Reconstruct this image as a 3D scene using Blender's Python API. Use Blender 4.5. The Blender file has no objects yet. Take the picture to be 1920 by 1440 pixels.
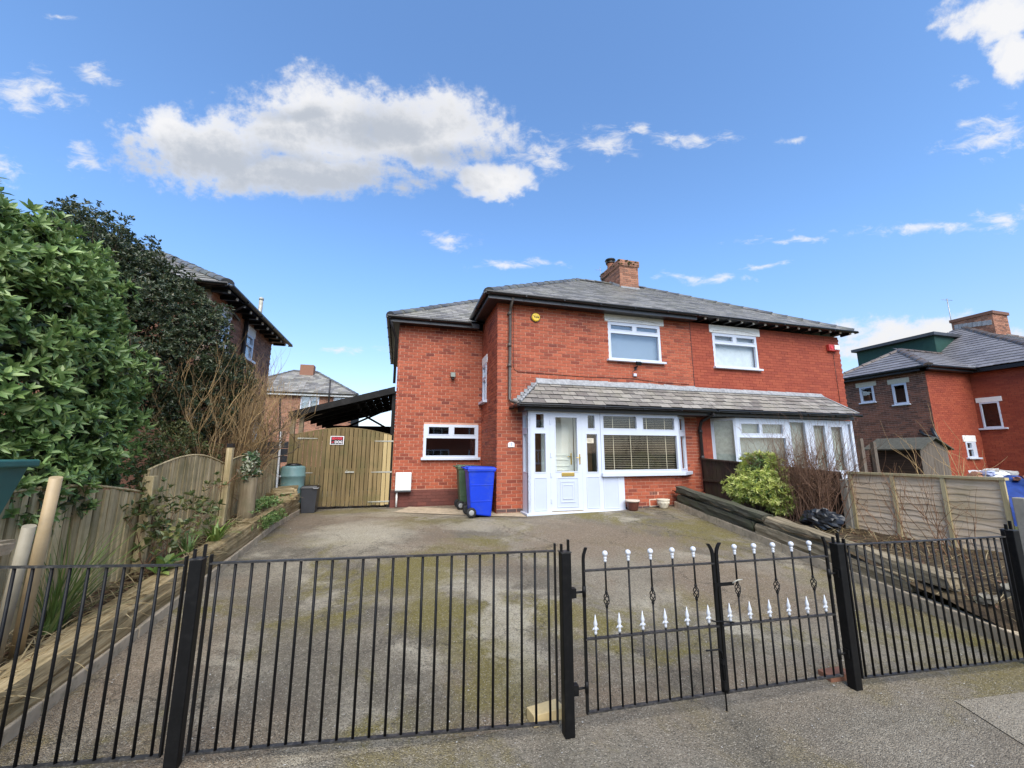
import bpy, math, random
import numpy as np
from mathutils import Vector, Matrix

random.seed(7)
rng = np.random.default_rng(7)
SC = bpy.context.scene
COL = SC.collection
R = math.radians

# ------------------------------------------------------------------ camera
CAMZ = 1.65
cam = bpy.data.cameras.new("camera")
cam.lens = 14.006
cam.sensor_width = 36.0
cam.clip_start = 0.05
cam.clip_end = 6000.0
camo = bpy.data.objects.new("camera", cam)
camo.location = (0, 0, CAMZ)
camo.rotation_euler = (R(90 + 9.9), 0, R(-15.66))
COL.objects.link(camo)
SC.camera = camo

# ------------------------------------------------------------------ light
SUN_AZ, SUN_EL = R(184), R(47)          # azimuth clockwise from +Y, elevation
sun = bpy.data.lights.new("sun", 'SUN')
sun.energy = 2.6
sun.angle = R(55)
sun.color = (1.0, 0.93, 0.83)
suno = bpy.data.objects.new("sun", sun)
sd = Vector((math.sin(SUN_AZ) * math.cos(SUN_EL), math.cos(SUN_AZ) * math.cos(SUN_EL), math.sin(SUN_EL)))
suno.rotation_euler = (-sd).to_track_quat('-Z', 'Y').to_euler()
suno.location = (0, 0, 30)
COL.objects.link(suno)

SC.view_settings.view_transform = 'Standard'
SC.view_settings.look = 'None'
SC.view_settings.gamma = 1.0
SC.view_settings.use_curve_mapping = False
SC.view_settings.exposure = 1.0

SKY_STRENGTH = 0.14
# clouds on a plane tangent to the sky dome at a fixed compass bearing (centre x, y, half width, half height);
# the far half of the dome repeats them, so the sky goes on all round
CLOUDS = [(-0.651, 0.1, 0.192, 0.079), (-0.409, 0.15, 0.216, 0.085), (-0.194, 0.135, 0.206, 0.078), (-0.474, 0.059, 0.296, 0.047),
 (-0.03, 0.046, 0.086, 0.04), (0.052, 0.097, 0.084, 0.034), (-0.74, 0.145, 0.068, 0.044), (-0.995, 0.203, 0.102, 0.035),
 (-0.847, 0.235, 0.035, 0.015), (-0.925, 0.08, 0.054, 0.029), (-1.131, 0.073, 0.042, 0.031), (0.208, 0.115, 0.06, 0.028),
 (0.27, 0.149, 0.03, 0.013), (0.391, 0.123, 0.092, 0.013), (0.612, 0.115, 0.03, 0.008), (0.961, 0.334, 0.124, 0.04),
 (1.003, 0.268, 0.048, 0.047), (1.035, 0.135, 0.086, 0.037), (0.919, 0.224, 0.028, 0.012), (-0.152, -0.083, 0.063, 0.018),
 (0.0, -0.133, 0.116, 0.01), (0.658, -0.084, 0.101, 0.008), (0.976, -0.059, 0.213, 0.013), (1.139, -0.036, 0.074, 0.023),
 (0.498, -0.165, 0.118, 0.012), (0.609, -0.138, 0.078, 0.008), (1.094, -0.332, 0.309, 0.066), (-0.453, -0.356, 0.099, 0.012),
 (-0.882, 0.326, 0.031, 0.006)]
SHADES = [(-0.621, 0.082, 0.176, 0.034), (-0.428, 0.05, 0.226, 0.030), (-0.308, 0.14, 0.148, 0.026), (-0.45, 0.169, 0.067, 0.013),
 (-0.151, 0.095, 0.105, 0.016)]


class NT:
    """tiny helper round a node tree"""
    def __init__(s, tree):
        s.t = tree
        tree.nodes.clear()
    def n(s, typ, **kw):
        nd = s.t.nodes.new(typ)
        for k, v in kw.items():
            setattr(nd, k, v)
        return nd
    def l(s, a, b):
        s.t.links.new(a, b)
    def put(s, sock, v):
        if isinstance(v, bpy.types.NodeSocket):
            s.t.links.new(v, sock)
        else:
            sock.default_value = v
    def math(s, op, a, b=0.0, c=None, clamp=False):
        nd = s.n('ShaderNodeMath', operation=op, use_clamp=clamp)
        s.put(nd.inputs[0], a)
        s.put(nd.inputs[1], b)
        if c is not None: s.put(nd.inputs[2], c)
        return nd.outputs[0]
    def vmath(s, op, a, b=None):
        nd = s.n('ShaderNodeVectorMath', operation=op)
        s.put(nd.inputs[0], a)
        if b is not None: s.put(nd.inputs[1], b)
        return nd.outputs['Value'] if op in ('LENGTH', 'DOT_PRODUCT') else nd.outputs['Vector']
    def mapr(s, v, a, b, c=0.0, d=1.0, smooth=False):
        nd = s.n('ShaderNodeMapRange')
        if smooth: nd.interpolation_type = 'SMOOTHSTEP'
        s.put(nd.inputs['Value'], v)
        for k, x in (('From Min', a), ('From Max', b), ('To Min', c), ('To Max', d)):
            nd.inputs[k].default_value = x
        return nd.outputs[0]
    def mix(s, fac, a, b, blend='MIX'):
        nd = s.n('ShaderNodeMix', data_type='RGBA', blend_type=blend)
        s.put(nd.inputs[0], fac)
        s.put(nd.inputs[6], a if not isinstance(a, tuple) else tuple(a) + ((1,) if len(a) == 3 else ()))
        s.put(nd.inputs[7], b if not isinstance(b, tuple) else tuple(b) + ((1,) if len(b) == 3 else ()))
        return nd.outputs[2]
    def noise(s, vec, scale, detail=3.0, rough=.55, dist=0.0, color=False):
        nd = s.n('ShaderNodeTexNoise')
        if vec is not None: s.l(vec, nd.inputs['Vector'])
        nd.inputs['Scale'].default_value = scale
        nd.inputs['Detail'].default_value = detail
        nd.inputs['Roughness'].default_value = rough
        nd.inputs['Distortion'].default_value = dist
        return nd.outputs['Color' if color else 'Fac']
    def scalev(s, vec, f):
        nd = s.n('ShaderNodeVectorMath', operation='SCALE')
        s.put(nd.inputs[0], vec)
        s.put(nd.inputs['Scale'], f)
        return nd.outputs['Vector']
    def scale(s, vec, sc):
        return s.vmath('MULTIPLY', vec, sc)


def make_world():
    w = bpy.data.worlds.new("World")
    SC.world = w
    w.use_nodes = True
    w.cycles.sampling_method = 'MANUAL'
    w.cycles.sample_map_resolution = 512
    t = NT(w.node_tree)
    out = t.n('ShaderNodeOutputWorld')
    bg = t.n('ShaderNodeBackground')
    t.l(bg.outputs[0], out.inputs[0])
    d = t.n('ShaderNodeTexCoord').outputs['Generated']
    sky = t.n('ShaderNodeTexSky')
    sky.sky_type = 'NISHITA'
    sky.sun_disc = False
    sky.sun_elevation = SUN_EL
    sky.sun_rotation = SUN_AZ
    sky.altitude = 0
    sky.air_density = 1.0
    sky.dust_density = 0.9
    sky.ozone_density = 2.2
    fw = t.math('MAXIMUM', t.math('ABSOLUTE', t.vmath('DOT_PRODUCT', d, (0.2228, 0.7947, 0.5646))), .05)
    cb = t.n('ShaderNodeCombineXYZ')
    t.l(t.math('DIVIDE', t.vmath('DOT_PRODUCT', d, (0.9629, -0.2699, 0)), fw), cb.inputs[0])
    t.l(t.math('DIVIDE', t.vmath('DOT_PRODUCT', d, (-0.1524, -0.5437, 0.8253)), fw), cb.inputs[1])
    pl = cb.outputs[0]
    warp = t.noise(pl, 7.0, 3.0, .6, color=True)
    p = t.vmath('ADD', pl, t.vmath('MULTIPLY', t.vmath('SUBTRACT', warp, (.5, .5, .5)), (.10, .05, 0)))
    ps = t.vmath('MULTIPLY', pl, (1, 1.3, 1))
    n1 = t.math('SUBTRACT', t.noise(ps, 10.0, 7.0, .60), .5)
    n2 = t.math('SUBTRACT', t.noise(ps, 42.0, 5.0, .62), .5)
    nn = t.math('MULTIPLY_ADD', n1, 1.7, t.math('MULTIPLY', n2, .75))
    ns = t.math('SUBTRACT', t.noise(t.vmath('MULTIPLY', pl, (1, 2.4, 1)), 17.0, 8.0, .66, .5), .5)
    def blobs(lst, m, k):
        best = None
        for (x, y, rx, ry) in lst:
            q = t.vmath('MULTIPLY', t.vmath('SUBTRACT', p, (x, y, 0)), (1/(rx*m), 1/(ry*m), 0))
            r = t.math('SUBTRACT', k, t.vmath('LENGTH', q))
            best = r if best is None else t.math('MAXIMUM', best, r)
        return best
    # full cumulus bodies, and small torn wisps that only thicken the noise
    d0 = t.math('ADD', blobs([c for c in CLOUDS if c[3] > .0395], 1.05, 1.12), nn)
    a0 = t.math('MULTIPLY', t.mapr(d0, .0, .50, 0, 1, True), t.mapr(d0, .0, .7, .6, 1.0))
    d1 = t.math('ADD', blobs([c for c in CLOUDS if c[3] <= .0395], 1.7, .68), t.math('MULTIPLY', ns, 2.7))
    a1 = t.mapr(d1, .0, 1.0, 0, .85, True)
    alpha = t.math('MAXIMUM', a0, a1)
    core = t.math('ADD', blobs(SHADES, 1.0, 1.0), t.math('MULTIPLY', nn, 1.9))
    shade = t.mapr(core, -1.3, .9, 0, 1, True)
    ccol = t.mix(shade, (3.5, 3.46, 3.42), (1.98, 2.1, 2.28))
    sep = t.n('ShaderNodeSeparateXYZ')
    t.l(d, sep.inputs[0])
    el = sep.outputs[2]
    ccol = t.mix(t.mapr(el, .05, .35, .6, 0, True), ccol, (2.9, 2.78, 2.7))
    skyc = t.mix(1.0, sky.outputs[0], t.mix(t.mapr(el, .05, .45, 0, 1, True), (.80, .755, .80), (.78, .97, 1.12)), 'MULTIPLY')
    al = t.math('MULTIPLY', alpha, t.mapr(el, 0.0, .12, 0, .93))
    t.l(t.mix(al, skyc, ccol), bg.inputs[0])
    bg.inputs[1].default_value = SKY_STRENGTH

make_world()

# ------------------------------------------------------------------ object helpers
def wm(o):
    m = o.matrix_basis.copy()
    if o.parent is not None:
        m = wm(o.parent) @ o.matrix_parent_inverse @ m
    return m

def setp(o, parent):
    if parent is not None:
        o.parent = parent
        o.matrix_parent_inverse = wm(parent).inverted()

def tag(o, label=None, cat=None, group=None, kind=None):
    if label: o["label"] = label
    if cat: o["category"] = cat
    if group: o["group"] = group
    if kind: o["kind"] = kind
    return o

def thing(name, label, cat, loc=(0, 0, 0), group=None):
    o = bpy.data.objects.new(name, None)
    o.empty_display_size = .2
    o.location = loc
    COL.objects.link(o)
    return tag(o, label, cat, group)

def link_mesh(name, me, parent=None, m=None):
    o = bpy.data.objects.new(name, me)
    if m is not None: o.matrix_basis = m
    COL.objects.link(o)
    setp(o, parent)
    return o

def V(*a): return Vector(a)

class MB:
    def __init__(s):
        s.v = []; s.f = []; s.sm = []
    def add(s, vs, fs, smooth=False):
        b = len(s.v)
        s.v.extend([tuple(p) for p in vs])
        s.f.extend([tuple(i + b for i in f) for f in fs])
        s.sm.extend([smooth] * len(fs))
    def box(s, a, b):
        x0, y0, z0 = a; x1, y1, z1 = b
        if x0 > x1: x0, x1 = x1, x0
        if y0 > y1: y0, y1 = y1, y0
        if z0 > z1: z0, z1 = z1, z0
        s.add([(x0,y0,z0),(x1,y0,z0),(x1,y1,z0),(x0,y1,z0),(x0,y0,z1),(x1,y0,z1),(x1,y1,z1),(x0,y1,z1)],
              [(0,3,2,1),(4,5,6,7),(0,1,5,4),(1,2,6,5),(2,3,7,6),(3,0,4,7)])
        return s
    def obox(s, o, ax, ay, az):
        """box from corner o with three edge vectors"""
        o, ax, ay, az = Vector(o), Vector(ax), Vector(ay), Vector(az)
        vs = [o, o+ax, o+ax+ay, o+ay, o+az, o+ax+az, o+ax+ay+az, o+ay+az]
        fs = [(0,3,2,1),(4,5,6,7),(0,1,5,4),(1,2,6,5),(2,3,7,6),(3,0,4,7)]
        if ax.cross(ay).dot(az) < 0: fs = [f[::-1] for f in fs]
        s.add(vs, fs)
        return s
    def fbox(s, F, a0, b0, c0, a1, b1, c1):
        """box in a frame F=(origin, along, out): a along, b up, c outwards"""
        O, A, N = F
        Z = Vector((0, 0, 1))
        return s.obox(O + A*a0 + Z*b0 + N*c0, A*(a1-a0), Z*(b1-b0), N*(c1-c0))
    def hexa(s, p):
        """8 points: bottom 4 then top 4"""
        s.add(p, [(0,3,2,1),(4,5,6,7),(0,1,5,4),(1,2,6,5),(2,3,7,6),(3,0,4,7)])
        return s
    def tube(s, pts, r, n=6, cap=True, smooth=True):
        """tube through points; r a number or one per point"""
        pts = [Vector(p) for p in pts]
        if not hasattr(r, '__len__'): r = [r] * len(pts)
        base = len(s.v)
        up = Vector((0, 0, 1))
        prev = None
        for i, p in enumerate(pts):
            d = (pts[min(i+1, len(pts)-1)] - pts[max(i-1, 0)])
            if d.length < 1e-9: d = Vector((0, 0, 1))
            d.normalize()
            if prev is None:
                x = d.cross(up)
                if x.length < .05: x = d.cross(Vector((1, 0, 0)))
            else:
                x = prev - d * prev.dot(d)
            x.normalize(); prev = x
            y = d.cross(x)
            for k in range(n):
                a = 2*math.pi*k/n
                s.v.append(tuple(p + x*(math.cos(a)*r[i]) + y*(math.sin(a)*r[i])))
        for i in range(len(pts)-1):
            for k in range(n):
                a = base+i*n+k; b = base+i*n+(k+1) % n
                s.f.append((a, b, b+n, a+n)); s.sm.append(smooth)
        if cap:
            s.f.append(tuple(base+k for k in reversed(range(n)))); s.sm.append(False)
            e = base+(len(pts)-1)*n
            s.f.append(tuple(e+k for k in range(n))); s.sm.append(False)
        return s
    def lathe(s, c, prof, n=16, smooth=True, axis='z'):
        """profile of (radius, height) about a vertical axis through c"""
        b = len(s.v)
        c = Vector(c)
        for (r, z) in prof:
            for k in range(n):
                a = 2*math.pi*k/n
                if axis == 'z': q = (math.cos(a)*r, math.sin(a)*r, z)
                elif axis == 'y': q = (math.cos(a)*r, z, -math.sin(a)*r)
                else: q = (z, math.cos(a)*r, math.sin(a)*r)
                s.v.append(tuple(c + Vector(q)))
        for i in range(len(prof)-1):
            for k in range(n):
                a = b+i*n+k; e = b+i*n+(k+1) % n
                s.f.append((a, e, e+n, a+n)); s.sm.append(smooth)
        s.f.append(tuple(b+k for k in reversed(range(n)))); s.sm.append(False)
        e = b+(len(prof)-1)*n
        s.f.append(tuple(e+k for k in range(n))); s.sm.append(False)
        return s
    def poly(s, pts):
        s.add(pts, [tuple(range(len(pts)))])
        return s
    def prism(s, pts, vec):
        """polygon extruded by vec"""
        n = len(pts); vec = Vector(vec)
        a = [Vector(p) for p in pts]; b = [p+vec for p in a]
        fs = [tuple(reversed(range(n))), tuple(range(n, 2*n))]
        fs += [(i, (i+1) % n, n+(i+1) % n, n+i) for i in range(n)]
        nr = (a[1]-a[0]).cross(a[2]-a[1])
        if nr.dot(vec) < 0: fs = [f[::-1] for f in fs]
        s.add(a+b, fs)
        return s
    def mesh(s, name, mat=None):
        me = bpy.data.meshes.new(name)
        me.from_pydata(s.v, [], s.f)
        if any(s.sm): me.polygons.foreach_set('use_smooth', s.sm)
        if mat is not None: me.materials.append(mat)
        return me
    def build(s, name, mat, parent=None, bevel=0, label=None, kind=None):
        o = link_mesh(name, s.mesh(name, mat), parent)
        if bevel:
            md = o.modifiers.new("bevel", 'BEVEL')
            md.width = bevel; md.segments = 2; md.limit_method = 'ANGLE'; md.angle_limit = R(40)
        if label: o["label"] = label
        if kind: o["kind"] = kind
        return o

def np_mesh(name, verts, faces_flat, loop_starts, mat, smooth=False):
    """fast mesh from numpy; all faces given as flat vertex indices"""
    me = bpy.data.meshes.new(name)
    me.vertices.add(len(verts))
    me.vertices.foreach_set('co', np.asarray(verts, dtype=np.float32).ravel())
    me.loops.add(len(faces_flat))
    me.loops.foreach_set('vertex_index', np.asarray(faces_flat, dtype=np.int32))
    me.polygons.add(len(loop_starts))
    me.polygons.foreach_set('loop_start', np.asarray(loop_starts, dtype=np.int32))
    me.update(calc_edges=True)
    me.polygons.foreach_set('use_smooth', [bool(smooth)]*len(loop_starts))
    me.materials.append(mat)
    return me

# ------------------------------------------------------------------ materials
MATS = {}
def newmat(name):
    m = bpy.data.materials.new(name)
    m.use_nodes = True
    t = NT(m.node_tree)
    o = t.n('ShaderNodeOutputMaterial')
    b = t.n('ShaderNodeBsdfPrincipled')
    t.l(b.outputs[0], o.inputs[0])
    MATS[name] = m
    return m, t, b, o

def c4(c): return (c[0], c[1], c[2], 1.0)

def rnd(t):
    """one random number for each piece: loose islands and separate objects alike"""
    oi = t.n('ShaderNodeObjectInfo')
    ge = t.n('ShaderNodeNewGeometry')
    return t.math('FRACT', t.math('ADD', oi.outputs['Random'], ge.outputs['Random Per Island']))

def coord(t, kind='Object'):
    return t.n('ShaderNodeTexCoord').outputs[kind]

def wpos(t):
    return t.n('ShaderNodeNewGeometry').outputs['Position']

def bump(t, b, h, strength=.3, dist=.01):
    n = t.n('ShaderNodeBump')
    n.inputs['Strength'].default_value = strength
    n.inputs['Distance'].default_value = dist
    t.l(h, n.inputs['Height'])
    t.l(n.outputs[0], b.inputs['Normal'])

def simple(name, col, rough=.5, spec=.5, metal=0.0, var=.12, nscale=6.0, bumpk=0.0, bscale=60.0, dirt=None, coat=0.0):
    """a plain colour with slight uneven tone, wear and relief"""
    m, t, b, o = newmat(name)
    p = wpos(t)
    n = t.noise(p, nscale, 5, .6)
    f = t.mapr(n, .3, .7, 1-var, 1+var)
    vm = t.scalev(tuple(col), f)
    src = vm
    if dirt:
        n2 = t.noise(p, nscale*2.7, 6, .65)
        src = t.mix(t.mapr(n2, .5, .72, 0, dirt[1]), vm, c4(dirt[0]))
    t.l(src, b.inputs['Base Color'])
    b.inputs['Roughness'].default_value = rough
    b.inputs['Specular IOR Level'].default_value = spec
    b.inputs['Metallic'].default_value = metal
    if coat: b.inputs['Coat Weight'].default_value = coat
    if bumpk:
        bump(t, b, t.noise(p, bscale, 4, .6), bumpk, .004)
    return m

def brick_mat(name, cols, stain=(.03, .02, .017), stainamt=.5, rough=.75, varn=.35, soot_at=None):
    m, t, b, o = newmat(name)
    p = wpos(t)
    r = rnd(t)
    ramp = t.n('ShaderNodeValToRGB')
    ramp.color_ramp.interpolation = 'LINEAR'
    el = ramp.color_ramp.elements
    while len(el) < len(cols): el.new(.5)
    for i, (pos, c) in enumerate(cols):
        el[i].position = pos; el[i].color = c4(c)
    t.l(r, ramp.inputs[0])
    n = t.noise(p, 28, 5, .65)
    c1 = t.mix(t.mapr(n, .42, .75, 0, varn), ramp.outputs[0], c4(tuple(x*.55 for x in cols[0][1])))
    big = t.noise(p, 1.1, 4, .6)
    c2 = t.mix(t.mapr(big, .56, .8, 0, stainamt), c1, c4(stain))
    t.l(c2, b.inputs['Base Color'])
    b.inputs['Roughness'].default_value = rough
    b.inputs['Specular IOR Level'].default_value = .35
    bump(t, b, t.noise(p, 120, 4, .6), .35, .003)
    return m

brick_mat('brick_red', [(0.0, (.20, .043, .024)), (.12, (.31, .070, .034)), (.5, (.375, .089, .041)), (.92, (.42, .108, .052)), (1.0, (.17, .040, .026))], stainamt=.35)
brick_mat('brick_painted', [(0.0, (.25, .048, .025)), (.5, (.30, .060, .029)), (1.0, (.33, .072, .034))], stainamt=.12, varn=.2)
brick_mat('brick_brown', [(0.0, (.10, .048, .032)), (.4, (.20, .085, .052)), (.75, (.26, .108, .066)), (1.0, (.12, .06, .044))], stainamt=.4)
brick_mat('brick_old', [(0.0, (.19, .085, .05)), (.4, (.33, .145, .085)), (.8, (.40, .185, .11)), (1.0, (.15, .075, .05))], stainamt=.3)
brick_mat('brick_plinth', [(0.0, (.10, .036, .028)), (.6, (.14, .046, .034)), (1.0, (.17, .055, .04))], stainamt=.5)
brick_mat('brick_blue', [(0.0, (.06, .045, .045)), (.6, (.085, .055, .05)), (1.0, (.13, .07, .055))], stainamt=.4)
brick_mat('brick_yellow', [(0.0, (.52, .40, .20)), (1.0, (.60, .46, .24))], stainamt=.15)
simple('mortar', (.54, .28, .19), .9, .2, var=.18, nscale=9, bumpk=.4)
simple('mortar_red', (.30, .085, .05), .9, .2, var=.15, nscale=9, bumpk=.3)
simple('mortar_grey', (.42, .31, .24), .9, .2, var=.2, nscale=9, bumpk=.4)
simple('upvc', (.57, .61, .69), .32, .5, var=.035, nscale=2.0, dirt=((.55, .57, .58), .25))
simple('upvc_panel', (.50, .545, .64), .38, .5, var=.03, nscale=2.0)
simple('white_paint', (.80, .79, .75), .55, .4, var=.05, nscale=5, dirt=((.45, .42, .36), .3))
simple('black_plastic', (.012, .012, .013), .35, .5, var=.2, nscale=5)
simple('fascia_grey', (.045, .046, .050), .4, .5, var=.15, nscale=4)
simple('black_gloss', (.004, .004, .0042), .5, .22, var=.3, nscale=9, dirt=((.022, .021, .019), .3), bumpk=.08, bscale=150)
simple('iron_edge', (.018, .017, .016), .5, .5, var=.4, nscale=14, dirt=((.11, .10, .085), .75), bumpk=.15, bscale=150)
simple('white_iron', (.56, .58, .61), .45, .5, var=.08, nscale=40, dirt=((.42, .42, .40), .35))
simple('pipe_brown', (.085, .068, .055), .45, .45, var=.2, nscale=6)
simple('pipe_dark', (.018, .014, .013), .5, .45, var=.2, nscale=6)
simple('concrete', (.43, .345, .235), .9, .2, var=.22, nscale=5, bumpk=.5, bscale=70, dirt=((.14, .13, .07), .7))
simple('concrete_pale', (.30, .27, .215), .92, .2, var=.15, nscale=8, bumpk=.5, bscale=90, dirt=((.22, .20, .16), .5))
simple('lead', (.25, .255, .26), .6, .4, var=.35, nscale=12, dirt=((.48, .47, .45), .55), bumpk=.4, bscale=40)
simple('blue_bin', (.004, .040, .50), .45, .4, var=.08, nscale=3, bumpk=.05, bscale=200, dirt=((.05, .09, .36), .5))
simple('black_bin', (.012, .012, .013), .45, .4, var=.15, nscale=4)
simple('green_bin', (.055, .095, .050), .5, .4, var=.2, nscale=4, dirt=((.12, .11, .08), .4))
simple('rubber', (.016, .016, .016), .7, .3, var=.25, nscale=12, dirt=((.10, .10, .09), .5))
simple('hub_grey', (.28, .28, .27), .5, .4)
simple('butt_green', (.16, .27, .25), .45, .45, var=.10, nscale=5, dirt=((.30, .36, .33), .3))
simple('tub_teal', (.030, .125, .108), .5, .4, var=.14, nscale=4, bumpk=.12, bscale=240)
simple('cream_box', (.72, .76, .74), .4, .5, var=.03)
simple('brass', (.78, .55, .16), .3, .5, metal=.85, var=.1)
simple('yellow_plastic', (.85, .56, .035), .4, .5, var=.03)
simple('red_plastic', (.48, .045, .035), .4, .5, var=.06)
simple('print_black', (.012, .010, .010), .6, .3)
simple('print_red', (.62, .05, .07), .5, .3, var=.05)
simple('print_white', (.80, .76, .76), .5, .3, var=.04)
simple('print_blue', (.18, .30, .50), .5, .3, var=.04)
simple('steel', (.35, .35, .33), .4, .5, metal=.6, var=.25, nscale=30)
simple('galv', (.40, .39, .33), .6, .4, metal=.3, var=.3, nscale=20, dirt=((.45, .36, .18), .4))
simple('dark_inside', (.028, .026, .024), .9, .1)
simple('room_red', (.10, .028, .020), .8, .1)
simple('carcass_brown', (.10, .055, .022), .7, .2, var=.3)
simple('inner_door', (.78, .82, .72), .5, .4, var=.03)
simple('blind_slat', (.60, .54, .38), .5, .4, var=.05)
simple('reflected_sky_grey', (.27, .32, .36), .7, .2, var=.03)  # added sheet behind the upper glass, coloured to stand for reflected sky
simple('net_curtain', (.52, .58, .59), .8, .2, var=.09, nscale=9)
simple('frost', (.27, .30, .26), .6, .3, var=.2, nscale=12)
simple('terracotta', (.11, .035, .022), .5, .4, var=.15, dirt=((.25, .18, .13), .3), nscale=14)
simple('pot_rim', (.58, .48, .38), .6, .3, var=.1)
simple('pot_cream', (.62, .56, .43), .6, .3, var=.12, nscale=18)
simple('felt_green', (.085, .082, .066), .95, .1, var=.2, nscale=12, bumpk=.4, bscale=90)
simple('dormer_green', (.016, .055, .042), .6, .3, var=.15)
simple('bag_black', (.016, .017, .018), .35, .5, var=.3, nscale=12, bumpk=.7, bscale=18)
simple('tarp_blue', (.012, .035, .17), .45, .4, var=.3, nscale=8, bumpk=.6, bscale=10)
simple('tarp_pale', (.42, .45, .62), .5, .4, var=.2, nscale=8, bumpk=.6, bscale=10)
simple('rubble', (.40, .38, .34), .9, .2, var=.35, nscale=7, bumpk=.5, bscale=40)
simple('stone', (.17, .15, .115), .9, .2, var=.3, nscale=9, bumpk=.6, bscale=40, dirt=((.10, .11, .05), .6))
simple('pole_plastic', (.38, .28, .155), .5, .4, var=.18, nscale=5, dirt=((.40, .27, .12), .5), bumpk=.1)
simple('pole_grey', (.26, .225, .16), .55, .35, var=.18, nscale=5, dirt=((.24, .21, .14), .5))
simple('pink_petal', (.55, .30, .40), .6, .3)
simple('road', (.085, .083, .078), .9, .2, var=.25, nscale=3, bumpk=.5, bscale=120)

def glass_mat(name, ior=.05, tint=(.9, .94, .95)):
    m = bpy.data.materials.new(name)
    m.use_nodes = True
    t = NT(m.node_tree)
    o = t.n('ShaderNodeOutputMaterial')
    tr = t.n('ShaderNodeBsdfTransparent')
    tr.inputs[0].default_value = c4(tint)
    gl = t.n('ShaderNodeBsdfGlossy')
    gl.inputs['Roughness'].default_value = .012
    n = t.n('ShaderNodeBump'); n.inputs['Strength'].default_value = .03; n.inputs['Distance'].default_value = .02
    t.l(t.noise(wpos(t), 1.7, 2), n.inputs['Height'])
    t.l(n.outputs[0], gl.inputs['Normal'])
    lw = t.n('ShaderNodeLayerWeight'); lw.inputs[0].default_value = .5
    fr = t.math('MULTIPLY_ADD', t.math('POWER', lw.outputs['Facing'], 5.0), 1-ior, ior, clamp=True)
    mx = t.n('ShaderNodeMixShader')
    t.l(fr, mx.inputs[0]); t.l(tr.outputs[0], mx.inputs[1]); t.l(gl.outputs[0], mx.inputs[2])
    t.l(mx.outputs[0], o.inputs[0])
    MATS[name] = m
    return m
glass_mat('glass', .045, (1, 1, 1))
glass_mat('glass_mirror', .12, (.95, .97, .98))

def wood_mat(name, cols, grain=(1.2, 26, 26), rough=.85, space='Object', moss=None, dark=.5, bumpk=.5):
    """weathered timber: streaks along the grain, one tone for each piece"""
    m, t, b, o = newmat(name)
    p = coord(t, 'Object') if space == 'Object' else wpos(t)
    r = rnd(t)
    off = t.n('ShaderNodeCombineXYZ')
    for i in range(3): t.l(t.math('MULTIPLY', r, 17.3 + i*5.1), off.inputs[i])
    q = t.vmath('ADD', t.scale(p, grain), off.outputs[0])
    n = t.noise(q, 1.0, 7, .68, .35)
    ramp = t.n('ShaderNodeValToRGB')
    el = ramp.color_ramp.elements
    while len(el) < len(cols): el.new(.5)
    for i, (pos, c) in enumerate(cols):
        el[i].position = pos; el[i].color = c4(c)
    t.l(n, ramp.inputs[0])
    tone = t.mapr(r, 0, 1, 1-dark*.55, 1+dark*.45)
    c1 = t.scalev(ramp.outputs[0], tone)
    if moss:
        pw = wpos(t)
        k = t.mapr(t.noise(pw, moss[2], 5, .65), .47, .7, 0, moss[1])
        c1 = t.mix(k, c1, c4(moss[0]))
    t.l(c1, b.inputs['Base Color'])
    b.inputs['Roughness'].default_value = rough
    b.inputs['Specular IOR Level'].default_value = .25
    bump(t, b, n, bumpk, .01)
    return m
wood_mat('fence_wood', [(.25, (.20, .145, .065)), (.5, (.48, .365, .195)), (.75, (.64, .51, .31))], (30, 30, 1.3), space='Pos', moss=((.10, .105, .035), .55, 2.2), dark=.55)
wood_mat('gate_wood', [(.22, (.078, .053, .023)), (.5, (.195, .138, .062)), (.78, (.30, .218, .108))], (26, 26, 1.1), space='Pos', moss=((.085, .095, .035), .5, 2.6), dark=.5)
wood_mat('gate_wood_new', [(.2, (.34, .24, .10)), (.5, (.48, .36, .17)), (.8, (.54, .42, .22))], (24, 24, 1.1), space='Pos', dark=.2)
wood_mat('sleeper', [(.2, (.05, .034, .015)), (.42, (.24, .17, .08)), (.62, (.44, .335, .18)), (.85, (.54, .44, .28))], (1.1, 34, 34), moss=((.09, .08, .035), .55, 3.0), dark=.4, bumpk=1.0)
wood_mat('sleeper_grey', [(.2, (.05, .038, .022)), (.42, (.18, .14, .085)), (.62, (.33, .27, .175)), (.85, (.42, .36, .25))], (1.1, 34, 34), moss=((.08, .075, .04), .5, 3.0), dark=.4, bumpk=1.0)
wood_mat('sleeper_dark', [(.25, (.028, .025, .018)), (.55, (.085, .08, .055)), (.8, (.14, .125, .085))], (1.1, 30, 30), moss=((.06, .075, .03), .6, 3.0), dark=.3, bumpk=.9)
wood_mat('lap_wood', [(.2, (.42, .30, .175)), (.5, (.66, .50, .33)), (.8, (.78, .63, .46))], (1.2, 1.2, 34), space='Pos', moss=((.36, .28, .13), .45, 1.8), dark=.2)
wood_mat('lap_batten', [(.2, (.30, .24, .12)), (.5, (.42, .34, .18)), (.8, (.50, .42, .26))], (24, 24, 1.2), space='Pos', dark=.15)
wood_mat('dark_fence', [(.2, (.020, .013, .010)), (.5, (.050, .030, .022)), (.8, (.078, .048, .035))], (30, 30, 1.3), space='Pos', moss=((.05, .06, .02), .4, 2.5), dark=.3)
wood_mat('shed_wood', [(.2, (.07, .055, .042)), (.5, (.13, .105, .082)), (.8, (.175, .145, .115))], (26, 26, 1.4), space='Pos', dark=.25)
wood_mat('shed_dark', [(.2, (.022, .014, .010)), (.5, (.050, .030, .021)), (.8, (.075, .046, .032))], (1.4, 1.4, 26), space='Pos', dark=.25)
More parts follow.
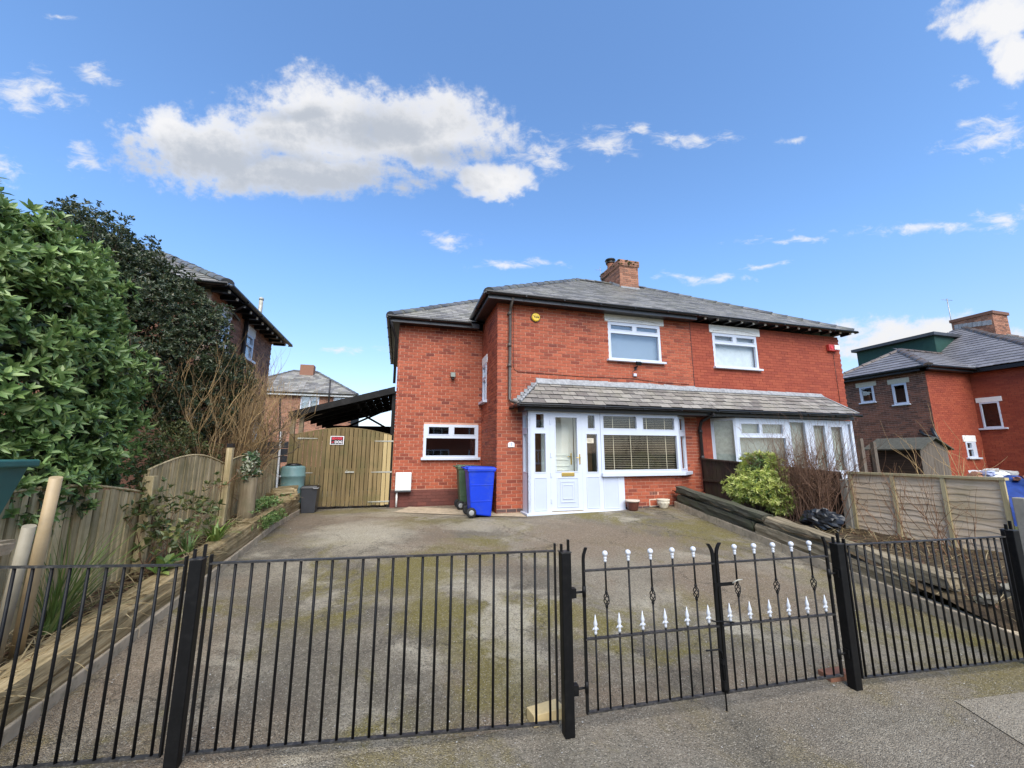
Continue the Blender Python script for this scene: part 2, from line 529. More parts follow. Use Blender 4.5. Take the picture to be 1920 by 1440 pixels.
wood_mat('log_wood', [(.2, (.12, .085, .045)), (.5, (.26, .20, .12)), (.8, (.36, .29, .19))], (22, 22, 1.6), space='Pos', dark=.3, moss=((.10, .10, .05), .4, 5))
wood_mat('black_wood', [(.2, (.006, .006, .006)), (.5, (.013, .012, .011)), (.8, (.03, .028, .025))], (3, 3, 3), space='Pos', dark=.4)
wood_mat('bark', [(.2, (.05, .036, .022)), (.5, (.13, .095, .06)), (.8, (.20, .155, .10))], (18, 18, 4), space='Pos', dark=.3)
wood_mat('twig_brown', [(.2, (.09, .045, .024)), (.5, (.20, .105, .055)), (.8, (.29, .165, .09))], (6, 6, 6), space='Pos', dark=.6, bumpk=.1)
wood_mat('twig_pale', [(.2, (.20, .125, .055)), (.5, (.38, .25, .115)), (.8, (.50, .35, .18))], (6, 6, 6), space='Pos', dark=.5, bumpk=.1)
wood_mat('twig_red', [(.2, (.09, .05, .032)), (.5, (.19, .108, .068)), (.8, (.28, .175, .115))], (6, 6, 6), space='Pos', dark=.6, bumpk=.1)

def slate_mat(name, lo, hi, lichen=(.26, .25, .14), lich=.45):
    m, t, b, o = newmat(name)
    p = wpos(t)
    r = rnd(t)
    c = t.mix(r, c4(lo), c4(hi))
    n = t.noise(p, 14, 6, .65)
    c = t.mix(t.mapr(n, .45, .72, 0, .55), c, c4(tuple(x*.5 for x in lo)))
    n2 = t.noise(p, 2.3, 6, .7)
    c = t.mix(t.mapr(n2, .46, .72, 0, lich), c, c4(lichen))
    t.l(c, b.inputs['Base Color'])
    b.inputs['Roughness'].default_value = .5
    b.inputs['Specular IOR Level'].default_value = .55
    bump(t, b, t.noise(p, 70, 5, .65), .5, .004)
    return m
slate_mat('slate', (.135, .125, .113), (.34, .315, .28), lichen=(.30, .28, .17), lich=.5)
slate_mat('slate_low', (.155, .14, .125), (.31, .285, .245), lichen=(.27, .25, .17), lich=.4)
slate_mat('tile_concrete', (.14, .13, .135), (.22, .205, .21), lichen=(.20, .19, .16), lich=.3)
slate_mat('tile_brown', (.085, .062, .052), (.15, .115, .095), lichen=(.16, .14, .10), lich=.3)
slate_mat('slate_edge_shade', (.05, .05, .05), (.10, .098, .092), lichen=(.11, .11, .07), lich=.3)  # edge tone carries the shadow line under each course, plus grime
slate_mat('ridge_tile', (.075, .075, .078), (.15, .15, .15), lichen=(.20, .20, .12), lich=.6)

def leaf_mat(name, cols, rough=.42, trans=.25, under=None):
    m, t, b, o = newmat(name)
    r = rnd(t)
    ramp = t.n('ShaderNodeValToRGB')
    el = ramp.color_ramp.elements
    while len(el) < len(cols): el.new(.5)
    for i, (pos, c) in enumerate(cols):
        el[i].position = pos; el[i].color = c4(c)
    t.l(r, ramp.inputs[0])
    n = t.noise(wpos(t), 3.0, 3, .6)
    c = t.mix(t.mapr(n, .35, .7, 0, .35), ramp.outputs[0], c4(tuple(x*.6 for x in cols[0][1])))
    t.l(c, b.inputs['Base Color'])
    b.inputs['Roughness'].default_value = rough
    b.inputs['Specular IOR Level'].default_value = .45
    tl = t.n('ShaderNodeBsdfTranslucent')
    t.l(c, tl.inputs[0])
    mx = t.n('ShaderNodeMixShader'); mx.inputs[0].default_value = trans
    t.l(b.outputs[0], mx.inputs[1]); t.l(tl.outputs[0], mx.inputs[2])
    t.l(mx.outputs[0], o.inputs[0])
    return m
leaf_mat('leaf_laurel', [(0, (.085, .15, .04)), (.5, (.19, .30, .085)), (.85, (.32, .43, .14)), (1, (.44, .53, .22))])
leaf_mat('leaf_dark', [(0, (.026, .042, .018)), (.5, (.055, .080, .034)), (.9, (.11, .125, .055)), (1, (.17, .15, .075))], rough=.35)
leaf_mat('leaf_pieris', [(0, (.24, .33, .05)), (.4, (.48, .54, .11)), (.8, (.66, .68, .20)), (1, (.78, .76, .32))])
leaf_mat('leaf_privet', [(0, (.05, .075, .022)), (.5, (.10, .13, .035)), (1, (.24, .22, .08))])
leaf_mat('leaf_ivy', [(0, (.04, .085, .03)), (.45, (.09, .15, .05)), (.55, (.50, .50, .36)), (1, (.62, .60, .44))])
leaf_mat('leaf_iris', [(0, (.09, .17, .035)), (.6, (.22, .33, .07)), (1, (.36, .44, .12))], rough=.4)
leaf_mat('grass_green', [(0, (.06, .11, .02)), (.6, (.14, .20, .05)), (1, (.24, .27, .09))], rough=.6)
leaf_mat('straw', [(0, (.20, .14, .06)), (.5, (.36, .27, .13)), (1, (.50, .40, .22))], rough=.8)
leaf_mat('leaf_litter', [(0, (.07, .035, .018)), (.5, (.15, .075, .04)), (1, (.24, .14, .08))], rough=.8)
leaf_mat('moss_clump', [(0, (.05, .055, .015)), (.6, (.11, .10, .03)), (1, (.17, .14, .05))], rough=.9)

def tarmac(name, base, pale, moss, dark, warm, spots=()):
    """old bitmac: exposed chippings, faint worn and mossy areas, hair cracks"""
    m, t, b, o = newmat(name)
    p = wpos(t)
    n1 = t.noise(p, .55, 6, .66, .6)
    c = t.mix(t.mapr(n1, .40, .60, 0, 1, True), c4(dark), c4(base))
    n2 = t.noise(t.vmath('ADD', p, (7.3, 2.1, 0)), .9, 7, .70, .5)
    c = t.mix(t.mapr(n2, .48, .66, 0, .85, True), c, c4(pale))
    n3 = t.noise(t.vmath('ADD', p, (3.1, 9.7, 0)), .8, 7, .74, .4)
    c = t.mix(t.mapr(n3, .48, .61, 0, .95, True), c, c4(moss))
    n6 = t.noise(t.vmath('ADD', p, (13.1, 4.7, 0)), .42, 6, .68, .4)
    c = t.mix(t.mapr(n6, .45, .62, 0, .8, True), c, c4(warm))
    # stains with a place of their own: (x, y, half width, half length, colour, amount)
    wq = t.vmath('ADD', p, t.vmath('MULTIPLY', t.vmath('SUBTRACT', t.noise(p, 1.5, 6, .7, color=True), (.5, .5, .5)), (1.5, 1.9, 0)))
    for (x, y, rx, ry, col, amt) in spots:
        q = t.vmath('MULTIPLY', t.vmath('SUBTRACT', wq, (x, y, 0)), (1/rx, 1/ry, 0))
        c = t.mix(t.mapr(t.vmath('LENGTH', q), 1.15, .35, 0, amt, True), c, c4({'moss': moss, 'pale': pale, 'dark': dark, 'warm': warm}[col]))
    # chippings: dark binder with light and dark stones, two sizes
    vo = t.n('ShaderNodeTexVoronoi'); vo.inputs['Scale'].default_value = 150
    t.l(p, vo.inputs['Vector'])
    cs = t.n('ShaderNodeSeparateColor'); t.l(vo.outputs['Color'], cs.inputs[0])
    c = t.mix(t.mapr(cs.outputs[0], .42, .05, 0, .75), c, c4(tuple(x*.25 for x in base)))
    c = t.mix(t.mapr(cs.outputs[1], .84, 1.0, 0, .6), c, c4((.50, .44, .34)))
    n5 = t.noise(p, 38, 6, .8)
    c = t.mix(t.mapr(n5, .52, .68, 0, .6), c, c4(tuple(x*.45 for x in dark)))
    c = t.mix(t.mapr(n5, .45, .32, 0, .25), c, c4(tuple(x*1.1 for x in pale)))
    # hair cracks
    ve = t.n('ShaderNodeTexVoronoi'); ve.feature = 'DISTANCE_TO_EDGE'; ve.inputs['Scale'].default_value = .42
    wv = t.vmath('MULTIPLY', t.noise(p, 2.2, 5, .7, color=True), (.9, .9, 0))
    t.l(t.vmath('ADD', p, wv), ve.inputs['Vector'])
    c = t.mix(t.mapr(ve.outputs['Distance'], .0, .006, .65, 0), c, c4(tuple(x*.3 for x in dark)))
    t.l(c, b.inputs['Base Color'])
    b.inputs['Roughness'].default_value = .88
    b.inputs['Specular IOR Level'].default_value = .25
    h = t.math('ADD', t.math('MULTIPLY', vo.outputs['Distance'], -.8), t.noise(p, 60, 5, .7))
    bump(t, b, h, .9, .012)
    return m
tarmac('tarmac', (.295, .25, .178), (.50, .44, .32), (.185, .15, .032), (.135, .114, .082), (.25, .182, .118),
       ((.25, 5.2, .55, .9, 'moss', .9), (.5, 4.1, .45, .6, 'moss', .9), (.75, 3.15, .45, .5, 'moss', .8), (.9, 8.0, 1.3, .6, 'moss', .55), (5.1, 3.4, .35, .9, 'moss', .6), (-.95, 3.0, .5, .6, 'warm', .7),
        (-.5, 7.4, 1.1, 1.2, 'pale', .8), (1.0, 4.0, .3, 1.1, 'pale', .75), (-.1, 9.4, .8, .7, 'pale', .6), (1.5, 7.6, .9, .5, 'pale', .5),
        (-.6, 3.5, .55, .9, 'dark', .75), (-1.2, 4.9, .4, 1.0, 'dark', .7), (-1.0, 9.9, .9, .5, 'moss', .7), (3.3, 6.4, 1.4, 1.3, 'warm', .9), (4.0, 4.2, 1.1, 1.1, 'warm', .8), (2.2, 2.75, .35, .3, 'dark', .7), (.2, 2.9, .5, .35, 'dark', .6)))
tarmac('tarmac_path', (.265, .23, .172), (.35, .31, .235), (.19, .15, .05), (.16, .138, .102), (.235, .192, .138), ((.4, 2.15, .7, .35, 'moss', .7), (4.6, 2.1, 1.0, .25, 'moss', .8), (2.1, 2.3, .35, .3, 'dark', .8), (-.6, 2.3, .8, .3, 'moss', .5)))
tarmac('tarmac_pale', (.33, .285, .21), (.38, .33, .25), (.26, .22, .13), (.27, .235, .175), (.31, .26, .19))

def soil_mat(name, a, b2, c2):
    m, t, b, o = newmat(name)
    p = wpos(t)
    n = t.noise(p, 7, 7, .7)
    c = t.mix(t.mapr(n, .35, .65), c4(a), c4(b2))
    c = t.mix(t.mapr(t.noise(p, 1.7, 5, .65), .5, .68, 0, .7), c, c4(c2))
    t.l(c, b.inputs['Base Color'])
    b.inputs['Roughness'].default_value = .95
    b.inputs['Specular IOR Level'].default_value = .15
    bump(t, b, t.noise(p, 25, 7, .7), 1.0, .03)
    return m
soil_mat('soil', (.035, .025, .016), (.11, .078, .045), (.16, .12, .065))
soil_mat('lawn', (.045, .06, .02), (.10, .115, .035), (.13, .11, .05))
def M(n): return MATS[n]

# ================================================================== GROUND
def clamp(x, a, b): return max(a, min(b, x))
def G(u, v):
    """height of the drive: level by the gate, rising to the house"""
    t = clamp((v - 2.5) / 5.5, -.3, 1)
    z = .01 + (.37*t if t > 0 else .1*t) - .012*(u - 1)*(1 - max(t, 0))
    return z + .07*clamp((u - 3) / 3.2, 0, 1)*max(t, 0)
def soilL(v): return .35 + .069*(clamp(v, 0, 10.5) - 3.05)
def kerbR(v): return 5.28 + .15*(v - 2.5)
def wob(x, y, s=1.0): return (math.sin(x*2.1*s + y*1.3) + math.sin(y*2.7*s - x*.9) + math.sin((x + y)*4.3*s)) / 3

def sheet(name, us, vs, zf, mat, kind='structure', uf=None):
    verts = []; fl = []
    for j, v in enumerate(vs):
        for i, u in enumerate(us):
            uu = uf(u, v) if uf else u
            verts.append((uu, v, zf(uu, v)))
    n = len(us)
    for j in range(len(vs) - 1):
        for i in range(n - 1):
            a = j*n + i
            fl += [a, a + 1, a + 1 + n, a + n]
    me = np_mesh(name, verts, fl, range(0, len(fl), 4), M(mat), True)
    o = link_mesh(name, me)
    o["kind"] = kind
    return o
lin = lambda a, b, n: [a + (b - a)*i/(n - 1) for i in range(n)]

sheet('ground', [-3000, -300, -40, -3, 14, 60, 300, 3000], [-3000, -300, -40, 2, 30, 80, 300, 3000], lambda u, v: -.25, 'lawn')
sheet('road', lin(-40, 60, 12), lin(-9, -1.6, 6), lambda u, v: -.14, 'road')
sheet('pavement', lin(-9, 16, 110), lin(-1.6, 2.72, 40), lambda u, v: G(u, v) - .0025 + .007*wob(u*.8, v*.8), 'tarmac_path')
sheet('driveway', lin(0, 1, 90), lin(2.62, 10.75, 90), lambda u, v: G(u, v) + .007*wob(u*.8, v*.8), 'tarmac',
      uf=lambda s, v: -2.06 + s*((kerbR(v) if v < 8.1 else kerbR(8.1) + (v - 8.1)*.0) + .10 + 2.06))
# paler worn concrete laid in the pavement by the right-hand panel
def patch(name, quad, mat, dz, n=12):
    a, b, c, d = [Vector(p) for p in quad]
    verts = []; fl = []
    for j in range(n):
        for i in range(n):
            s, t = i/(n-1), j/(n-1)
            p = a*(1-s)*(1-t) + b*s*(1-t) + c*s*t + d*(1-s)*t
            verts.append((p.x, p.y, G(p.x, p.y) + dz + .007*wob(p.x*.8, p.y*.8)))
    for j in range(n-1):
        for i in range(n-1):
            q = j*n+i
            fl += [q, q+1, q+1+n, q+n]
    o = link_mesh(name, np_mesh(name, verts, fl, range(0, len(fl), 4), M(mat), True))
    o["kind"] = 'structure'
    return o
patch('concrete_patch', [(3.55, 1.62), (5.6, 1.2), (6.2, 1.95), (3.75, 2.13)], 'tarmac_pale', .003)
patch('concrete_apron', [(-.05, 9.35), (2.55, 8.0), (2.6, 8.62), (.3, 10.28)], 'concrete', .012)
# raised garden beds and the ground of the neighbours
sheet('planting_bed', lin(-3.3, -2.06, 24), lin(2.7, 10.2, 80), lambda u, v: soilL(v) - .05 + .035*wob(u*3, v*3) + .05*clamp((-2.2-u), 0, .5), 'soil')
sheet('neighbour_garden', lin(-14, -3.3, 12), lin(2.7, 30, 30), lambda u, v: soilL(v) + .03*wob(u, v), 'lawn')
def zR(u, v):
    k = clamp((u - kerbR(v)) / 1.3, 0, 1)
    hgt = clamp((v - 2.4) / 1.7, 0, 1)
    return (G(kerbR(v), v) + .10 + .26*hgt)*(1-k) + .42*k + .03*wob(u*3, v*3)
sheet('shrub_bed', lin(0, 1, 40), lin(2.45, 8.2, 90), lambda u, v: zR(u, v), 'soil', uf=lambda s, v: kerbR(v) + .02 + s*(7.45 - kerbR(v)))
sheet('front_garden', lin(7.45, 40, 40), lin(2.4, 30, 40), lambda u, v: .40 + .03*wob(u, v), 'lawn')
sheet('yard', lin(-3.3, 7.4, 10), lin(10.75, 30, 10), lambda u, v: .36, 'concrete')

# ================================================================== BUILDING HELPERS
Zv = Vector((0, 0, 1))
def frame(o, a, n): return (Vector(o), Vector(a).normalized(), Vector(n).normalized())

def wall_core(F, W, H, holes, mat, parent, depth=.14, name='wall', back=-.009):
    """the mortar body of a wall with its openings cut out"""
    e = .012
    As = sorted(set([e, W-e] + [x for h in holes for x in h[:2] if e < x < W-e]))
    Bs = sorted(set([0, H] + [x for h in holes for x in h[2:] if 0 < x < H]))
    mb = MB()
    for j in range(len(Bs)-1):
        run = None
        for i in range(len(As)-1):
            ca, cb = (As[i]+As[i+1])/2, (Bs[j]+Bs[j+1])/2
            solid = not any(h[0] < ca < h[1] and h[2] < cb < h[3] for h in holes)
            if solid and run is None: run = As[i]
            if run is not None and (not solid or i == len(As)-2):
                e = As[i+1] if solid else As[i]
                mb.fbox(F, run, Bs[j], back-depth, e, Bs[j+1], back)
                run = None
    return mb.build(name, M(mat), parent)

_brick_cache = {}
def bricks(F, W, H, holes, mat, parent, nobj=0, course=.0765, L=.227, joint=.0135, proud=.0, seed=1, name='brick', shift=0.0, mats=None, depth=.02):
    """every brick of the wall as its own piece; the nearest nobj are objects, the rest one mesh"""
    rs = random.Random(seed)
    O, A, N = F
    rows = int(math.ceil(H / course))
    ps = []
    for r in range(rows):
        b0 = r*course + joint/2
        b1 = min((r+1)*course - joint/2, H)
        if b1 - b0 < .02: continue
        iv = [(0.0, W)]
        for h in holes:
            if min(b1, h[3]) - max(b0, h[2]) > .012:
                nx = []
                for (x, y) in iv:
                    if h[1] <= x or h[0] >= y: nx.append((x, y)); continue
                    if h[0] > x: nx.append((x, h[0]))
                    if h[1] < y: nx.append((h[1], y))
                iv = nx
        off = (L/2 if r % 2 else 0.0) + shift
        k0 = int(math.floor(-off / L)) - 1
        for (x, y) in iv:
            k = k0
            while True:
                a0 = off + k*L; a1 = a0 + L
                k += 1
                if a1 <= x: continue
                if a0 >= y: break
                e0 = max(a0 + joint/2, x); e1 = min(a1 - joint/2, y)
                if e1 - e0 < .03: continue
                ps.append((e0, e1, b0, b1, rs.uniform(-.0018, .0018) + proud, rs.uniform(-.0012, .0012)))
    camv = Vector((0, 0, CAMZ))
    def dist(p):
        return (O + A*((p[0]+p[1])/2) + Zv*((p[2]+p[3])/2) - camv).length
    ps.sort(key=dist)
    full = L - joint
    def key(): return (mat, tuple(round(x, 3) for x in A), tuple(round(x, 3) for x in N), round(full, 3), round(course, 4))
    def geo(mb, o, a, hgt):
        mb.obox(o, A*a, Zv*hgt, -N*depth)
    for p in ps[:nobj]:
        wdt = p[1]-p[0]
        o = O + A*p[0] + Zv*(p[2]+p[5]) + N*p[4]
        if abs(wdt - full) < .002 and abs((p[3]-p[2]) - (course-joint)) < .002:
            k = key()
            if k not in _brick_cache:
                mb = MB(); geo(mb, (0, 0, 0), full, course - joint)
                _brick_cache[k] = mb.mesh(name, M(mat))
            me = _brick_cache[k]
        else:
            mb = MB(); geo(mb, (0, 0, 0), wdt, p[3]-p[2])
            me = mb.mesh(name, M(mat))
        link_mesh(name, me, parent, Matrix.Translation(o))
    rest = ps[nobj:]
    if rest:
        n = len(rest)
        P = np.array(rest)
        On, An, Nn = np.array(O), np.array(A), np.array(N)
        z = np.array([0, 0, 1.0])
        vs = np.zeros((n, 8, 3))
        i = 0
        for c in (0.0, -depth):
            for (ai, bi) in ((0, 2), (1, 2), (1, 3), (0, 3)):
                vs[:, i, :] = On + P[:, ai:ai+1]*An + (P[:, bi:bi+1] + P[:, 5:6])*z + (P[:, 4:5] + c)*Nn
                i += 1
        fs = np.array([(0,1,2,3), (0,4,5,1), (1,5,6,2), (2,6,7,3), (3,7,4,0)])
        if np.dot(np.cross(An, z), Nn) < 0: fs = fs[:, ::-1]
        fl = (np.arange(n)[:, None, None]*8 + fs[None]).reshape(-1)
        me = np_mesh('brickwork', vs.reshape(-1, 3), fl, np.arange(0, len(fl), 4), M(mat))
        o = link_mesh('brickwork', me, parent)
        if nobj == 0 or True: o["kind"] = 'stuff'
    return len(ps)

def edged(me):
    """slate edges coloured dark for grime and the shadow line under each course: the first face of each four is its top"""
    me.materials.append(M('slate_edge_shade'))
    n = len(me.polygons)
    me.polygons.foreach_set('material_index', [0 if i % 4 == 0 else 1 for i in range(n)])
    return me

def slates(O, S, T, lo, hi, rows, exp, w, mat, parent, nobj=0, thick=.011, seed=1, name='slate', lap=1.18, jit=.004, joint=.005):
    """slates in half-bonded rows on a slope: S along the eave, T up the slope"""
    rs = random.Random(seed)
    O, S, T = Vector(O), Vector(S).normalized(), Vector(T).normalized()
    N = S.cross(T).normalized()
    if N.z < 0: N = -N
    ps = []
    for r in range(rows):
        t0 = r*exp; t1 = t0 + exp*lap
        off = (w/2 if r % 2 else 0) + rs.uniform(-.02, .02)
        l0, h0, l1, h1 = lo(t0), hi(t0), lo(t1), hi(t1)
        k = int(math.floor((min(l0, l1) - off) / w)) - 1
        while True:
            a0 = off + k*w + joint/2; a1 = a0 + w - joint; k += 1
            if a1 < min(l0, l1): continue
            if a0 > max(h0, h1): break
            q = [max(a0, l0), min(a1, h0), max(a0, l1), min(a1, h1)]
            if q[1] - q[0] < .03: continue
            if q[3] < q[2]: q[2] = q[3] = (q[2]+q[3])/2
            j = rs.uniform(-jit, jit); d = rs.uniform(0, .004)
            z0 = thick*1.9 + d; z1 = thick*.9 + d*.3
            tt = t0 + j*2
            top = [O+S*q[0]+T*tt+N*z0, O+S*q[1]+T*tt+N*z0, O+S*q[3]+T*t1+N*z1, O+S*q[2]+T*t1+N*z1]
            bot = [p - N*thick for p in top]
            ps.append((top, bot))
    camv = Vector((0, 0, CAMZ))
    ps.sort(key=lambda p: ((p[0][0]+p[0][1])/2 - camv).length)
    fs = [(4,5,6,7), (0,1,5,4), (1,2,6,5), (3,0,4,7)]
    def flip(p):
        nn = (p[0][1]-p[0][0]).cross(p[0][3]-p[0][0])
        return nn.dot(N) < 0
    mb = MB()
    for i, (top, bot) in enumerate(ps):
        f2 = [f[::-1] for f in fs] if flip((top, bot)) else fs
        if i < nobj:
            c = top[0]
            m1 = MB(); m1.add([p - c for p in bot+top], f2)
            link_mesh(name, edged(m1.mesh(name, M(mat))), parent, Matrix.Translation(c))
        else:
            mb.add(bot+top, f2)
    if mb.v:
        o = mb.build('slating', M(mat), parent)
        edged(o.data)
        o["kind"] = 'stuff'
    return len(ps)

def ridge(p0, p1, n, r, mat, parent, name='ridge_tile', down=None, flat=.75):
    """capping tiles, one object each, along a ridge or hip"""
    p0, p1 = Vector(p0), Vector(p1)
    d = (p1-p0); L = d.length/n; d.normalize()
    x = d.cross(Zv).normalized(); y = x.cross(d).normalized()
    seg = 7
    mb = MB()
    for (s, rr) in ((-.02, r*1.08), (L*.12, r*1.06), (L*.13, r), (L*1.02, r*.94)):
        for k in range(seg):
            a = math.pi*(k/(seg-1)) 
            mb.v.append(tuple(d*s + x*(math.cos(a)*rr) + y*(math.sin(a)*rr*flat - r*.28)))
    for i in range(3):
        for k in range(seg-1):
            q = i*seg+k
            mb.f.append((q, q+1, q+1+seg, q+seg)); mb.sm.append(True)
    mb.f.append(tuple(range(seg))); mb.sm.append(False)
    me = mb.mesh(name, M(mat))
    rs = random.Random(int(p0.x*100))
    for i in range(n):
        o = p0 + d*(L*i) + Vector((rs.uniform(-.006, .006), rs.uniform(-.006, .006), rs.uniform(-.006, .008)))
        link_mesh(name, me, parent, Matrix.Translation(o))

def roof_solid(eave, ridge_pts, faces, mat, parent, name='roof'):
    mb = MB()
    mb.add(eave + ridge_pts, faces)
    return mb.build(name, M(mat), parent)

def window(F, a0, b0, a1, b1, cells, parent, mat='upvc', fw=.055, proud=.012, depth=.06, sill=None, lintel=None, pane='glass', name='window', back=None, mull=.055, lintel_mat='white_paint', inset=0.0):
    """a framed window: cells = list of (a0,b0,a1,b1) glass rectangles as fractions of the frame"""
    mb = MB()
    c1 = proud - inset; c0 = c1 - depth
    W, H = a1-a0, b1-b0
    xs = sorted(set([0, 1] + [c[0] for c in cells] + [c[2] for c in cells]))
    ys = sorted(set([0, 1] + [c[1] for c in cells] + [c[3] for c in cells]))
    for i in range(len(xs)-1):
        for j in range(len(ys)-1):
            cx, cy = (xs[i]+xs[i+1])/2, (ys[j]+ys[j+1])/2
            if any(c[0] < cx < c[2] and c[1] < cy < c[3] for c in cells): continue
            mb.fbox(F, a0+W*xs[i], b0+H*ys[j], c0, a0+W*xs[i+1], b0+H*ys[j+1], c1)
    w = mb.build(name, M(mat), parent)
    for c in cells:
        # raised casement bead round each light
        x0, x1, y0, y1 = a0+W*c[0], a0+W*c[2], b0+H*c[1], b0+H*c[3]
        m2 = MB(); e = .012; pr = c1 + .007
        m2.fbox(F, x0-e*1.6, y0-e*1.6, c1+.0005, x1+e*1.6, y0, pr); m2.fbox(F, x0-e*1.6, y1, c1+.0005, x1+e*1.6, y1+e*1.6, pr)
        m2.fbox(F, x0-e*1.6, y0, c1+.0005, x0, y1, pr); m2.fbox(F, x1, y0, c1+.0005, x1+e*1.6, y1, pr)
        m2.build('casement', M(mat), w)
        m3 = MB(); m3.fbox(F, x0-.004, y0-.004, c1-.034, x1+.004, y1+.004, c1-.028)
        m3.build('pane', M(pane), w)
    if back:
        m3 = MB(); m3.fbox(F, a0+.01, b0+.01, c0-.09, a1-.01, b1-.01, c0-.075)
        m3.build('window_backing' if back != 'dark_inside' else 'room_lining', M(back), w)  # net curtains and frosted sheets; also the sheet coloured as reflected sky
    if sill is not None:
        m3 = MB()
        m3.fbox(F, a0-sill[0], b0-sill[1], c0, a1+sill[0], b0+.002, proud+sill[2])
        m3.build('sill', M(mat if len(sill) < 4 else sill[3]), w, bevel=.006)
    if lintel is not None:
        m3 = MB(); m3.fbox(F, lintel[0], lintel[1], -.05, lintel[2], lintel[3], .016)
        m3.build('lintel', M(lintel_mat), w, bevel=.005)
        if len(lintel) > 4:      # shallow cambered groove, made proud
            m4 = MB(); n = 14
            xa, xb = lintel[0]+.1, lintel[2]-.1
            pts = []
            for i in range(n+1):
                s = i/n
                pts.append(F[0] + F[1]*(xa+(xb-xa)*s) + Zv*(lintel[1]+.035+(lintel[3]-lintel[1])*.38*math.sin(math.pi*s)) + F[2]*.0165)
            m4.tube(pts, .0045, 4)
            m4.build('moulding', M('concrete'), w)
    return w

def gutter(p0, p1, r, mat, parent, out, name='gutter'):
    """half-round gutter between two points, with brackets"""
    p0, p1, out = Vector(p0), Vector(p1), Vector(out).normalized()
    mb = MB(); seg = 7
    for p in (p0, p1):
        for rr in (r, r*.9):
            for k in range(seg):
                a = math.pi + math.pi*k/(seg-1)
                mb.v.append(tuple(p + out*(math.cos(a)*rr) + Zv*(math.sin(a)*rr)))
    st = seg*2
    for k in range(seg-1):
        mb.f.append((k, k+1, k+1+st, k+st)); mb.sm.append(True)
        mb.f.append((seg+k, seg+k+st, seg+k+1+st, seg+k+1)); mb.sm.append(True)
    for (i, j) in ((0, seg), (seg-1, 2*seg-1)):
        mb.f.append((i, j, j+st, i+st)); mb.sm.append(False)
    L = (p1-p0).length; d = (p1-p0).normalized()
    nb = max(2, int(L/.9))
    for i in range(nb+1):
        c = p0 + d*(L*i/nb)
        mb.obox(c - d*.012 - out*(r*1.08) - Zv*(r*1.06), d*.024, out*(r*2.1), Zv*(r*.5))
    return mb.build(name, M(mat), parent)

def text_mesh(name, body, size, mat, parent, F, a, b, c=.002, extrude=.0008, align='CENTER', sx=1.0, bold=0.0):
    cu = bpy.data.curves.new(name, 'FONT')
    cu.body = body; cu.size = size; cu.extrude = extrude
    cu.align_x = align; cu.align_y = 'CENTER'
    cu.offset = bold
    cu.resolution_u = 3
    o = bpy.data.objects.new(name, cu)
    me = bpy.data.meshes.new_from_object(o)
    bpy.data.objects.remove(o)
    me.name = name
    me.materials.clear(); me.materials.append(M(mat))
    O, A, N = F
    mtx = Matrix.Identity(4)
    up = N.cross(A) if N.cross(A).z > 0 else A.cross(N)
    for i in range(3):
        mtx[i][0] = A[i]*sx; mtx[i][1] = up[i]; mtx[i][2] = N[i]
        mtx[i][3] = (O + A*a + Zv*b + N*c)[i]
    return link_mesh(name, me, parent, mtx)

# stone edging that holds the raised gardens at the pavement
for (nm, x0, x1, y0, y1, zt) in (('garden_edging', -14, -2.24, 2.70, 2.78, .34), ('garden_edging', 5.42, 16, 2.36, 2.44, .40)):
    mb = MB(); x = x0
    while x < x1-.05:
        xe = min(x+.9, x1); mb.box((x+.004, y0, -.2), (xe-.004, y1, zt)); x = xe
    o = mb.build(nm, M('concrete')); o["kind"] = 'structure'

# ================================================================== THE HOUSE (left half of the pair)
SL = .62
SLN = math.sqrt(1 + SL*SL)
MID = 7.365
house = thing('semi_detached_house', 'left half of the red brick pair, with white glazed porch and lower side wing', 'house', (4.7, 8.6, .37))
Zb = .25
def hol(o, l):
    return [(a0-o[0], a1-o[0], b0-o[1], b1-o[1]) for (a0, a1, b0, b1) in l]

# --- main front wall
F1 = frame((2.06, 8.6, Zb), (1, 0, 0), (0, -1, 0))
W1, H1 = MID-2.06, 5.13-Zb
h_up = [(4.91, 6.42, 3.95, 4.93), (4.82, 6.54, 4.93, 5.13)]
h_dn = [(2.72, 6.95, 0, 2.62)]
wall_core(F1, W1, H1, hol((2.06, Zb), h_up[:1] + h_dn), 'mortar', house)
hb = hol((2.06, Zb), h_up + h_dn + [(2.95, 8, 2.6, 3.22), (2.55, 8, 2.6, 2.9), (1, 9, 0, .47)])
bricks(F1, W1, H1, hb, 'brick_red', house, nobj=200, seed=2)
bricks(F1, W1, .47-Zb, hol((2.06, Zb), h_dn), 'brick_blue', house, nobj=0, seed=3)
# --- return wall to the wing
F2 = frame((2.06, 10.3, Zb), (0, -1, 0), (-1, 0, 0))
hret = [(.08, .58, 2.97-Zb, 3.93-Zb)]
wall_core(F2, 1.7, H1, hret, 'mortar', house)
bricks(F2, 1.7, H1, hret + [(.03, .64, 3.93-Zb, 4.15-Zb)], 'brick_red', house, nobj=0, seed=5, shift=.1)
# --- wing front
F3 = frame((-.13, 10.3, Zb), (1, 0, 0), (0, -1, 0))
h3 = hol((-.13, Zb), [(.58, 1.97, 1.55, 2.38)])
wall_core(F3, 2.19, 4.95-Zb, h3, 'mortar', house)
bricks(F3, 2.19, 4.95-Zb, h3 + [(-1, 9, 0, .78-Zb)], 'brick_red', house, nobj=40, course=.078, L=.215, seed=6, shift=.05)
F3p = frame((-.15, 10.285, Zb), (1, 0, 0), (0, -1, 0))
wall_core(F3p, 2.2, .78-Zb, [], 'brick_plinth', house, name='plinth', depth=.03)
bricks(F3p, 2.2, .775-Zb, [], 'brick_plinth', house, nobj=0, course=.078, L=.215, joint=.005, seed=8)
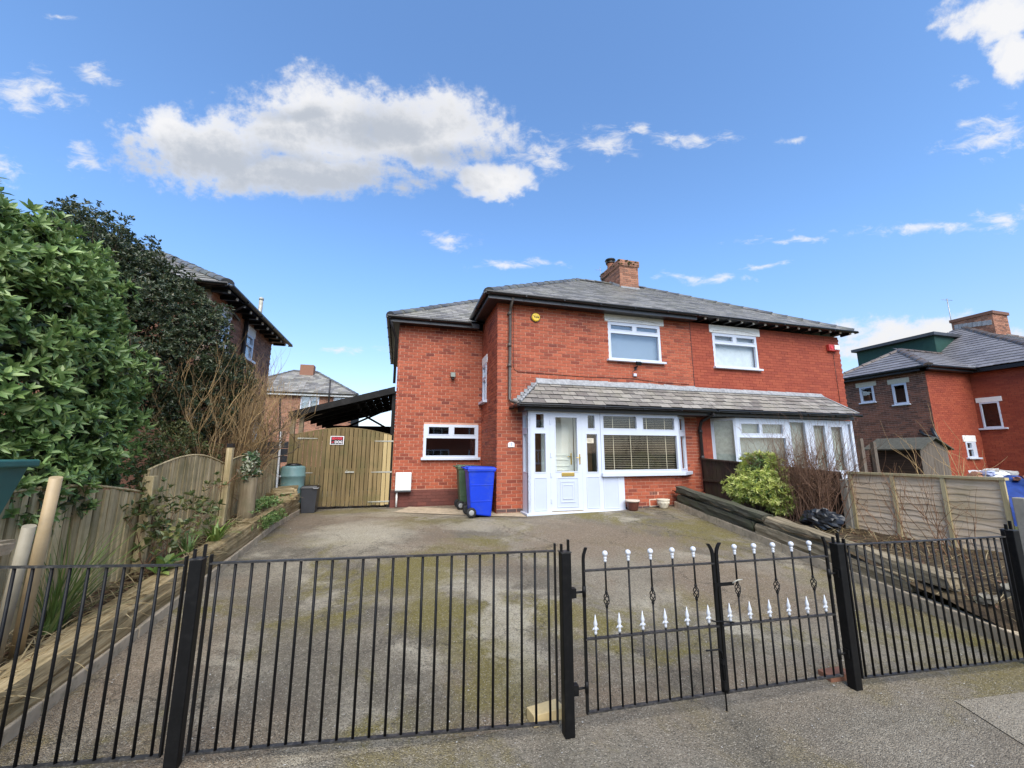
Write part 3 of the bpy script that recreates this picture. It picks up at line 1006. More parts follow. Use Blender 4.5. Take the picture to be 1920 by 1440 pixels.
# side of the wing, back and inside
mb = MB(); mb.box((-.12, 10.32, Zb), (.02, 16.2, 4.95)); mb.build('side_wall', M('brick_red'), house)
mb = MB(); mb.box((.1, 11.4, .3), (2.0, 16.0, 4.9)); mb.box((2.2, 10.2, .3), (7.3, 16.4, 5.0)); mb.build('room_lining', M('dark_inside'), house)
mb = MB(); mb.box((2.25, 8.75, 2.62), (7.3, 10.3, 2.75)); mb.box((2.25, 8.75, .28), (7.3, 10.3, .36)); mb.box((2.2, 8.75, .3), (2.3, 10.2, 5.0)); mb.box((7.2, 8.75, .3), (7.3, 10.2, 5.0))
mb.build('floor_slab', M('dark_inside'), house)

# --- bay below the window, square part and canted end
F4 = frame((4.93, 8.24, Zb), (1, 0, 0), (0, -1, 0))
wall_core(F4, 1.55, 1.14-Zb, [], 'mortar', house, name='bay_wall')
bricks(F4, 1.55, 1.14-Zb, [(-1, 9, 0, .47-Zb), (5.59-4.93, 5.81-4.93, .71-Zb, .785-Zb), (5.57-4.93, 5.80-4.93, .46-Zb, .615-Zb)], 'brick_red', house, nobj=50, seed=9)
bricks(F4, 1.55, .47-Zb, [], 'brick_blue', house, nobj=0, seed=10)
cant = Vector((6.97-6.48, 8.6-8.24, 0)); cl = cant.length
F4c = frame((6.48, 8.24, Zb), cant, (cant.y, -cant.x, 0))
wall_core(F4c, cl, 1.14-Zb, [], 'mortar', house, name='bay_wall')
bricks(F4c, cl, 1.14-Zb, [], 'brick_red', house, nobj=0, seed=11, shift=.09)
mb = MB()
for i in range(5):
    mb.fbox(F4, 5.6-4.93 + i*.042, .715-Zb, -.008, 5.6-4.93 + i*.042+.03, .78-Zb, -.003)
mb.build('air_brick', M('brick_plinth'), house)
mb = MB()
F = F4
mb.fbox(F, .64, .46-Zb, -.006, .87, .475-Zb, .008); mb.fbox(F, .64, .60-Zb, -.006, .87, .615-Zb, .008)
mb.fbox(F, .64, .475-Zb, -.006, .655, .60-Zb, .008); mb.fbox(F, .855, .475-Zb, -.006, .87, .60-Zb, .008)
mb.build('vent_frame', M('pot_cream'), house)
mb = MB(); mb.fbox(F, .655, .475-Zb, -.006, .855, .60-Zb, .001); mb.build('vent_grille', M('brick_red'), house)

# --- windows
w_up = window(frame((0, 8.6, 0), (1, 0, 0), (0, -1, 0)), 4.91, 3.95, 6.42, 4.93,
       [(.055, .80, .46, .92), (.54, .80, .945, .92), (.045, .05, .955, .70)], house,
       sill=(.07, .05, .09), lintel=(4.82, 4.935, 6.54, 5.125, 1), pane='glass_mirror', back='reflected_sky_grey', inset=.015)
window(frame((0, 10.3, 0), (1, 0, 0), (0, -1, 0)), .58, 1.55, 1.97, 2.38,
       [(.09, .70, .45, .92), (.55, .70, .93, .92), (.05, .06, .95, .58)], house,
       sill=(.05, .06, .09), pane='glass_mirror', inset=-.01)
window(F2, .08, 2.97-Zb, .58, 3.93-Zb, [(.16, .66, .84, .93), (.16, .06, .84, .56)], house,
       sill=(.06, .06, .09), lintel=(.03, 3.935-Zb, .64, 4.15-Zb), pane='glass', back='net_curtain', inset=.0)

# --- porch: frames of the sidelights, front door, bay window
F5 = frame((0, 8.2, 0), (1, 0, 0), (0, -1, 0))
def cells(rect, l):
    a0, b0, a1, b1 = rect
    return [((x0-a0)/(a1-a0), (y0-b0)/(b1-b0), (x1-a0)/(a1-a0), (y1-b0)/(b1-b0)) for (x0, y0, x1, y1) in l]
def light(rect, l, name, parent=house, F=F5, pane='glass', **k):
    return window(F, *rect, cells(rect, l), parent, pane=pane, name=name, proud=0.0, **k)
def panel(F, a0, b0, a1, b1, parent, steps=1, base=0.0):
    mb = MB(); e = .014
    c = base + .001
    mb.fbox(F, a0, b0, c, a1, b0+e, c+.011); mb.fbox(F, a0, b1-e, c, a1, b1, c+.011)
    mb.fbox(F, a0, b0+e, c, a0+e, b1-e, c+.011); mb.fbox(F, a1-e, b0+e, c, a1, b1-e, c+.011)
    p = mb.build('panel_bead', M('upvc'), parent)
    mb = MB(); mb.fbox(F, a0+e, b0+e, c-.0005, a1-e, b1-e, c+.003)
    mb.build('panel', M('upvc_panel'), parent)
rA = (2.655, .43, 3.155, 2.565)
sA = light(rA, [(2.84, 2.2, 3.02, 2.5), (2.81, 1.26, 3.05, 2.08)], 'sidelight', pane='glass_mirror')
panel(F5, 2.79, .47, 3.07, 1.15, sA)
rC = (3.925, .43, 4.375, 2.565)
sC = light(rC, [(4.07, 2.21, 4.24, 2.5), (4.03, 1.25, 4.29, 2.08)], 'sidelight')
panel(F5, 4.0, .48, 4.31, 1.15, sC)
mb = MB(); mb.fbox(F5, 4.375, .43, -.06, 4.93, 1.19, 0); sD = mb.build('infill_frame', M('upvc'), house)
panel(F5, 4.41, .46, 4.78, 1.13, sD)
rdoor = (3.175, .45, 3.905, 2.55)
door = light(rdoor, [(3.29, 1.27, 3.80, 2.44)], 'front_door')
for (a0, b0, a1, b1) in ((3.30, .52, 3.80, 1.14), (3.38, .62, 3.72, 1.06), (3.43, .69, 3.67, .99)):
    panel(F5, a0, b0, a1, b1, door, base={3.30: 0, 3.38: .004, 3.43: .008}[a0])
mb = MB(); mb.fbox(F5, 3.41, 1.165, .001, 3.71, 1.24, .016); mb.build('letterbox', M('brass'), door, bevel=.004)
mb = MB(); mb.fbox(F5, 3.833, 1.42, .001, 3.862, 1.64, .012)
mb.tube([F5[0]+Vector((3.847, -.012, 1.56)), F5[0]+Vector((3.847, -.055, 1.56))], .009, 6)
mb.tube([F5[0]+Vector((3.85, -.055, 1.56)), F5[0]+Vector((3.74, -.058, 1.562))], .009, 6)
mb.build('handle', M('brass'), door)
for z in (2.33, 1.62, 1.2, .66):
    mb = MB(); mb.fbox(F5, 3.158, z-.045, .001, 3.182, z+.045, .02); mb.build('hinge', M('upvc'), door)
mb = MB(); mb.fbox(F5, 3.155, .43, -.06, 3.175, 2.565, .004); mb.fbox(F5, 3.905, .43, -.06, 3.925, 2.565, .004); mb.fbox(F5, 3.175, 2.55, -.06, 3.905, 2.565, .004)
mb.build('door_frame', M('upvc'), house)
Fl = frame((2.655, 8.6, 0), (0, -1, 0), (-1, 0, 0))
sL = window(Fl, 0, .43, .40, 2.565, [(.2, .83, .82, .965), (.2, .39, .82, .77)], house, name='sidelight', proud=0, pane='glass')
mb = MB(); mb.box((2.60, 8.13, .345), (4.945, 8.62, .425)); mb.build('threshold', M('upvc'), house, bevel=.01)
mb = MB(); mb.box((2.66, 8.201, .425), (4.93, 8.6, .44)); mb.build('porch_floor', M('concrete'), house)
rB = (4.385, 1.225, 6.46, 2.565)
bay = light(rB, [(4.46, 2.22, 5.32, 2.5), (5.49, 2.21, 6.35, 2.485), (4.45, 1.285, 6.39, 2.07)], 'bay_window')
mb = MB()
mb.prism([(4.36, 8.12, 1.145), (6.52, 8.12, 1.145), (7.06, 8.53, 1.145), (7.06, 8.59, 1.145), (4.36, 8.24, 1.145)], (0, 0, .078))
mb.build('sill', M('upvc'), bay, bevel=.006)
Fc = frame((6.46, 8.2, 0), (.51, .40, 0), (.40, -.51, 0))
window(Fc, 0.0, 1.225, .648, 2.565, [(.17, .74, .86, .95), (.17, .05, .86, .63)], house, name='bay_window', proud=0)
# things seen through the porch glass: inner door, wall linings
mb = MB(); mb.box((2.9, 8.7, .44), (4.4, 8.76, 2.6)); mb.build('porch_back', M('carcass_brown'), house)
mb = MB(); mb.box((3.12, 8.655, .44), (3.98, 8.70, 2.52)); idr = mb.build('inner_door', M('inner_door'), house)
Fi = frame((0, 8.655, 0), (1, 0, 0), (0, -1, 0))
for (a0, b0, a1, b1) in ((3.24, 1.60, 3.80, 2.36), (3.24, 1.36, 3.80, 1.52), (3.24, .6, 3.80, 1.28)):
    mb = MB(); e = .018
    mb.fbox(Fi, a0, b0, .001, a1, b0+e, .014); mb.fbox(Fi, a0, b1-e, .001, a1, b1, .014)
    mb.fbox(Fi, a0, b0+e, .001, a0+e, b1-e, .014); mb.fbox(Fi, a1-e, b0+e, .001, a1, b1-e, .014)
    mb.build('moulding', M('inner_door'), idr)
mb = MB(); mb.fbox(Fi, 3.905, .46, .001, 3.925, 2.5, .006); mb.build('door_gap', M('dark_inside'), idr)
mb = MB(); mb.fbox(Fi, 3.83, 1.40, .001, 3.86, 1.66, .012); mb.tube([(3.845, 8.63, 1.58), (3.74, 8.60, 1.58)], .009, 6); mb.build('handle', M('brass'), idr)
mb = MB(); mb.box((2.70, 8.62, .44), (2.9, 8.76, 2.6)); mb.build('porch_lining', M('room_red'), house)
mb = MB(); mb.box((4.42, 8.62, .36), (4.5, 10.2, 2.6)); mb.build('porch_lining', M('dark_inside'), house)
# notice card in the sidelight
nt = thing('notice_card', 'cream notice card hung inside the narrow window right of the white door', 'card', (4.13, 8.25, 1.9))
mb = MB(); mb.box((4.045, 8.246, 1.88), (4.225, 8.25, 1.99)); mb.build('card', M('pot_cream'), nt)
Fn = frame((4.135, 8.246, 1.9), (1, 0, 0), (0, -1, 0))
mb = MB(); mb.fbox(Fn, -.06, .055, 0, .06, .063, .001); mb.fbox(Fn, -.06, .035, 0, .06, .041, .001); mb.fbox(Fn, -.06, .015, 0, .04, .021, .001); mb.build('print', M('pole_grey'), nt)
# venetian blind
bl = thing('venetian_blind', 'cream slatted venetian blind behind the big bay window', 'blind', (5.4, 8.33, 1.3))
mb = MB(); s0, c0 = math.sin(R(4)), math.cos(R(4))
mb.obox((4.46, 8.315, 0), (1.95, 0, 0), (0, .030*c0, .030*s0), (0, -.0025*s0, .0025*c0)); slat = mb.mesh('slat', M('blind_slat'))
z = 1.29; k = 0
while z < 2.52:
    link_mesh('slat', slat, bl, Matrix.Translation((0, 0, z + random.uniform(-.002, .002)))); z += .041
for x in (4.75, 5.2, 5.65, 6.15):
    mb = MB(); mb.box((x, 8.306, 1.29), (x+.012, 8.309, 2.5)); mb.build('ladder_tape', M('blind_slat'), bl)

# --- low roof over porch and bay
LT = Vector((0, .65, .57)); LTl = LT.length
lowO = (2.42, 7.95, 2.70)
mb = MB()
e0 = [V(2.42, 7.95, 2.70), V(MID, 7.95, 2.70), V(MID, 8.59, 2.70), V(2.42, 8.59, 2.70), V(3.05, 8.595, 3.265), V(MID, 8.595, 3.265)]
mb.add(e0, [(0, 1, 5, 4), (3, 0, 4), (0, 3, 2, 1), (1, 2, 5), (2, 3, 4, 5)])
mb.build('porch_roof', M('black_plastic'), house)
slates(lowO, (1, 0, 0), LT, lambda t: .63*min(t/LTl, 1.02), lambda t: MID-2.42-.004, 5, .168, .285, 'slate_low', house, nobj=120, seed=4, lap=1.03, jit=.008, thick=.016, joint=.009)
slates((2.42, 8.59, 2.70), (0, -1, 0), (.63, 0, .57), lambda t: 0, lambda t: .64*(1-min(t/.85, 1)), 5, .168, .26, 'slate_low', house, nobj=20, seed=14, lap=1.0)
mb = MB()
for i in range(9):     # lead cover on the hip, lapped
    f0, f1 = i/9, (i+1.15)/9
    p0 = V(2.40+.63*f0, 7.93+.65*f0, 2.735+.565*f0); p1 = V(2.40+.63*f1, 7.93+.65*f1, 2.735+.565*f1 - .006)
    mb.tube([p0, p1], [.035, .03], 6)
mb.build('hip_flashing', M('lead'), house)
mb = MB(); x = 2.98
while x < MID-.05:
    w = random.uniform(.35, .7); x1 = min(x+w, MID-.003)
    h0, h1 = random.uniform(.05, .09), random.uniform(.05, .09)
    mb.hexa([(x, 8.50, 3.235), (x1, 8.50, 3.235), (x1, 8.585, 3.31), (x, 8.585, 3.31), (x, 8.505, 3.262), (x1, 8.505, 3.262), (x1, 8.585, 3.31+h1), (x, 8.585, 3.31+h0)])
    x = x1
mb.build('flashing', M('lead'), house)
mb = MB()
for i in range(6):   # stepped flashing up the hip abutment
    zz = 2.78 + i*.0765; xx = 2.50 + i*.084
    mb.box((xx-.06, 8.578, zz), (xx+.05, 8.592, zz+.10))
mb.build('stepped_flashing', M('lead'), house)
mb = MB(); mb.box((2.55, 8.09, 2.565), (MID-.002, 8.13, 2.69)); mb.box((2.55, 8.13, 2.565), (2.60, 8.6, 2.69)); mb.box((2.6, 8.131, 2.57), (MID-.002, 8.59, 2.585))
mb.build('fascia', M('fascia_grey'), house)
gutter((2.36, 7.93, 2.69), (MID-.03, 7.93, 2.69), .055, 'black_plastic', house, (0, -1, 0))
gutter((2.39, 8.58, 2.69), (2.39, 7.93, 2.69), .055, 'black_plastic', house, (-1, 0, 0))

# --- main roof
EV, EZ = 8.3, 5.25
peak = V(5.95, 12.5, EZ+4.2*SL)
mb = MB()
pts = [V(1.75, EV, EZ), V(MID, EV, EZ), V(MID, 16.7, EZ), V(1.75, 16.7, EZ), peak, V(MID, 12.5, peak.z)]
mb.add(pts, [(0, 1, 5, 4), (3, 0, 4), (2, 3, 4, 5), (1, 2, 5), (0, 3, 2, 1)])
roof = mb.build('roof', M('black_plastic'), house)
slates((1.75, EV-.03, EZ-.01), (1, 0, 0), (0, 1, SL), lambda t: t/SLN, lambda t: MID-1.75-.003, 24, .206, .33, 'slate', roof, nobj=130, seed=21, thick=.011)
ridge(V(1.78, EV+.03, EZ+.035), peak+V(0, 0, .02), 15, .135, 'ridge_tile', roof, name='hip_tile')
ridge(peak+V(0, 0, .03), V(MID, 12.5, peak.z+.03), 4, .115, 'ridge_tile', roof)
mb = MB(); mb.box((1.78, 8.31, 5.10), (MID, 8.36, 5.235)); mb.box((1.78, 8.36, 5.10), (1.83, 10.6, 5.235)); mb.build('fascia', M('fascia_grey'), house)
mb = MB(); mb.box((1.83, 8.36, 5.115), (MID, 8.62, 5.13)); mb.box((1.83, 8.62, 5.115), (2.1, 10.6, 5.13)); mb.build('soffit', M('black_plastic'), house)
gutter((1.70, 8.25, 5.235), (MID-.02, 8.25, 5.235), .06, 'black_plastic', house, (0, -1, 0))
gutter((1.72, 10.3, 5.235), (1.72, 8.25, 5.235), .06, 'black_plastic', house, (-1, 0, 0))
# --- wing roof
XZ = 5.05
mb = MB()
wp = V(-.38+2.9, 9.97+2.9, XZ+2.9*SL)
pts = [V(-.38, 9.97, XZ), V(2.2, 9.97, XZ), V(5, 9.97+1.2, XZ+1.2*SL), wp, V(5, 12.87, wp.z), V(-.38, 15.8, XZ)]
mb.add(pts, [(0, 1, 2, 4, 3), (5, 0, 3), (5, 3, 4)])
wing = mb.build('wing_roof', M('black_plastic'), house)
slates((-.38, 9.95, XZ), (1, 0, 0), (0, 1, SL), lambda t: t/SLN, lambda t: 2.2 + t/SLN, 16, .206, .33, 'slate', wing, nobj=60, seed=22, thick=.011)
ridge(V(-.36, 9.99, XZ+.04), wp + V(0, 0, .03), 11, .13, 'ridge_tile', wing, name='hip_tile')
mb = MB(); mb.box((-.34, 10.0, 4.91), (1.9, 10.05, 5.035)); mb.box((-.34, 10.05, 4.91), (-.29, 15.6, 5.035)); mb.build('fascia', M('fascia_grey'), house)
mb = MB(); mb.box((-.29, 10.05, 4.925), (1.9, 10.32, 4.94)); mb.box((-.29, 10.32, 4.925), (-.1, 15.6, 4.94)); mb.build('soffit', M('black_plastic'), house)
gutter((-.42, 9.94, 5.04), (1.68, 9.94, 5.04), .06, 'black_plastic', house, (0, -1, 0))
gutter((-.40, 15.4, 5.04), (-.40, 9.94, 5.04), .06, 'black_plastic', house, (-1, 0, 0))
# --- pipes and cables
mb = MB(); mb.tube([(2.35, 8.29, 5.16), (2.35, 8.5, 4.99), (2.35, 8.535, 4.9), (2.335, 8.535, 2.86), (2.37, 8.5, 2.80), (2.5, 8.25, 2.74)], .036, 8)
for z in (4.86, 4.1, 3.62): mb.lathe((2.337, 8.535, z), [(.046, -.04), (.046, .04)], 8); mb.box((2.29, 8.53, z-.015), (2.38, 8.598, z+.015))
mb.build('downpipe', M('pipe_brown'), house)
mb = MB(); mb.tube([(-.36, 9.99, 5.0), (-.25, 10.2, 4.7), (-.19, 10.34, 4.55), (-.19, 10.34, 3.4)], .035, 8); mb.build('downpipe', M('pipe_dark'), house)
mb = MB(); mb.tube([(7.35, 8.0, 2.6), (7.36, 8.45, 2.45), (7.36, 8.52, 2.3), (7.37, 8.52, .7)], .04, 8)
for z in (2.2, 1.55): mb.lathe((7.362, 8.52, z), [(.052, -.05), (.052, .05)], 8)
mb.build('downpipe', M('pipe_dark'), house)
mb = MB(); mb.tube([(2.44, 8.592, 5.1), (2.44, 8.592, 3.62), (2.47, 8.592, 3.54), (2.56, 8.592, 3.5), (4.2, 8.592, 3.47), (5.5, 8.592, 3.49), (6.3, 8.592, 3.43), (7.2, 8.592, 3.42)], .0055, 4); mb.build('cable', M('pipe_dark'), house)
mb = MB(); mb.tube([(5.62, 8.592, 3.72), (5.53, 8.590, 3.66), (5.54, 8.592, 3.56), (5.7, 8.592, 3.51)], .005, 4); mb.build('cable', M('pipe_dark'), house)
mb = MB(); mb.box((MID-.008, 8.593, 3.3), (MID+.006, 8.603, 5.12)); mb.build('party_joint', M('pipe_dark'), house)

# --- things fixed to the wall
al = thing('alarm_box', 'round yellow alarm box high on the red brick front', 'alarm box', (2.99, 8.6, 4.84))
mb = MB(); mb.lathe((2.99, 8.598, 4.84), [(.105, 0), (.105, -.03), (.098, -.05), (.08, -.058)], 24, axis='y'); mb.build('case', M('yellow_plastic'), al)
mb = MB(); mb.lathe((2.99, 8.599, 4.84), [(.118, 0), (.118, -.016)], 24, axis='y'); mb.build('back_plate', M('black_plastic'), al)
text_mesh('lettering', 'Yale', .085, 'print_black', al, frame((2.99, 8.54, 4.84), (1, 0, 0), (0, -1, 0)), 0, 0, .001, bold=.002)
fl = thing('flood_light', 'small square security light on the brick wall of the side wing', 'light', (1.26, 10.3, 3.65))
mb = MB(); mb.box((1.2, 10.17, 3.60), (1.33, 10.24, 3.73)); mb.build('lamp_head', M('pipe_brown'), fl, bevel=.01)
mb = MB(); mb.box((1.21, 10.163, 3.61), (1.32, 10.171, 3.72)); mb.build('lens', M('frost'), fl)
mb = MB(); mb.box((1.245, 10.24, 3.63), (1.285, 10.3, 3.67)); mb.lathe((1.265, 10.21, 3.545), [(.03, 0), (.035, .03), (.02, .055)], 10); mb.build('bracket', M('pipe_dark'), fl)
f2 = thing('flood_light', 'small black tilted flood light with white sensor under the upper window', 'light', (5.62, 8.6, 3.75))
mb = MB(); mb.obox((5.57, 8.44, 3.80), (.13, 0, 0), (0, .055, .035), (0, -.04, .07)); mb.build('lamp_head', M('black_plastic'), f2)
mb = MB(); mb.tube([(5.63, 8.6, 3.76), (5.63, 8.5, 3.80)], .014, 6); mb.box((5.6, 8.58, 3.72), (5.66, 8.6, 3.80)); mb.build('bracket', M('black_plastic'), f2)
mb = MB(); mb.box((5.55, 8.54, 3.545), (5.63, 8.6, 3.615)); mb.build('sensor', M('upvc'), f2, bevel=.01)
hn = thing('house_number', 'small white arched number plaque beside the porch', 'sign', (2.4, 8.6, 1.85))
pl = [(-.075, 0), (.075, 0), (.075, .07)] + [(.075*math.cos(a), .07+.045*math.sin(a)) for a in lin(0, math.pi, 10)[1:-1]] + [(-.075, .07)]
mb = MB(); mb.prism([(2.39+x, 8.597, 1.79+z) for x, z in pl], (0, -.016, 0)); mb.build('plaque', M('print_white'), hn)
text_mesh('numeral', '1', .085, 'print_blue', hn, frame((2.39, 8.581, 1.845), (1, 0, 0), (0, -1, 0)), 0, 0, .001, bold=.002)
gb = thing('meter_box', 'white meter box on the brick wall beside the timber gate', 'meter box', (.14, 10.28, .74))
mb = MB(); mb.box((-.045, 10.13, .77), (.325, 10.27, 1.20)); mb.build('case', M('cream_box'), gb, bevel=.015)
mb = MB(); mb.box((-.03, 10.122, .79), (.31, 10.131, 1.18)); mb.build('door', M('cream_box'), gb, bevel=.004)
mb = MB(); mb.box((-.05, 10.12, .745), (.33, 10.27, .768)); mb.build('base_strip', M('fascia_grey'), gb)
mb = MB(); mb.tube([(0, 10.2, .76), (0, 10.2, .40)], .022, 8); mb.build('pipe', M('white_paint'), gb)

# ================================================================== THE HOUSE NEXT DOOR (right half)
nb = thing('semi_detached_house', 'right half of the pair with smooth painted red brick and exposed rafter ends', 'house', (10, 8.6, .4))
F6 = frame((MID, 8.6, Zb), (1, 0, 0), (0, -1, 0))
hu = [(8.07, 9.57, 3.95, 4.90)]
hd = [(7.79, 12.1, 0, 2.62)]
wall_core(F6, 12.72-MID, H1, hol((MID, Zb), hu+hd), 'mortar_red', nb)
bricks(F6, 12.72-MID, H1, hol((MID, Zb), hu + hd + [(7.98, 9.7, 4.90, 5.13), (7, 12.3, 2.6, 2.9), (7, 11.75, 2.8, 3.2)]), 'brick_painted', nb, nobj=180, joint=.006, seed=31)
mb = MB(); mb.box((12.60, 8.74, Zb), (12.73, 16.4, 5.12)); mb.build('side_wall', M('brick_brown'), nb)
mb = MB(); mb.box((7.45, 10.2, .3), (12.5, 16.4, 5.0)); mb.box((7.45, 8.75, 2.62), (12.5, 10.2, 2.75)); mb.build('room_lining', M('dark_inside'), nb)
window(frame((0, 8.6, 0), (1, 0, 0), (0, -1, 0)), 8.07, 3.95, 9.57, 4.90, [(.055, .78, .45, .92), (.54, .78, .945, .92), (.045, .05, .955, .68)], nb,
       sill=(.05, .05, .08), lintel=(7.98, 4.905, 9.7, 5.125, 1), pane='glass', back='net_curtain', inset=.015)
Fn1 = frame((7.77, 8.6, 0), (.40, -.40, 0), (-.40, -.40, 0))
window(Fn1, 0, 1.22, .566, 2.55, [(.12, .05, .9, .95)], nb, name='bay_window', proud=0, back='frost')
rW = (8.17, 1.2, 9.83, 2.55)
window(F5, *rW, cells(rW, [(8.34, 2.16, 8.91, 2.40), (9.0, 2.16, 9.68, 2.40), (8.25, 1.28, 9.74, 2.05)]), nb, name='bay_window', proud=0, pane='glass_mirror', back='frost')
rW = (9.83, .43, 10.6, 2.55)
window(F5, *rW, cells(rW, [(9.93, 1.2, 10.45, 2.47)]), nb, name='sidelight', proud=0, back='frost')
rW = (10.6, .43, 11.23, 2.55)
window(F5, *rW, cells(rW, [(10.74, 1.2, 11.15, 2.40)]), nb, name='sidelight', proud=0, back='frost')
rW = (11.24, .43, 11.93, 2.55)
window(F5, *rW, cells(rW, [(11.37, 1.2, 11.78, 2.37)]), nb, name='front_door', proud=0, back='frost')
rW = (11.94, .43, 12.2, 2.55)
window(F5, *rW, cells(rW, [(12.0, .6, 12.1, 2.45)]), nb, name='sidelight', proud=0, back='frost')
Fn2 = frame((7.77, 8.6, Zb), (.40, -.40, 0), (-.40, -.40, 0))
wall_core(Fn2, .57, 1.2-Zb, [], 'brick_painted', nb, name='bay_wall')
Fn3 = frame((8.17, 8.22, Zb), (1, 0, 0), (0, -1, 0))
wall_core(Fn3, 1.66, 1.2-Zb, [], 'brick_painted', nb, name='bay_wall')
mb = MB(); mb.box((8.1, 8.13, 1.14), (9.85, 8.24, 1.2)); mb.build('sill', M('upvc'), nb)
# low roof
mb = MB()
e0 = [V(MID, 7.95, 2.70), V(12.1, 7.95, 2.70), V(12.72, 8.59, 2.85), V(MID, 8.59, 2.70), V(MID, 8.595, 3.265), V(11.7, 8.595, 3.265)]
mb.add(e0, [(0, 1, 5, 4), (1, 2, 5), (0, 3, 2, 1), (3, 0, 4), (2, 3, 4, 5)])
mb.build('porch_roof', M('black_plastic'), nb)
slates((MID, 7.95, 2.70), (1, 0, 0), LT, lambda t: .004, lambda t: 12.1-MID-.4*min(t/LTl, 1.02), 5, .168, .285, 'slate_low', nb, nobj=120, seed=5, lap=1.03, jit=.008, thick=.016, joint=.009)
mb = MB(); mb.tube([(11.72, 8.575, 3.29), (12.72, 8.575, 2.86)], .022, 5); x = MID+.002
while x < 11.7:
    x1 = min(x+random.uniform(.5, .9), 11.72)
    mb.hexa([(x, 8.50, 3.235), (x1, 8.50, 3.235), (x1, 8.585, 3.31), (x, 8.585, 3.31), (x, 8.505, 3.262), (x1, 8.505, 3.262), (x1, 8.585, 3.35), (x, 8.585, 3.36)])
    x = x1
mb.build('flashing', M('lead'), nb)
mb = MB(); mb.tube([(12.12, 7.93, 2.735), (11.71, 8.58, 3.29)], .02, 5); mb.build('hip_flashing', M('lead'), nb)
mb = MB(); mb.box((MID+.002, 8.09, 2.565), (12.15, 8.13, 2.69)); mb.box((MID+.002, 8.131, 2.57), (12.15, 8.59, 2.585)); mb.build('fascia', M('black_plastic'), nb)
gutter((MID+.03, 7.93, 2.69), (12.16, 7.93, 2.69), .055, 'black_plastic', nb, (0, -1, 0))
# roof
pk = V(2*MID-peak.x, 12.5, peak.z); XR = 2*MID-1.75
mb = MB()
pts = [V(MID, EV, EZ), V(XR, EV, EZ), V(XR, 16.7, EZ), V(MID, 16.7, EZ), V(MID, 12.5, peak.z), pk]
mb.add(pts, [(0, 1, 5, 4), (1, 2, 5), (2, 3, 4, 5), (3, 0, 4), (0, 3, 2, 1)])
nroof = mb.build('roof', M('black_plastic'), nb)
slates((MID, EV-.03, EZ-.01), (1, 0, 0), (0, 1, SL), lambda t: .003, lambda t: XR-MID - t/SLN, 24, .206, .33, 'slate', nroof, nobj=120, seed=24, thick=.011)
ridge(V(XR-.03, EV+.03, EZ+.035), pk+V(0, 0, .02), 15, .135, 'ridge_tile', nroof, name='hip_tile')
ridge(V(MID, 12.5, peak.z+.03), pk+V(0, 0, .03), 4, .115, 'ridge_tile', nroof)
x = 7.62
while x < 12.9:
    mb = MB(); mb.box((x, 8.345, 5.15), (x+.05, 8.6, 5.215)); r_ = mb.build('rafter', M('black_plastic'), nroof)  # shafts coloured black for the eaves shadow; only the tips stay white
    mb = MB(); mb.box((x+.002, 8.31, 5.152), (x+.048, 8.345, 5.20)); mb.build('rafter_end', M('white_paint'), r_); x += .40
mb = MB(); mb.box((MID, 8.36, 5.215), (XR-.05, 8.62, 5.228)); mb.build('soffit', M('black_plastic'), nb)
gutter((MID+.02, 8.25, 5.235), (XR+.02, 8.25, 5.235), .055, 'black_plastic', nb, (0, -1, 0))
mb = MB(); mb.tube([(12.42, 8.592, 4.6), (12.42, 8.592, 2.95)], .006, 4); mb.build('cable', M('pipe_dark'), nb)
# chimney on the party line
ch = MB(); ch.box((7.38, 11.92, 6.4), (8.12, 13.22, 8.36)); ch.box((7.34, 11.88, 8.36), (8.16, 13.26, 8.58)); ch = ch.build('chimney', M('mortar_grey'), nroof)
for (F, w) in ((frame((7.37, 11.91, 7.0), (1, 0, 0), (0, -1, 0)), .76), (frame((7.37, 13.22, 7.0), (0, -1, 0), (-1, 0, 0)), 1.31)):
    bricks(F, w, 1.36, [], 'brick_old', ch, nobj=0, seed=40)
for (F, w) in ((frame((7.33, 11.87, 8.36), (1, 0, 0), (0, -1, 0)), .84), (frame((7.33, 13.26, 8.36), (0, -1, 0), (-1, 0, 0)), 1.39)):
    bricks(F, w, .23, [], 'brick_old', ch, nobj=0, seed=41)
mb = MB(); rs = random.Random(5)
for i in range(46):
    x, y = rs.uniform(7.33, 8.17), rs.uniform(11.86, 13.26)
    if rs.random() < .6: y = 11.865
    elif rs.random() < .7: x = 7.325
    s = rs.uniform(.015, .045); z = 8.58 - abs(rs.gauss(0, .10))
    mb.lathe((x, y, z-s*.5), [(s*.6, 0), (s, s*.4), (s*.5, s*.9)], 6)
mb.build('moss', M('moss_clump'), ch, kind='stuff')
mb = MB(); mb.lathe((7.62, 12.95, 8.58), [(.15, 0), (.13, .08), (.115, .30), (.14, .32), (.14, .36)], 14); mb.build('chimney_pot', M('brick_old'), ch)
mb = MB(); mb.lathe((7.62, 12.95, 8.94), [(.17, 0), (.18, .05), (.12, .06), (.12, .1), (.21, .13), (.19, .17)], 14); mb.build('cowl', M('black_plastic'), ch)
mb = MB(); mb.lathe((7.85, 12.2, 8.58), [(.06, 0), (.055, .14), (.07, .16)], 10); mb.build('chimney_pot', M('stone'), ch)
mb = MB(); mb.tube([(7.36, 13.2, 8.0), (7.30, 13.2, 8.9)], .01, 4); mb.tube([(7.1, 13.2, 8.75), (7.4, 13.2, 8.78)], .006, 4); mb.build('aerial', M('steel'), ch)
mb = MB()
for i in range(9):
    y = 11.95 + i*.075; zz = EZ + (y-8.3)*SL
    mb.box((7.345, y, zz-.02), (7.366, y+.07, zz+.13))
mb.box((7.37, 11.86, EZ+(11.9-8.3)*SL), (8.14, 11.905, EZ+(11.9-8.3)*SL+.07))
mb.build('flashing', M('lead'), ch)
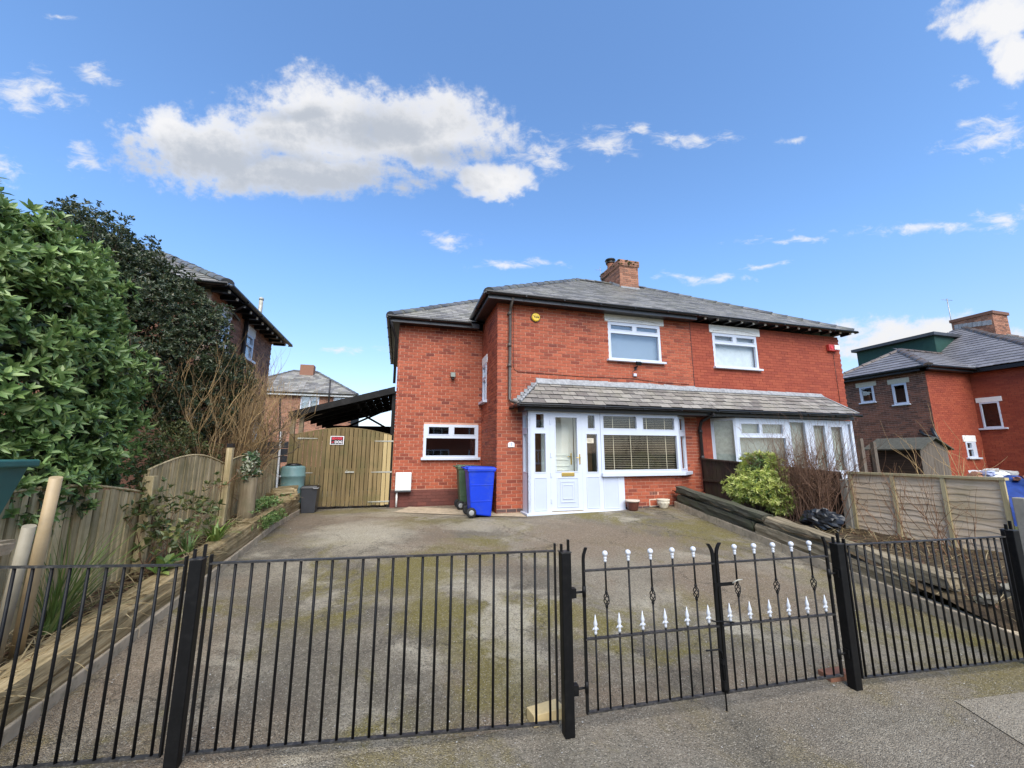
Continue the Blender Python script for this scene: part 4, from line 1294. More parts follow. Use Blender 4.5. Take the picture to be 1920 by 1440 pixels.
ra = thing('alarm_box', 'red and white alarm box at the right corner under the neighbours eaves', 'alarm box', (12.4, 8.6, 4.75))
mb = MB(); mb.box((12.18, 8.50, 4.66), (12.52, 8.6, 4.86)); mb.build('case', M('red_plastic'), ra, bevel=.015)
mb = MB(); mb.box((12.36, 8.47, 4.70), (12.55, 8.5, 4.84)); mb.build('front_plate', M('print_white'), ra, bevel=.006)
mb = MB(); mb.lathe((12.26, 8.5, 4.76), [(.05, 0), (.05, -.015)], 14, axis='y'); mb.build('lens', M('print_red'), ra)

# ================================================================== OTHER HOUSES
def hip_roof(parent, x0, x1, y0, y1, ez, mat, slate_sides, ridge_mat, exp=.22, w=.34, axis='auto', thick=.014, tile_r=.12):
    """hipped roof on a rectangle; slate_sides: which slopes carry modelled slates"""
    wx, wy = x1-x0, y1-y0
    if wx >= wy:
        h = wy/2; a, b = V(x0+h, y0+h, ez+h*SL), V(x1-h, y0+h, ez+h*SL)
    else:
        h = wx/2; a, b = V(x0+h, y0+h, ez+h*SL), V(x0+h, y1-h, ez+h*SL)
    c = [V(x0, y0, ez), V(x1, y0, ez), V(x1, y1, ez), V(x0, y1, ez)]
    mb = MB()
    if wx >= wy: fs = [(0, 1, 5, 4), (1, 2, 5), (2, 3, 4, 5), (3, 0, 4), (0, 3, 2, 1)]
    else: fs = [(0, 1, 4), (1, 2, 5, 4), (2, 3, 5), (3, 0, 4, 5), (0, 3, 2, 1)]
    mb.add(c+[a, b], fs)
    ro = mb.build('roof', M('black_plastic'), parent)
    rows = int(h*SLN/exp)+1
    for s in slate_sides:
        if s == 'front': o, S, T, L = V(x0, y0-.02, ez-.005), (1, 0, 0), (0, 1, SL), wx
        elif s == 'left': o, S, T, L = V(x0-.02, y1, ez-.005), (0, -1, 0), (1, 0, SL), wy
        elif s == 'right': o, S, T, L = V(x1+.02, y0, ez-.005), (0, 1, 0), (-1, 0, SL), wy
        slates(o, S, T, lambda t: min(t/SLN, h), lambda t, L=L: L-min(t/SLN, h), rows, exp, w, mat, ro, seed=hash(s) % 97, thick=thick)
    nh = int(h*math.sqrt(2+SL*SL)/.34)
    up = V(0, 0, .03)
    ridge(c[0]+up, a+up, nh, tile_r, ridge_mat, ro, name='hip_tile')
    if wx >= wy:
        ridge(c[3]+up, a+up, nh, tile_r, ridge_mat, ro, name='hip_tile'); ridge(c[1]+up, b+up, nh, tile_r, ridge_mat, ro, name='hip_tile')
    else:
        ridge(c[1]+up, a+up, nh, tile_r, ridge_mat, ro, name='hip_tile')
    if (b-a).length > .4: ridge(a+up, b+up, max(1, int((b-a).length/.36)), tile_r, ridge_mat, ro)
    return ro

# --- house on the left, seen end on over the hedge
lh = thing('brick_house', 'brown brick neighbouring house behind the dark evergreen tree on the left', 'house', (-6.8, 11.3, .4))
HV = 9.05
Fh = frame((-3.8, HV, .4), (0, 1, 0), (1, 0, 0))
hl = [(9.55-HV, 10.0-HV, 3.85-.4, 4.62-.4), (10.95-HV, 11.55-HV, 4.0-.4, 4.62-.4), (12.25-HV, 12.85-HV, 1.75-.4, 2.5-.4)]
wall_core(Fh, 4.0, 4.55, hl, 'mortar_grey', lh)
bricks(Fh, 4.0, 4.55, hl + [(10.9-HV, 11.62-HV, 4.6-.4, 4.86-.4)], 'brick_old', lh, nobj=0, seed=51)
for y_ in (HV+.02, 12.8):
    mb = MB(); mb.box((-10.2, y_, .4), (-3.96, y_+.24, 4.95)); mb.build('end_wall', M('brick_old'), lh)
mb = MB(); mb.box((-10, 9.4, .4), (-4.6, 12.75, 4.9)); mb.build('room_lining', M('dark_inside'), lh)
window(Fh, hl[0][0], hl[0][2], hl[0][1], hl[0][3], [(.15, .08, .85, .92)], lh, sill=(.05, .06, .08), pane='glass_mirror', back='net_curtain', lintel=(hl[0][0]-.06, hl[0][3]+.003, hl[0][1]+.06, hl[0][3]+.22))
window(Fh, hl[1][0], hl[1][2], hl[1][1], hl[1][3], [(.13, .64, .87, .92), (.13, .07, .87, .54)], lh, sill=(.05, .06, .08), pane='glass_mirror', back='net_curtain', lintel=(hl[1][0]-.05, hl[1][3]+.003, hl[1][1]+.07, hl[1][3]+.23))
window(Fh, hl[2][0], hl[2][2], hl[2][1], hl[2][3], [(.08, .55, .46, .92), (.54, .55, .92, .92), (.08, .07, .92, .47)], lh, pane='glass', name='window')
lroof = hip_roof(lh, -10.4, -3.45, 8.75, 13.42, 5.0, 'slate', ['front'], 'ridge_tile')
gutter((-3.40, 8.7, 4.99), (-3.40, 13.45, 4.99), .06, 'black_plastic', lh, (1, 0, 0))
gutter((-9, 8.7, 4.99), (-3.40, 8.7, 4.99), .06, 'black_plastic', lh, (0, -1, 0))
y = 8.95
while y < 13.3:
    mb = MB(); mb.box((-3.8, y, 4.87), (-3.50, y+.05, 4.94)); r9 = mb.build('rafter', M('black_plastic'), lroof)  # black here is shade under the eaves put into the rafter colour
    mb = MB(); mb.box((-3.50, y+.002, 4.875), (-3.47, y+.048, 4.93)); mb.build('rafter_end', M('white_paint'), r9); y += .42
mb = MB(); mb.box((-3.95, 8.8, 4.95), (-3.5, 13.38, 4.965)); mb.build('soffit', M('black_plastic'), lh)
mb = MB(); mb.tube([(-3.75, 11.62, 4.9), (-3.75, 11.62, 5.74)], .05, 10); mb.lathe((-3.75, 11.62, 5.72), [(.06, 0), (.06, .05), (.02, .08)], 10); mb.build('flue', M('galv'), lh)
mb = MB(); mb.tube([(-3.74, 10.78, 4.9), (-3.74, 10.78, .6)], .05, 8); mb.tube([(-3.45, 9.8, 4.95), (-3.7, 9.8, 4.75), (-3.74, 10.3, 4.72)], .035, 8); mb.build('downpipe', M('pipe_dark'), lh)

# --- house far behind the side gate
bh = thing('brick_house', 'far red brick house with grey hipped roof seen above the lean-to', 'house', (-5, 26, .4))
Fb = frame((-9.5, 26, .4), (1, 0, 0), (0, -1, 0))
hb2 = [(9.5-5.75, 9.5-4.75, 3.7, 4.65), (9.5-3.95, 9.5-3.05, 3.85, 4.65)]
wall_core(Fb, 6.6, 4.75, hb2, 'mortar_grey', bh); bricks(Fb, 6.6, 4.75, hb2, 'brick_old', bh, seed=61)
mb = MB(); mb.box((-9.4, 26.6, .4), (-3.0, 31, 5.0)); mb.box((-3.03, 26.0, .4), (-2.9, 31, 5.1)); mb.build('room_lining', M('dark_inside'), bh)
for h in hb2:
    window(Fb, h[0], h[2], h[1], h[3], [(.06, .06, .46, .94), (.54, .06, .94, .94)], bh, pane='glass_mirror', back='net_curtain', mat='upvc')
hip_roof(bh, -9.8, -2.6, 25.7, 31.5, 5.2, 'slate', ['front', 'right'], 'ridge_tile')
mb = MB(); mb.box((-9.7, 25.72, 5.03), (-2.65, 25.76, 5.19)); mb.build('fascia', M('white_paint'), bh)
gutter((-9.7, 25.65, 5.2), (-2.6, 25.65, 5.2), .06, 'black_plastic', bh, (0, -1, 0))
mb = MB(); mb.tube([(-4.15, 25.6, 4.3), (-4.15, 25.6, 6.0)], .05, 6); mb.build('vent_pipe', M('pipe_dark'), bh)
mb = MB(); mb.box((-6.4, 28.0, 6.6), (-5.6, 28.6, 7.35)); mb.build('chimney', M('brick_old'), bh)

# --- house on the right
rh = thing('brick_house', 'brick house at the right edge with brown side wall and green dormer', 'house', (22, 10.2, .3))
Fr1 = frame((19.4, 13.6, .3), (0, -1, 0), (-1, 0, 0))
hr = [(13.6-12.55, 13.6-12.0, 3.82-.3, 4.5-.3), (13.6-11.35, 13.6-10.85, 3.6-.3, 4.45-.3)]
wall_core(Fr1, 3.4, 4.62, hr, 'mortar_grey', rh); bricks(Fr1, 3.4, 4.62, hr, 'brick_brown', rh, nobj=0, seed=71)
for i, h in enumerate(hr):
    window(Fr1, h[0], h[2], h[1], h[3], [(.14, .09, .86, .91)], rh, sill=(.05, .05, .08), pane='glass_mirror', lintel=(h[0]-.12, h[3]+.003, h[1]+.12, h[3]+.2), lintel_mat='pot_cream')
Fr2 = frame((19.4, 10.2, .3), (1, 0, 0), (0, -1, 0))
h2 = [(20.95-19.4, 21.55-19.4, 1.5-.3, 2.1-.3)]
wall_core(Fr2, 2.6, 4.62, h2, 'mortar_red', rh); bricks(Fr2, 2.6, 4.62, h2, 'brick_painted', rh, joint=.009, seed=72)
window(Fr2, h2[0][0], h2[0][2], h2[0][1], h2[0][3], [(.12, .6, .55, .92), (.12, .08, .6, .5)], rh, sill=(.08, .06, .08), lintel=(h2[0][0]-.1, h2[0][3]+.003, h2[0][1]+.05, h2[0][3]+.24), pane='glass', back='frost')
Fr3 = frame((22.0, 10.2, .3), (0, -1, 0), (-1, 0, 0))
h3r = [(.12, .66, 2.62-.3, 3.62-.3)]
wall_core(Fr3, 2.3, 4.62, h3r, 'mortar_red', rh); bricks(Fr3, 2.3, 4.62, h3r, 'brick_painted', rh, joint=.009, seed=73)
window(Fr3, h3r[0][0], h3r[0][2], h3r[0][1], h3r[0][3], [(.09, .06, .91, .95)], rh, sill=(.12, .06, .08), lintel=(h3r[0][0]-.08, h3r[0][3]+.003, h3r[0][1]+.10, h3r[0][3]+.19), pane='glass')
Fr4 = frame((22.0, 7.9, .3), (1, 0, 0), (0, -1, 0))
wall_core(Fr4, 8, 4.62, [], 'brick_painted', rh)
mb = MB(); mb.box((19.9, 10.7, .3), (29, 13.5, 4.9)); mb.box((22.6, 8.4, .3), (29, 10.7, 4.9)); mb.build('room_lining', M('dark_inside'), rh)
hip_roof(rh, 19.1, 26.5, 9.9, 13.6, 4.95, 'tile_concrete', ['left', 'front'], 'tile_brown', exp=.27, w=.42, thick=.022, tile_r=.14)
hip_roof(rh, 21.7, 30.2, 7.6, 16.5, 4.95, 'tile_concrete', ['left', 'front'], 'tile_brown', exp=.27, w=.42, thick=.022, tile_r=.14)
gutter((19.05, 13.6, 4.94), (19.05, 9.85, 4.94), .06, 'black_plastic', rh, (-1, 0, 0))
gutter((19.05, 9.85, 4.94), (21.7, 9.85, 4.94), .06, 'black_plastic', rh, (0, -1, 0))
mb = MB(); mb.box((19.12, 10.0, 4.80), (19.4, 13.6, 4.935)); mb.box((19.12, 9.92, 4.80), (21.9, 10.2, 4.935)); mb.box((21.72, 7.7, 4.80), (22.0, 9.92, 4.935)); mb.build('soffit', M('black_plastic'), rh)
mb = MB(); mb.tube([(21.74, 9.86, 5.02), (22.2, 10.9, 5.3), (23.4, 11.7, 6.0)], .035, 5); mb.build('valley_flashing', M('lead'), rh)
dm = MB(); dm.box((23.4, 11.75, 5.4), (25.9, 15.0, 6.98)); dm = dm.build('dormer', M('dormer_green'), rh)
mb = MB(); mb.box((23.15, 11.6, 6.98), (26.0, 15.1, 7.12)); mb.build('dormer_roof', M('fascia_grey'), dm)
c2 = MB(); c2.box((26.0, 10.9, 6.5), (27.1, 12.3, 8.1)); c2 = c2.build('chimney', M('mortar_grey'), rh)
bricks(frame((25.99, 12.3, 6.8), (0, -1, 0), (-1, 0, 0)), 1.4, 1.2, [], 'brick_old', c2, seed=75)
bricks(frame((25.99, 10.89, 6.8), (1, 0, 0), (0, -1, 0)), 1.1, 1.3, [], 'brick_old', c2, seed=76)
mb = MB(); mb.box((25.94, 10.84, 8.0), (27.16, 12.36, 8.14)); mb.build('chimney_cap', M('brick_old'), c2)
mb = MB()
for i in range(8): mb.box((25.96, 10.95+i*.16, 7.5+.02*i), (25.988, 11.10+i*.16, 7.72+.02*i))
mb.build('flashing', M('lead'), c2)
mb = MB(); mb.tube([(26.1, 12.35, 7.2), (26.1, 12.35, 9.3)], .02, 5); mb.tube([(25.7, 12.35, 9.2), (26.5, 12.35, 9.25)], .012, 4); mb.build('aerial', M('steel'), c2)
mb = MB(); mb.tube([(19.32, 10.62, 2.55), (19.3, 10.5, 2.35), (19.3, 10.1, 2.2)], .05, 8); mb.tube([(19.3, 10.25, 2.6), (19.3, 10.05, 1.9)], .055, 8); mb.build('waste_pipe', M('black_plastic'), rh)

# --- house across the road behind the camera: it is what the window panes mirror
oh = thing('brick_house', 'red brick house across the road, mirrored in the window panes', 'house', (3, -17, -.1))
Fo = frame((14, -17, -.1), (-1, 0, 0), (0, 1, 0))
ho = [(x, x+2.2, z, z+1.2) for x in (1.5, 5.5, 9.5, 14.5, 18) for z in (.9, 3.5)]
wall_core(Fo, 22, 5.2, ho, 'brick_red', oh)
for h in ho:
    window(Fo, h[0], h[2], h[1], h[3], [(.05, .07, .32, .93), (.36, .07, .64, .93), (.68, .07, .95, .93)], oh, pane='glass_mirror', sill=(.06, .06, .08))
mb = MB(); mb.box((-8, -24, -.1), (14, -17.4, 5.0)); mb.build('room_lining', M('dark_inside'), oh)
mb = MB()
mb.add([V(-8.4, -16.6, 5.1), V(14.4, -16.6, 5.1), V(14.4, -24.4, 5.1), V(-8.4, -24.4, 5.1), V(-4.5, -20.5, 7.5), V(10.5, -20.5, 7.5)],
       [(1, 0, 4, 5), (2, 1, 5), (3, 2, 5, 4), (0, 3, 4), (0, 1, 2, 3)])
mb.build('roof', M('slate'), oh)

# ================================================================== STEEL FENCE AND GATES
def fpt(u):  # the fence line on plan
    if u < 1.05: return Vector((u, 2.5 - (u-1.05)*.118, 0))
    if u < 3.25: return Vector((u, 2.5 - (u-1.05)*.036, 0))
    return Vector((u, 2.42 - (u-3.25)*.08, 0))
def gz(u):
    p = fpt(u); return G(p.x, p.y)
def topz(u):     # top rail height
    return (1.045 - .012*(u-1) if u < 1.2 else .955 + (u-3.3)*.0)
POST = .062
def fence_post(u, label, h=1.02, w=POST, lug=True):
    p = fpt(u); z0 = gz(u)-.12; z1 = z0+.12+h
    t = thing('fence_post', label, 'fence post', (p.x, p.y, z0+.12), 'steel fence posts')
    mb = MB(); mb.box((p.x-w/2, p.y-w/2, z0), (p.x+w/2, p.y+w/2, z1)); mb.build('shaft', M('black_gloss'), t, bevel=.004)
    mb = MB(); mb.box((p.x-w/2-.003, p.y-w/2-.003, z1), (p.x+w/2+.003, p.y+w/2+.003, z1+.006)); mb.build('cap', M('iron_edge'), t)
    if lug:
        mb = MB()
        mb.box((p.x+w*.32, p.y-.006, z1+.006), (p.x+w*.32+.012, p.y+.012, z1+.075))
        mb.box((p.x-w*.45, p.y-.006, z1+.006), (p.x-w*.45+.012, p.y+.012, z1+.05))
        mb.build('lug', M('black_gloss'), t)
    return t
fence_post(-1.05, 'black square fence post between the two left fence panels')
fence_post(1.05, 'black square post carrying the left leaf of the double gate')
fence_post(3.25, 'black square post carrying the right leaf of the double gate', .99, .064)
fence_post(5.03, 'black square fence post at the right edge of the picture', 1.05, .08)

def fence_panel(u0, u1, n, label, ztop, gap=.06):
    t = thing('steel_railing', label, 'railing', fpt((u0+u1)/2) + V(0, 0, gz((u0+u1)/2)), 'steel railing panels')
    a, b = fpt(u0), fpt(u1)
    d = (b-a).normalized(); nrm = Vector((d.y, -d.x, 0))
    za0, zb0 = gz(u0)+gap, gz(u1)+gap
    za1, zb1 = ztop
    mb = MB(); A, B = a+V(0, 0, za1), b+V(0, 0, zb1)
    mb.obox(A - nrm*.0125, B-A, nrm*.025, Zv*.009); mb.build('top_rail', M('iron_edge'), t)
    mb = MB(); A2, B2 = a+V(0, 0, za0), b+V(0, 0, zb0)
    mb.obox(A2 - nrm*.0125, B2-A2, nrm*.025, Zv*.009); mb.build('bottom_rail', M('iron_edge'), t)
    for i in range(n):
        s = (i+.5)/n
        p = a + (b-a)*s; z0 = za0+(zb0-za0)*s+.009; z1 = za1+(zb1-za1)*s
        mb = MB(); mb.tube([(p.x+random.uniform(-.001, .001), p.y, z0), (p.x+random.uniform(-.001, .001), p.y, z1)], .0078, 8); mb.build('bar', M('black_gloss'), t)
    for (q, z0, z1) in ((a, za0, za1+.05), (b, zb0, zb1+.05)):
        mb = MB(); mb.obox(q - d*.005 - nrm*.011 + Zv*z0, d*.010, nrm*.022, Zv*(z1-z0)); mb.build('end_stile', M('black_gloss'), t)
    return t
fence_panel(-2.72, -1.11, 19, 'black steel railing panel at the left edge, in front of the sleepers', (1.08, 1.035))
fence_panel(-.985, .985, 23, 'black steel railing panel left of the double gate, across the drive', (1.04, 1.035))
fence_panel(3.32, 4.955, 22, 'black steel railing panel right of the double gate', (.955, .955))

def arc(p, d1, d2, r, n=8): pass
def gate_leaf(u0, u1, label, hinge_left):
    t = thing('garden_gate', label, 'gate', fpt((u0+u1)/2)+V(0, 0, gz(u0)), 'leaves of the driveway gate')
    a, b = fpt(u0), fpt(u1)
    d = (b-a).normalized(); nrm = Vector((d.y, -d.x, 0))
    zb, zm, zt = .10-(u0-1.18)*.012, .505-(u0-1.18)*.012, .905-(u0-1.18)*.010
    dz = -.012*(u1-u0)
    for (z, nm) in ((zb, 'bottom_rail'), (zm, 'middle_rail'), (zt, 'top_rail')):
        mb = MB(); A, B = a+Zv*z, b+Zv*(z+dz)
        mb.obox(A - nrm*.0125, B-A, nrm*.025, Zv*.009); mb.build(nm, M('iron_edge'), t)
    # stiles: hinge side and meeting side, each curling outwards at the top
    for (q, sgn, zz) in ((a, -1, zb), (b, 1, zb+dz)):
        top = zt + (0 if q is a else dz)
        mb = MB()
        wd = .016 if (q is a) == hinge_left else .02
        pts = [(0, zz-.004), (0, top+.06), (.006, top+.09), (.018, top+.115), (.034, top+.135)]
        if (q is a) == hinge_left: pts = [(0, zz-.004), (0, top+.07), (-.003, top+.10), (-.014, top+.13), (-.02, top+.145)]; pts = [(-x, z) for x, z in pts]
        for i in range(len(pts)-1):
            p0 = q - d*(sgn*pts[i][0]); p1 = q - d*(sgn*pts[i+1][0])
            e = d*wd
            mb.hexa([p0-e/2-nrm*.008+Zv*pts[i][1], p0+e/2-nrm*.008+Zv*pts[i][1], p0+e/2+nrm*.008+Zv*pts[i][1], p0-e/2+nrm*.008+Zv*pts[i][1],
                     p1-e/2-nrm*.008+Zv*pts[i+1][1], p1+e/2-nrm*.008+Zv*pts[i+1][1], p1+e/2+nrm*.008+Zv*pts[i+1][1], p1-e/2+nrm*.008+Zv*pts[i+1][1]])
        mb.build('stile', M('black_gloss'), t)
    # bars: six short with spear heads, five tall with ball finials
    for i in range(11):
        s = (i+.85)/11.7
        p = a+(b-a)*s; k = dz*s
        z0 = zb+k+.009
        tall = i % 2 == 1
        mb = MB()
        if not tall:
            mb.tube([(p.x, p.y, z0), (p.x, p.y, zm+k+.03)], .0066, 8)
            bar = mb.build('bar', M('black_gloss'), t)
            mb = MB(); zz = zm+k+.026
            mb.lathe((p.x, p.y, zz), [(.008, 0), (.010, .012), (.007, .02), (.013, .03), (.015, .036), (.008, .044), (.012, .055), (.0135, .062), (.006, .09), (.0015, .115)], 8)
            for sg in (-1, 1):
                q = Vector((p.x, p.y, zz+.038))
                mb.tube([q, q+d*(sg*.012)-Zv*.004, q+d*(sg*.022)-Zv*.012], [.007, .006, .0025], 5)
            mb.build('spear_head', M('white_iron'), bar)
        else:
            zf = zt+k+.055
            basket = i in (1, 5, 9)
            c = zm+k+.225
            if basket:
                mb.tube([(p.x, p.y, z0), (p.x, p.y, c-.04)], .006, 8); mb.tube([(p.x, p.y, c+.04), (p.x, p.y, zf)], .006, 8)
                mb.lathe((p.x, p.y, c-.052), [(.007, 0), (.010, .012), (.007, .018)], 8); mb.lathe((p.x, p.y, c+.036), [(.007, 0), (.010, .006), (.007, .018)], 8)
            else:
                mb.tube([(p.x, p.y, z0), (p.x, p.y, zf)], .0066, 8)
            bar = mb.build('bar', M('black_gloss'), t)
            if basket:
                mb = MB()
                for w in range(4):
                    pts = []
                    for j in range(9):
                        s2 = j/8; an = w*math.pi/2 + s2*math.pi*1.1; rr = .017*math.sin(math.pi*s2)+.002
                        pts.append((p.x+math.cos(an)*rr, p.y+math.sin(an)*rr, c-.042+.084*s2))
                    mb.tube(pts, .0034, 5)
                mb.build('basket_twist', M('black_gloss'), bar)
            mb = MB()
            pr = [(.009, 0), (.010, .012), (.0065, .016), (.0115, .022), (.0105, .032), (.006, .036)]
            for j in range(8):
                an = -math.pi/2 + .35 + (math.pi-.36)*j/7
                pr.append((max(.0008, .0185*math.cos(an)), .052+.0185*math.sin(an)))
            mb.lathe((p.x, p.y, zf-.004), pr, 12); mb.build('ball_finial', M('white_iron'), bar)
    q = a if hinge_left else b
    sg = -1 if hinge_left else 1
    for z in (zt-.12, zb+.14):
        mb = MB()
        zz = z + (0 if hinge_left else dz)
        mb.tube([q+Zv*(zz-.03)+d*sg*.0, q+Zv*(zz+.035)+d*sg*.0], .013, 8)
        mb.tube([q+Zv*zz, q+d*(sg*.075)+Zv*zz], .007, 6); mb.obox(q+d*(sg*.06)-nrm*.02+Zv*(zz-.028), d*(sg*.03), nrm*.04, Zv*.056)
        mb.build('hinge', M('black_gloss'), t)
    return t, a, b, d, nrm, zb, zm, zt, dz
gl = gate_leaf(1.175, 2.145, 'left leaf of the black steel driveway gate, white ball finials and spear heads', True)
gr = gate_leaf(2.175, 3.145, 'right leaf of the black steel driveway gate, hung on the right post', False)
# latch and drop bolt
t, a, b, d, nrm, zb, zm, zt, dz = gr
mb = MB(); mb.obox(a+nrm*.012-d*.05+Zv*(zt-.145), d*.16, nrm*.006, Zv*.022); mb.obox(a+nrm*.012-d*.055+Zv*(zt-.155), d*.02, nrm*.02, Zv*.042)
mb.build('latch', M('black_gloss'), t)
mb = MB(); mb.tube([a+d*.095+nrm*.02+Zv*(zt-.13), a+d*.13+nrm*.03+Zv*(zt-.11), a+d*.17+nrm*.03+Zv*(zt-.108)], .004, 5); mb.build('latch_pin', M('galv'), t)
t, a, b, d, nrm, zb, zm, zt, dz = gl
mb = MB(); mb.tube([b+nrm*.016+Zv*(zb-.11), b+nrm*.016+Zv*(zb+.24), b+nrm*.016-d*.02+Zv*(zb+.26), b+nrm*.02-d*.125+Zv*(zb+.265)], .0055, 6)
mb.obox(b+nrm*.008-d*.012+Zv*(zb+.02), d*.024, nrm*.02, Zv*.05); mb.obox(b+nrm*.008-d*.012+Zv*(zb+.17), d*.024, nrm*.02, Zv*.03)
mb.build('drop_bolt', M('black_gloss'), t)
mb = MB(); mb.tube([b-d*.06+nrm*.012+Zv*(zm+.035), b-d*.03+nrm*.02+Zv*(zm+.028), b+nrm*.022+Zv*(zm+.028), b+d*.11+nrm*.022+Zv*(zm+.012)], .005, 6); mb.build('catch', M('black_gloss'), t)
# loose bricks at the posts
def lone_brick(c, rz, mat, label):
    o = MB(); o.box((-.108, -.051, 0), (.108, .051, .065))
    ob = o.build('brick_block', M(mat), None, bevel=.004)
    ob.location = c; ob.rotation_euler = (0, 0, rz)
    tag(ob, label, 'brick')
lone_brick((.965, 2.66, G(.9, 2.7)-.012), .16, 'brick_yellow', 'pale yellow brick lying behind the left gate post')
lone_brick((3.26, 2.56, G(3.2, 2.5)-.02), -.05, 'brick_old', 'red brick lying at the foot of the right gate post')

# ================================================================== SLEEPER WALLS
def rough_beam(p0, p1, side, w, h, mat, parent, name='sleeper', seed=0, rot_end=0.0, seg=22, amp=.008):
    """old railway sleeper: local X along its length, uneven faces"""
    rs = random.Random(seed)
    p0, p1 = Vector(p0), Vector(p1)
    X = (p1-p0); L = X.length; X.normalize()
    Y = Vector(side); Y = (Y - X*Y.dot(X)).normalized(); Zz = X.cross(Y)
    if Zz.z < 0: Y = -Y; Zz = -Zz
    prof = [(-.5, -.5), (-.2, -.5), (.15, -.5), (.5, -.5), (.5, -.15), (.5, .2), (.5, .5), (.18, .5), (-.15, .5), (-.5, .5), (-.5, .15), (-.5, -.18)]
    n = len(prof)
    phase = [rs.uniform(0, 6) for _ in prof]
    mb = MB()
    for i in range(seg+1):
        s = i/seg
        for k, (a, b) in enumerate(prof):
            j = amp*(math.sin(phase[k]+s*L*3.1)+.6*math.sin(phase[k]*2+s*L*8.3)) + rs.uniform(-amp, amp)*.55
            corner = abs(a) == .5 and abs(b) == .5
            f = .93 if corner else 1.0
            yy = a*w*f + (j if abs(a) == .5 else 0); zz = b*h*f + (j*.7 if abs(b) == .5 else 0)
            if rot_end and s > .86: yy *= 1-(s-.86)*rot_end; zz *= 1-(s-.86)*rot_end*rs.uniform(.5, 1.2)
            mb.v.append((s*L + (rs.uniform(-.02, .02) if i in (0, seg) else 0), yy, zz))
    for i in range(seg):
        for k in range(n):
            q = i*n+k; q2 = i*n+(k+1) % n
            mb.f.append((q, q2, q2+n, q+n)); mb.sm.append(False)
    mb.f.append(tuple(reversed(range(n)))); mb.sm.append(False)
    mb.f.append(tuple(seg*n+k for k in range(n))); mb.sm.append(False)
    me = mb.mesh(name, M(mat))
    mtx = Matrix.Identity(4)
    for i in range(3):
        mtx[i][0] = X[i]; mtx[i][1] = Y[i]; mtx[i][2] = Zz[i]; mtx[i][3] = p0[i]
    return link_mesh(name, me, parent, mtx)

lw = thing('sleeper_wall', 'low wall of old timber sleepers along the left of the drive', 'retaining wall', (-2.05, 6, .2))
v = 2.45; k = 0
while v < 10.0:
    v1 = min(v+.915, 10.05)
    z0, z1 = G(-2, v), G(-2, v1)
    mb = MB(); x0, x1 = -2.14, -1.99 + random.uniform(-.004, .004)
    hh = .085
    mb.hexa([(x0, v+.004, z0-.12), (x1, v+.004, z0-.12), (x1, v1-.004, z1-.12), (x0, v1-.004, z1-.12), (x0, v+.004, z0+hh), (x1, v+.004, z0+hh), (x1, v1-.004, z1+hh), (x0, v1-.004, z1+hh)])
    mb.build('kerb_stone', M('concrete'), lw, bevel=.008); v = v1; k += 1
def lz(v, f):   # height in the left sleeper wall, f from 0 (kerb top) to 1 (soil)
    b = G(-2, v)+.085; return b + (soilL(v)-b)*f
for i, (va, vb) in enumerate(((10.0, 7.5), (7.46, 5.0), (4.96, 2.92))):
    rough_beam((-2.11, va, lz(va, .24)), (-2.11, vb, lz(vb, .24)), (1, 0, 0), .20, .135+.03*(2-i)*.5, 'sleeper', lw, seed=i+1, amp=.007)
for i, (va, vb) in enumerate(((9.95, 7.0), (6.96, 5.55), (5.5, 2.94))):
    rough_beam((-2.13, va, lz(va, .72)+.0), (-2.13, vb, lz(vb, .72)+.0), (1, 0, 0), .23, .145+.03*(2-i)*.5, 'sleeper', lw, seed=i+11, amp=.012)

rw = thing('sleeper_wall', 'sloping wall of old timber sleepers along the right of the drive', 'retaining wall', (5.8, 5.5, .2))
v = 2.3
while v < 8.05:
    v1 = min(v+.915, 8.1)
    mb = MB(); z0, z1 = G(kerbR(v), v), G(kerbR(v1), v1); a0, a1 = kerbR(v), kerbR(v1); hh = .125
    mb.hexa([(a0, v+.004, z0-.12), (a0+.09, v+.004, z0-.12), (a1+.09, v1-.004, z1-.12), (a1, v1-.004, z1-.12), (a0, v+.004, z0+hh), (a0+.09, v+.004, z0+hh), (a1+.09, v1-.004, z1+hh), (a1, v1-.004, z1+hh)])
    mb.build('kerb_stone', M('concrete'), rw, bevel=.01); v = v1
def rp(v, off, h): return V(kerbR(v)+off, v, G(kerbR(v), v)+h)
rough_beam(rp(7.95, .10, .215), rp(5.62, .10, .215), (1, 0, 0), .19, .165, 'sleeper_dark', rw, seed=21)
rough_beam(rp(5.57, .10, .205), rp(3.30, .11, .20), (1, 0, 0), .19, .165, 'sleeper_grey', rw, seed=22, rot_end=1.5)
rough_beam(rp(8.05, .16, .385), rp(5.42, .16, .375), (1, 0, 0), .22, .15, 'sleeper_dark', rw, seed=23)
rough_beam(rp(5.37, .16, .36), rp(3.0, .24, .33), (1, 0, 0), .22, .14, 'sleeper_grey', rw, seed=24, rot_end=1.2, amp=.012)

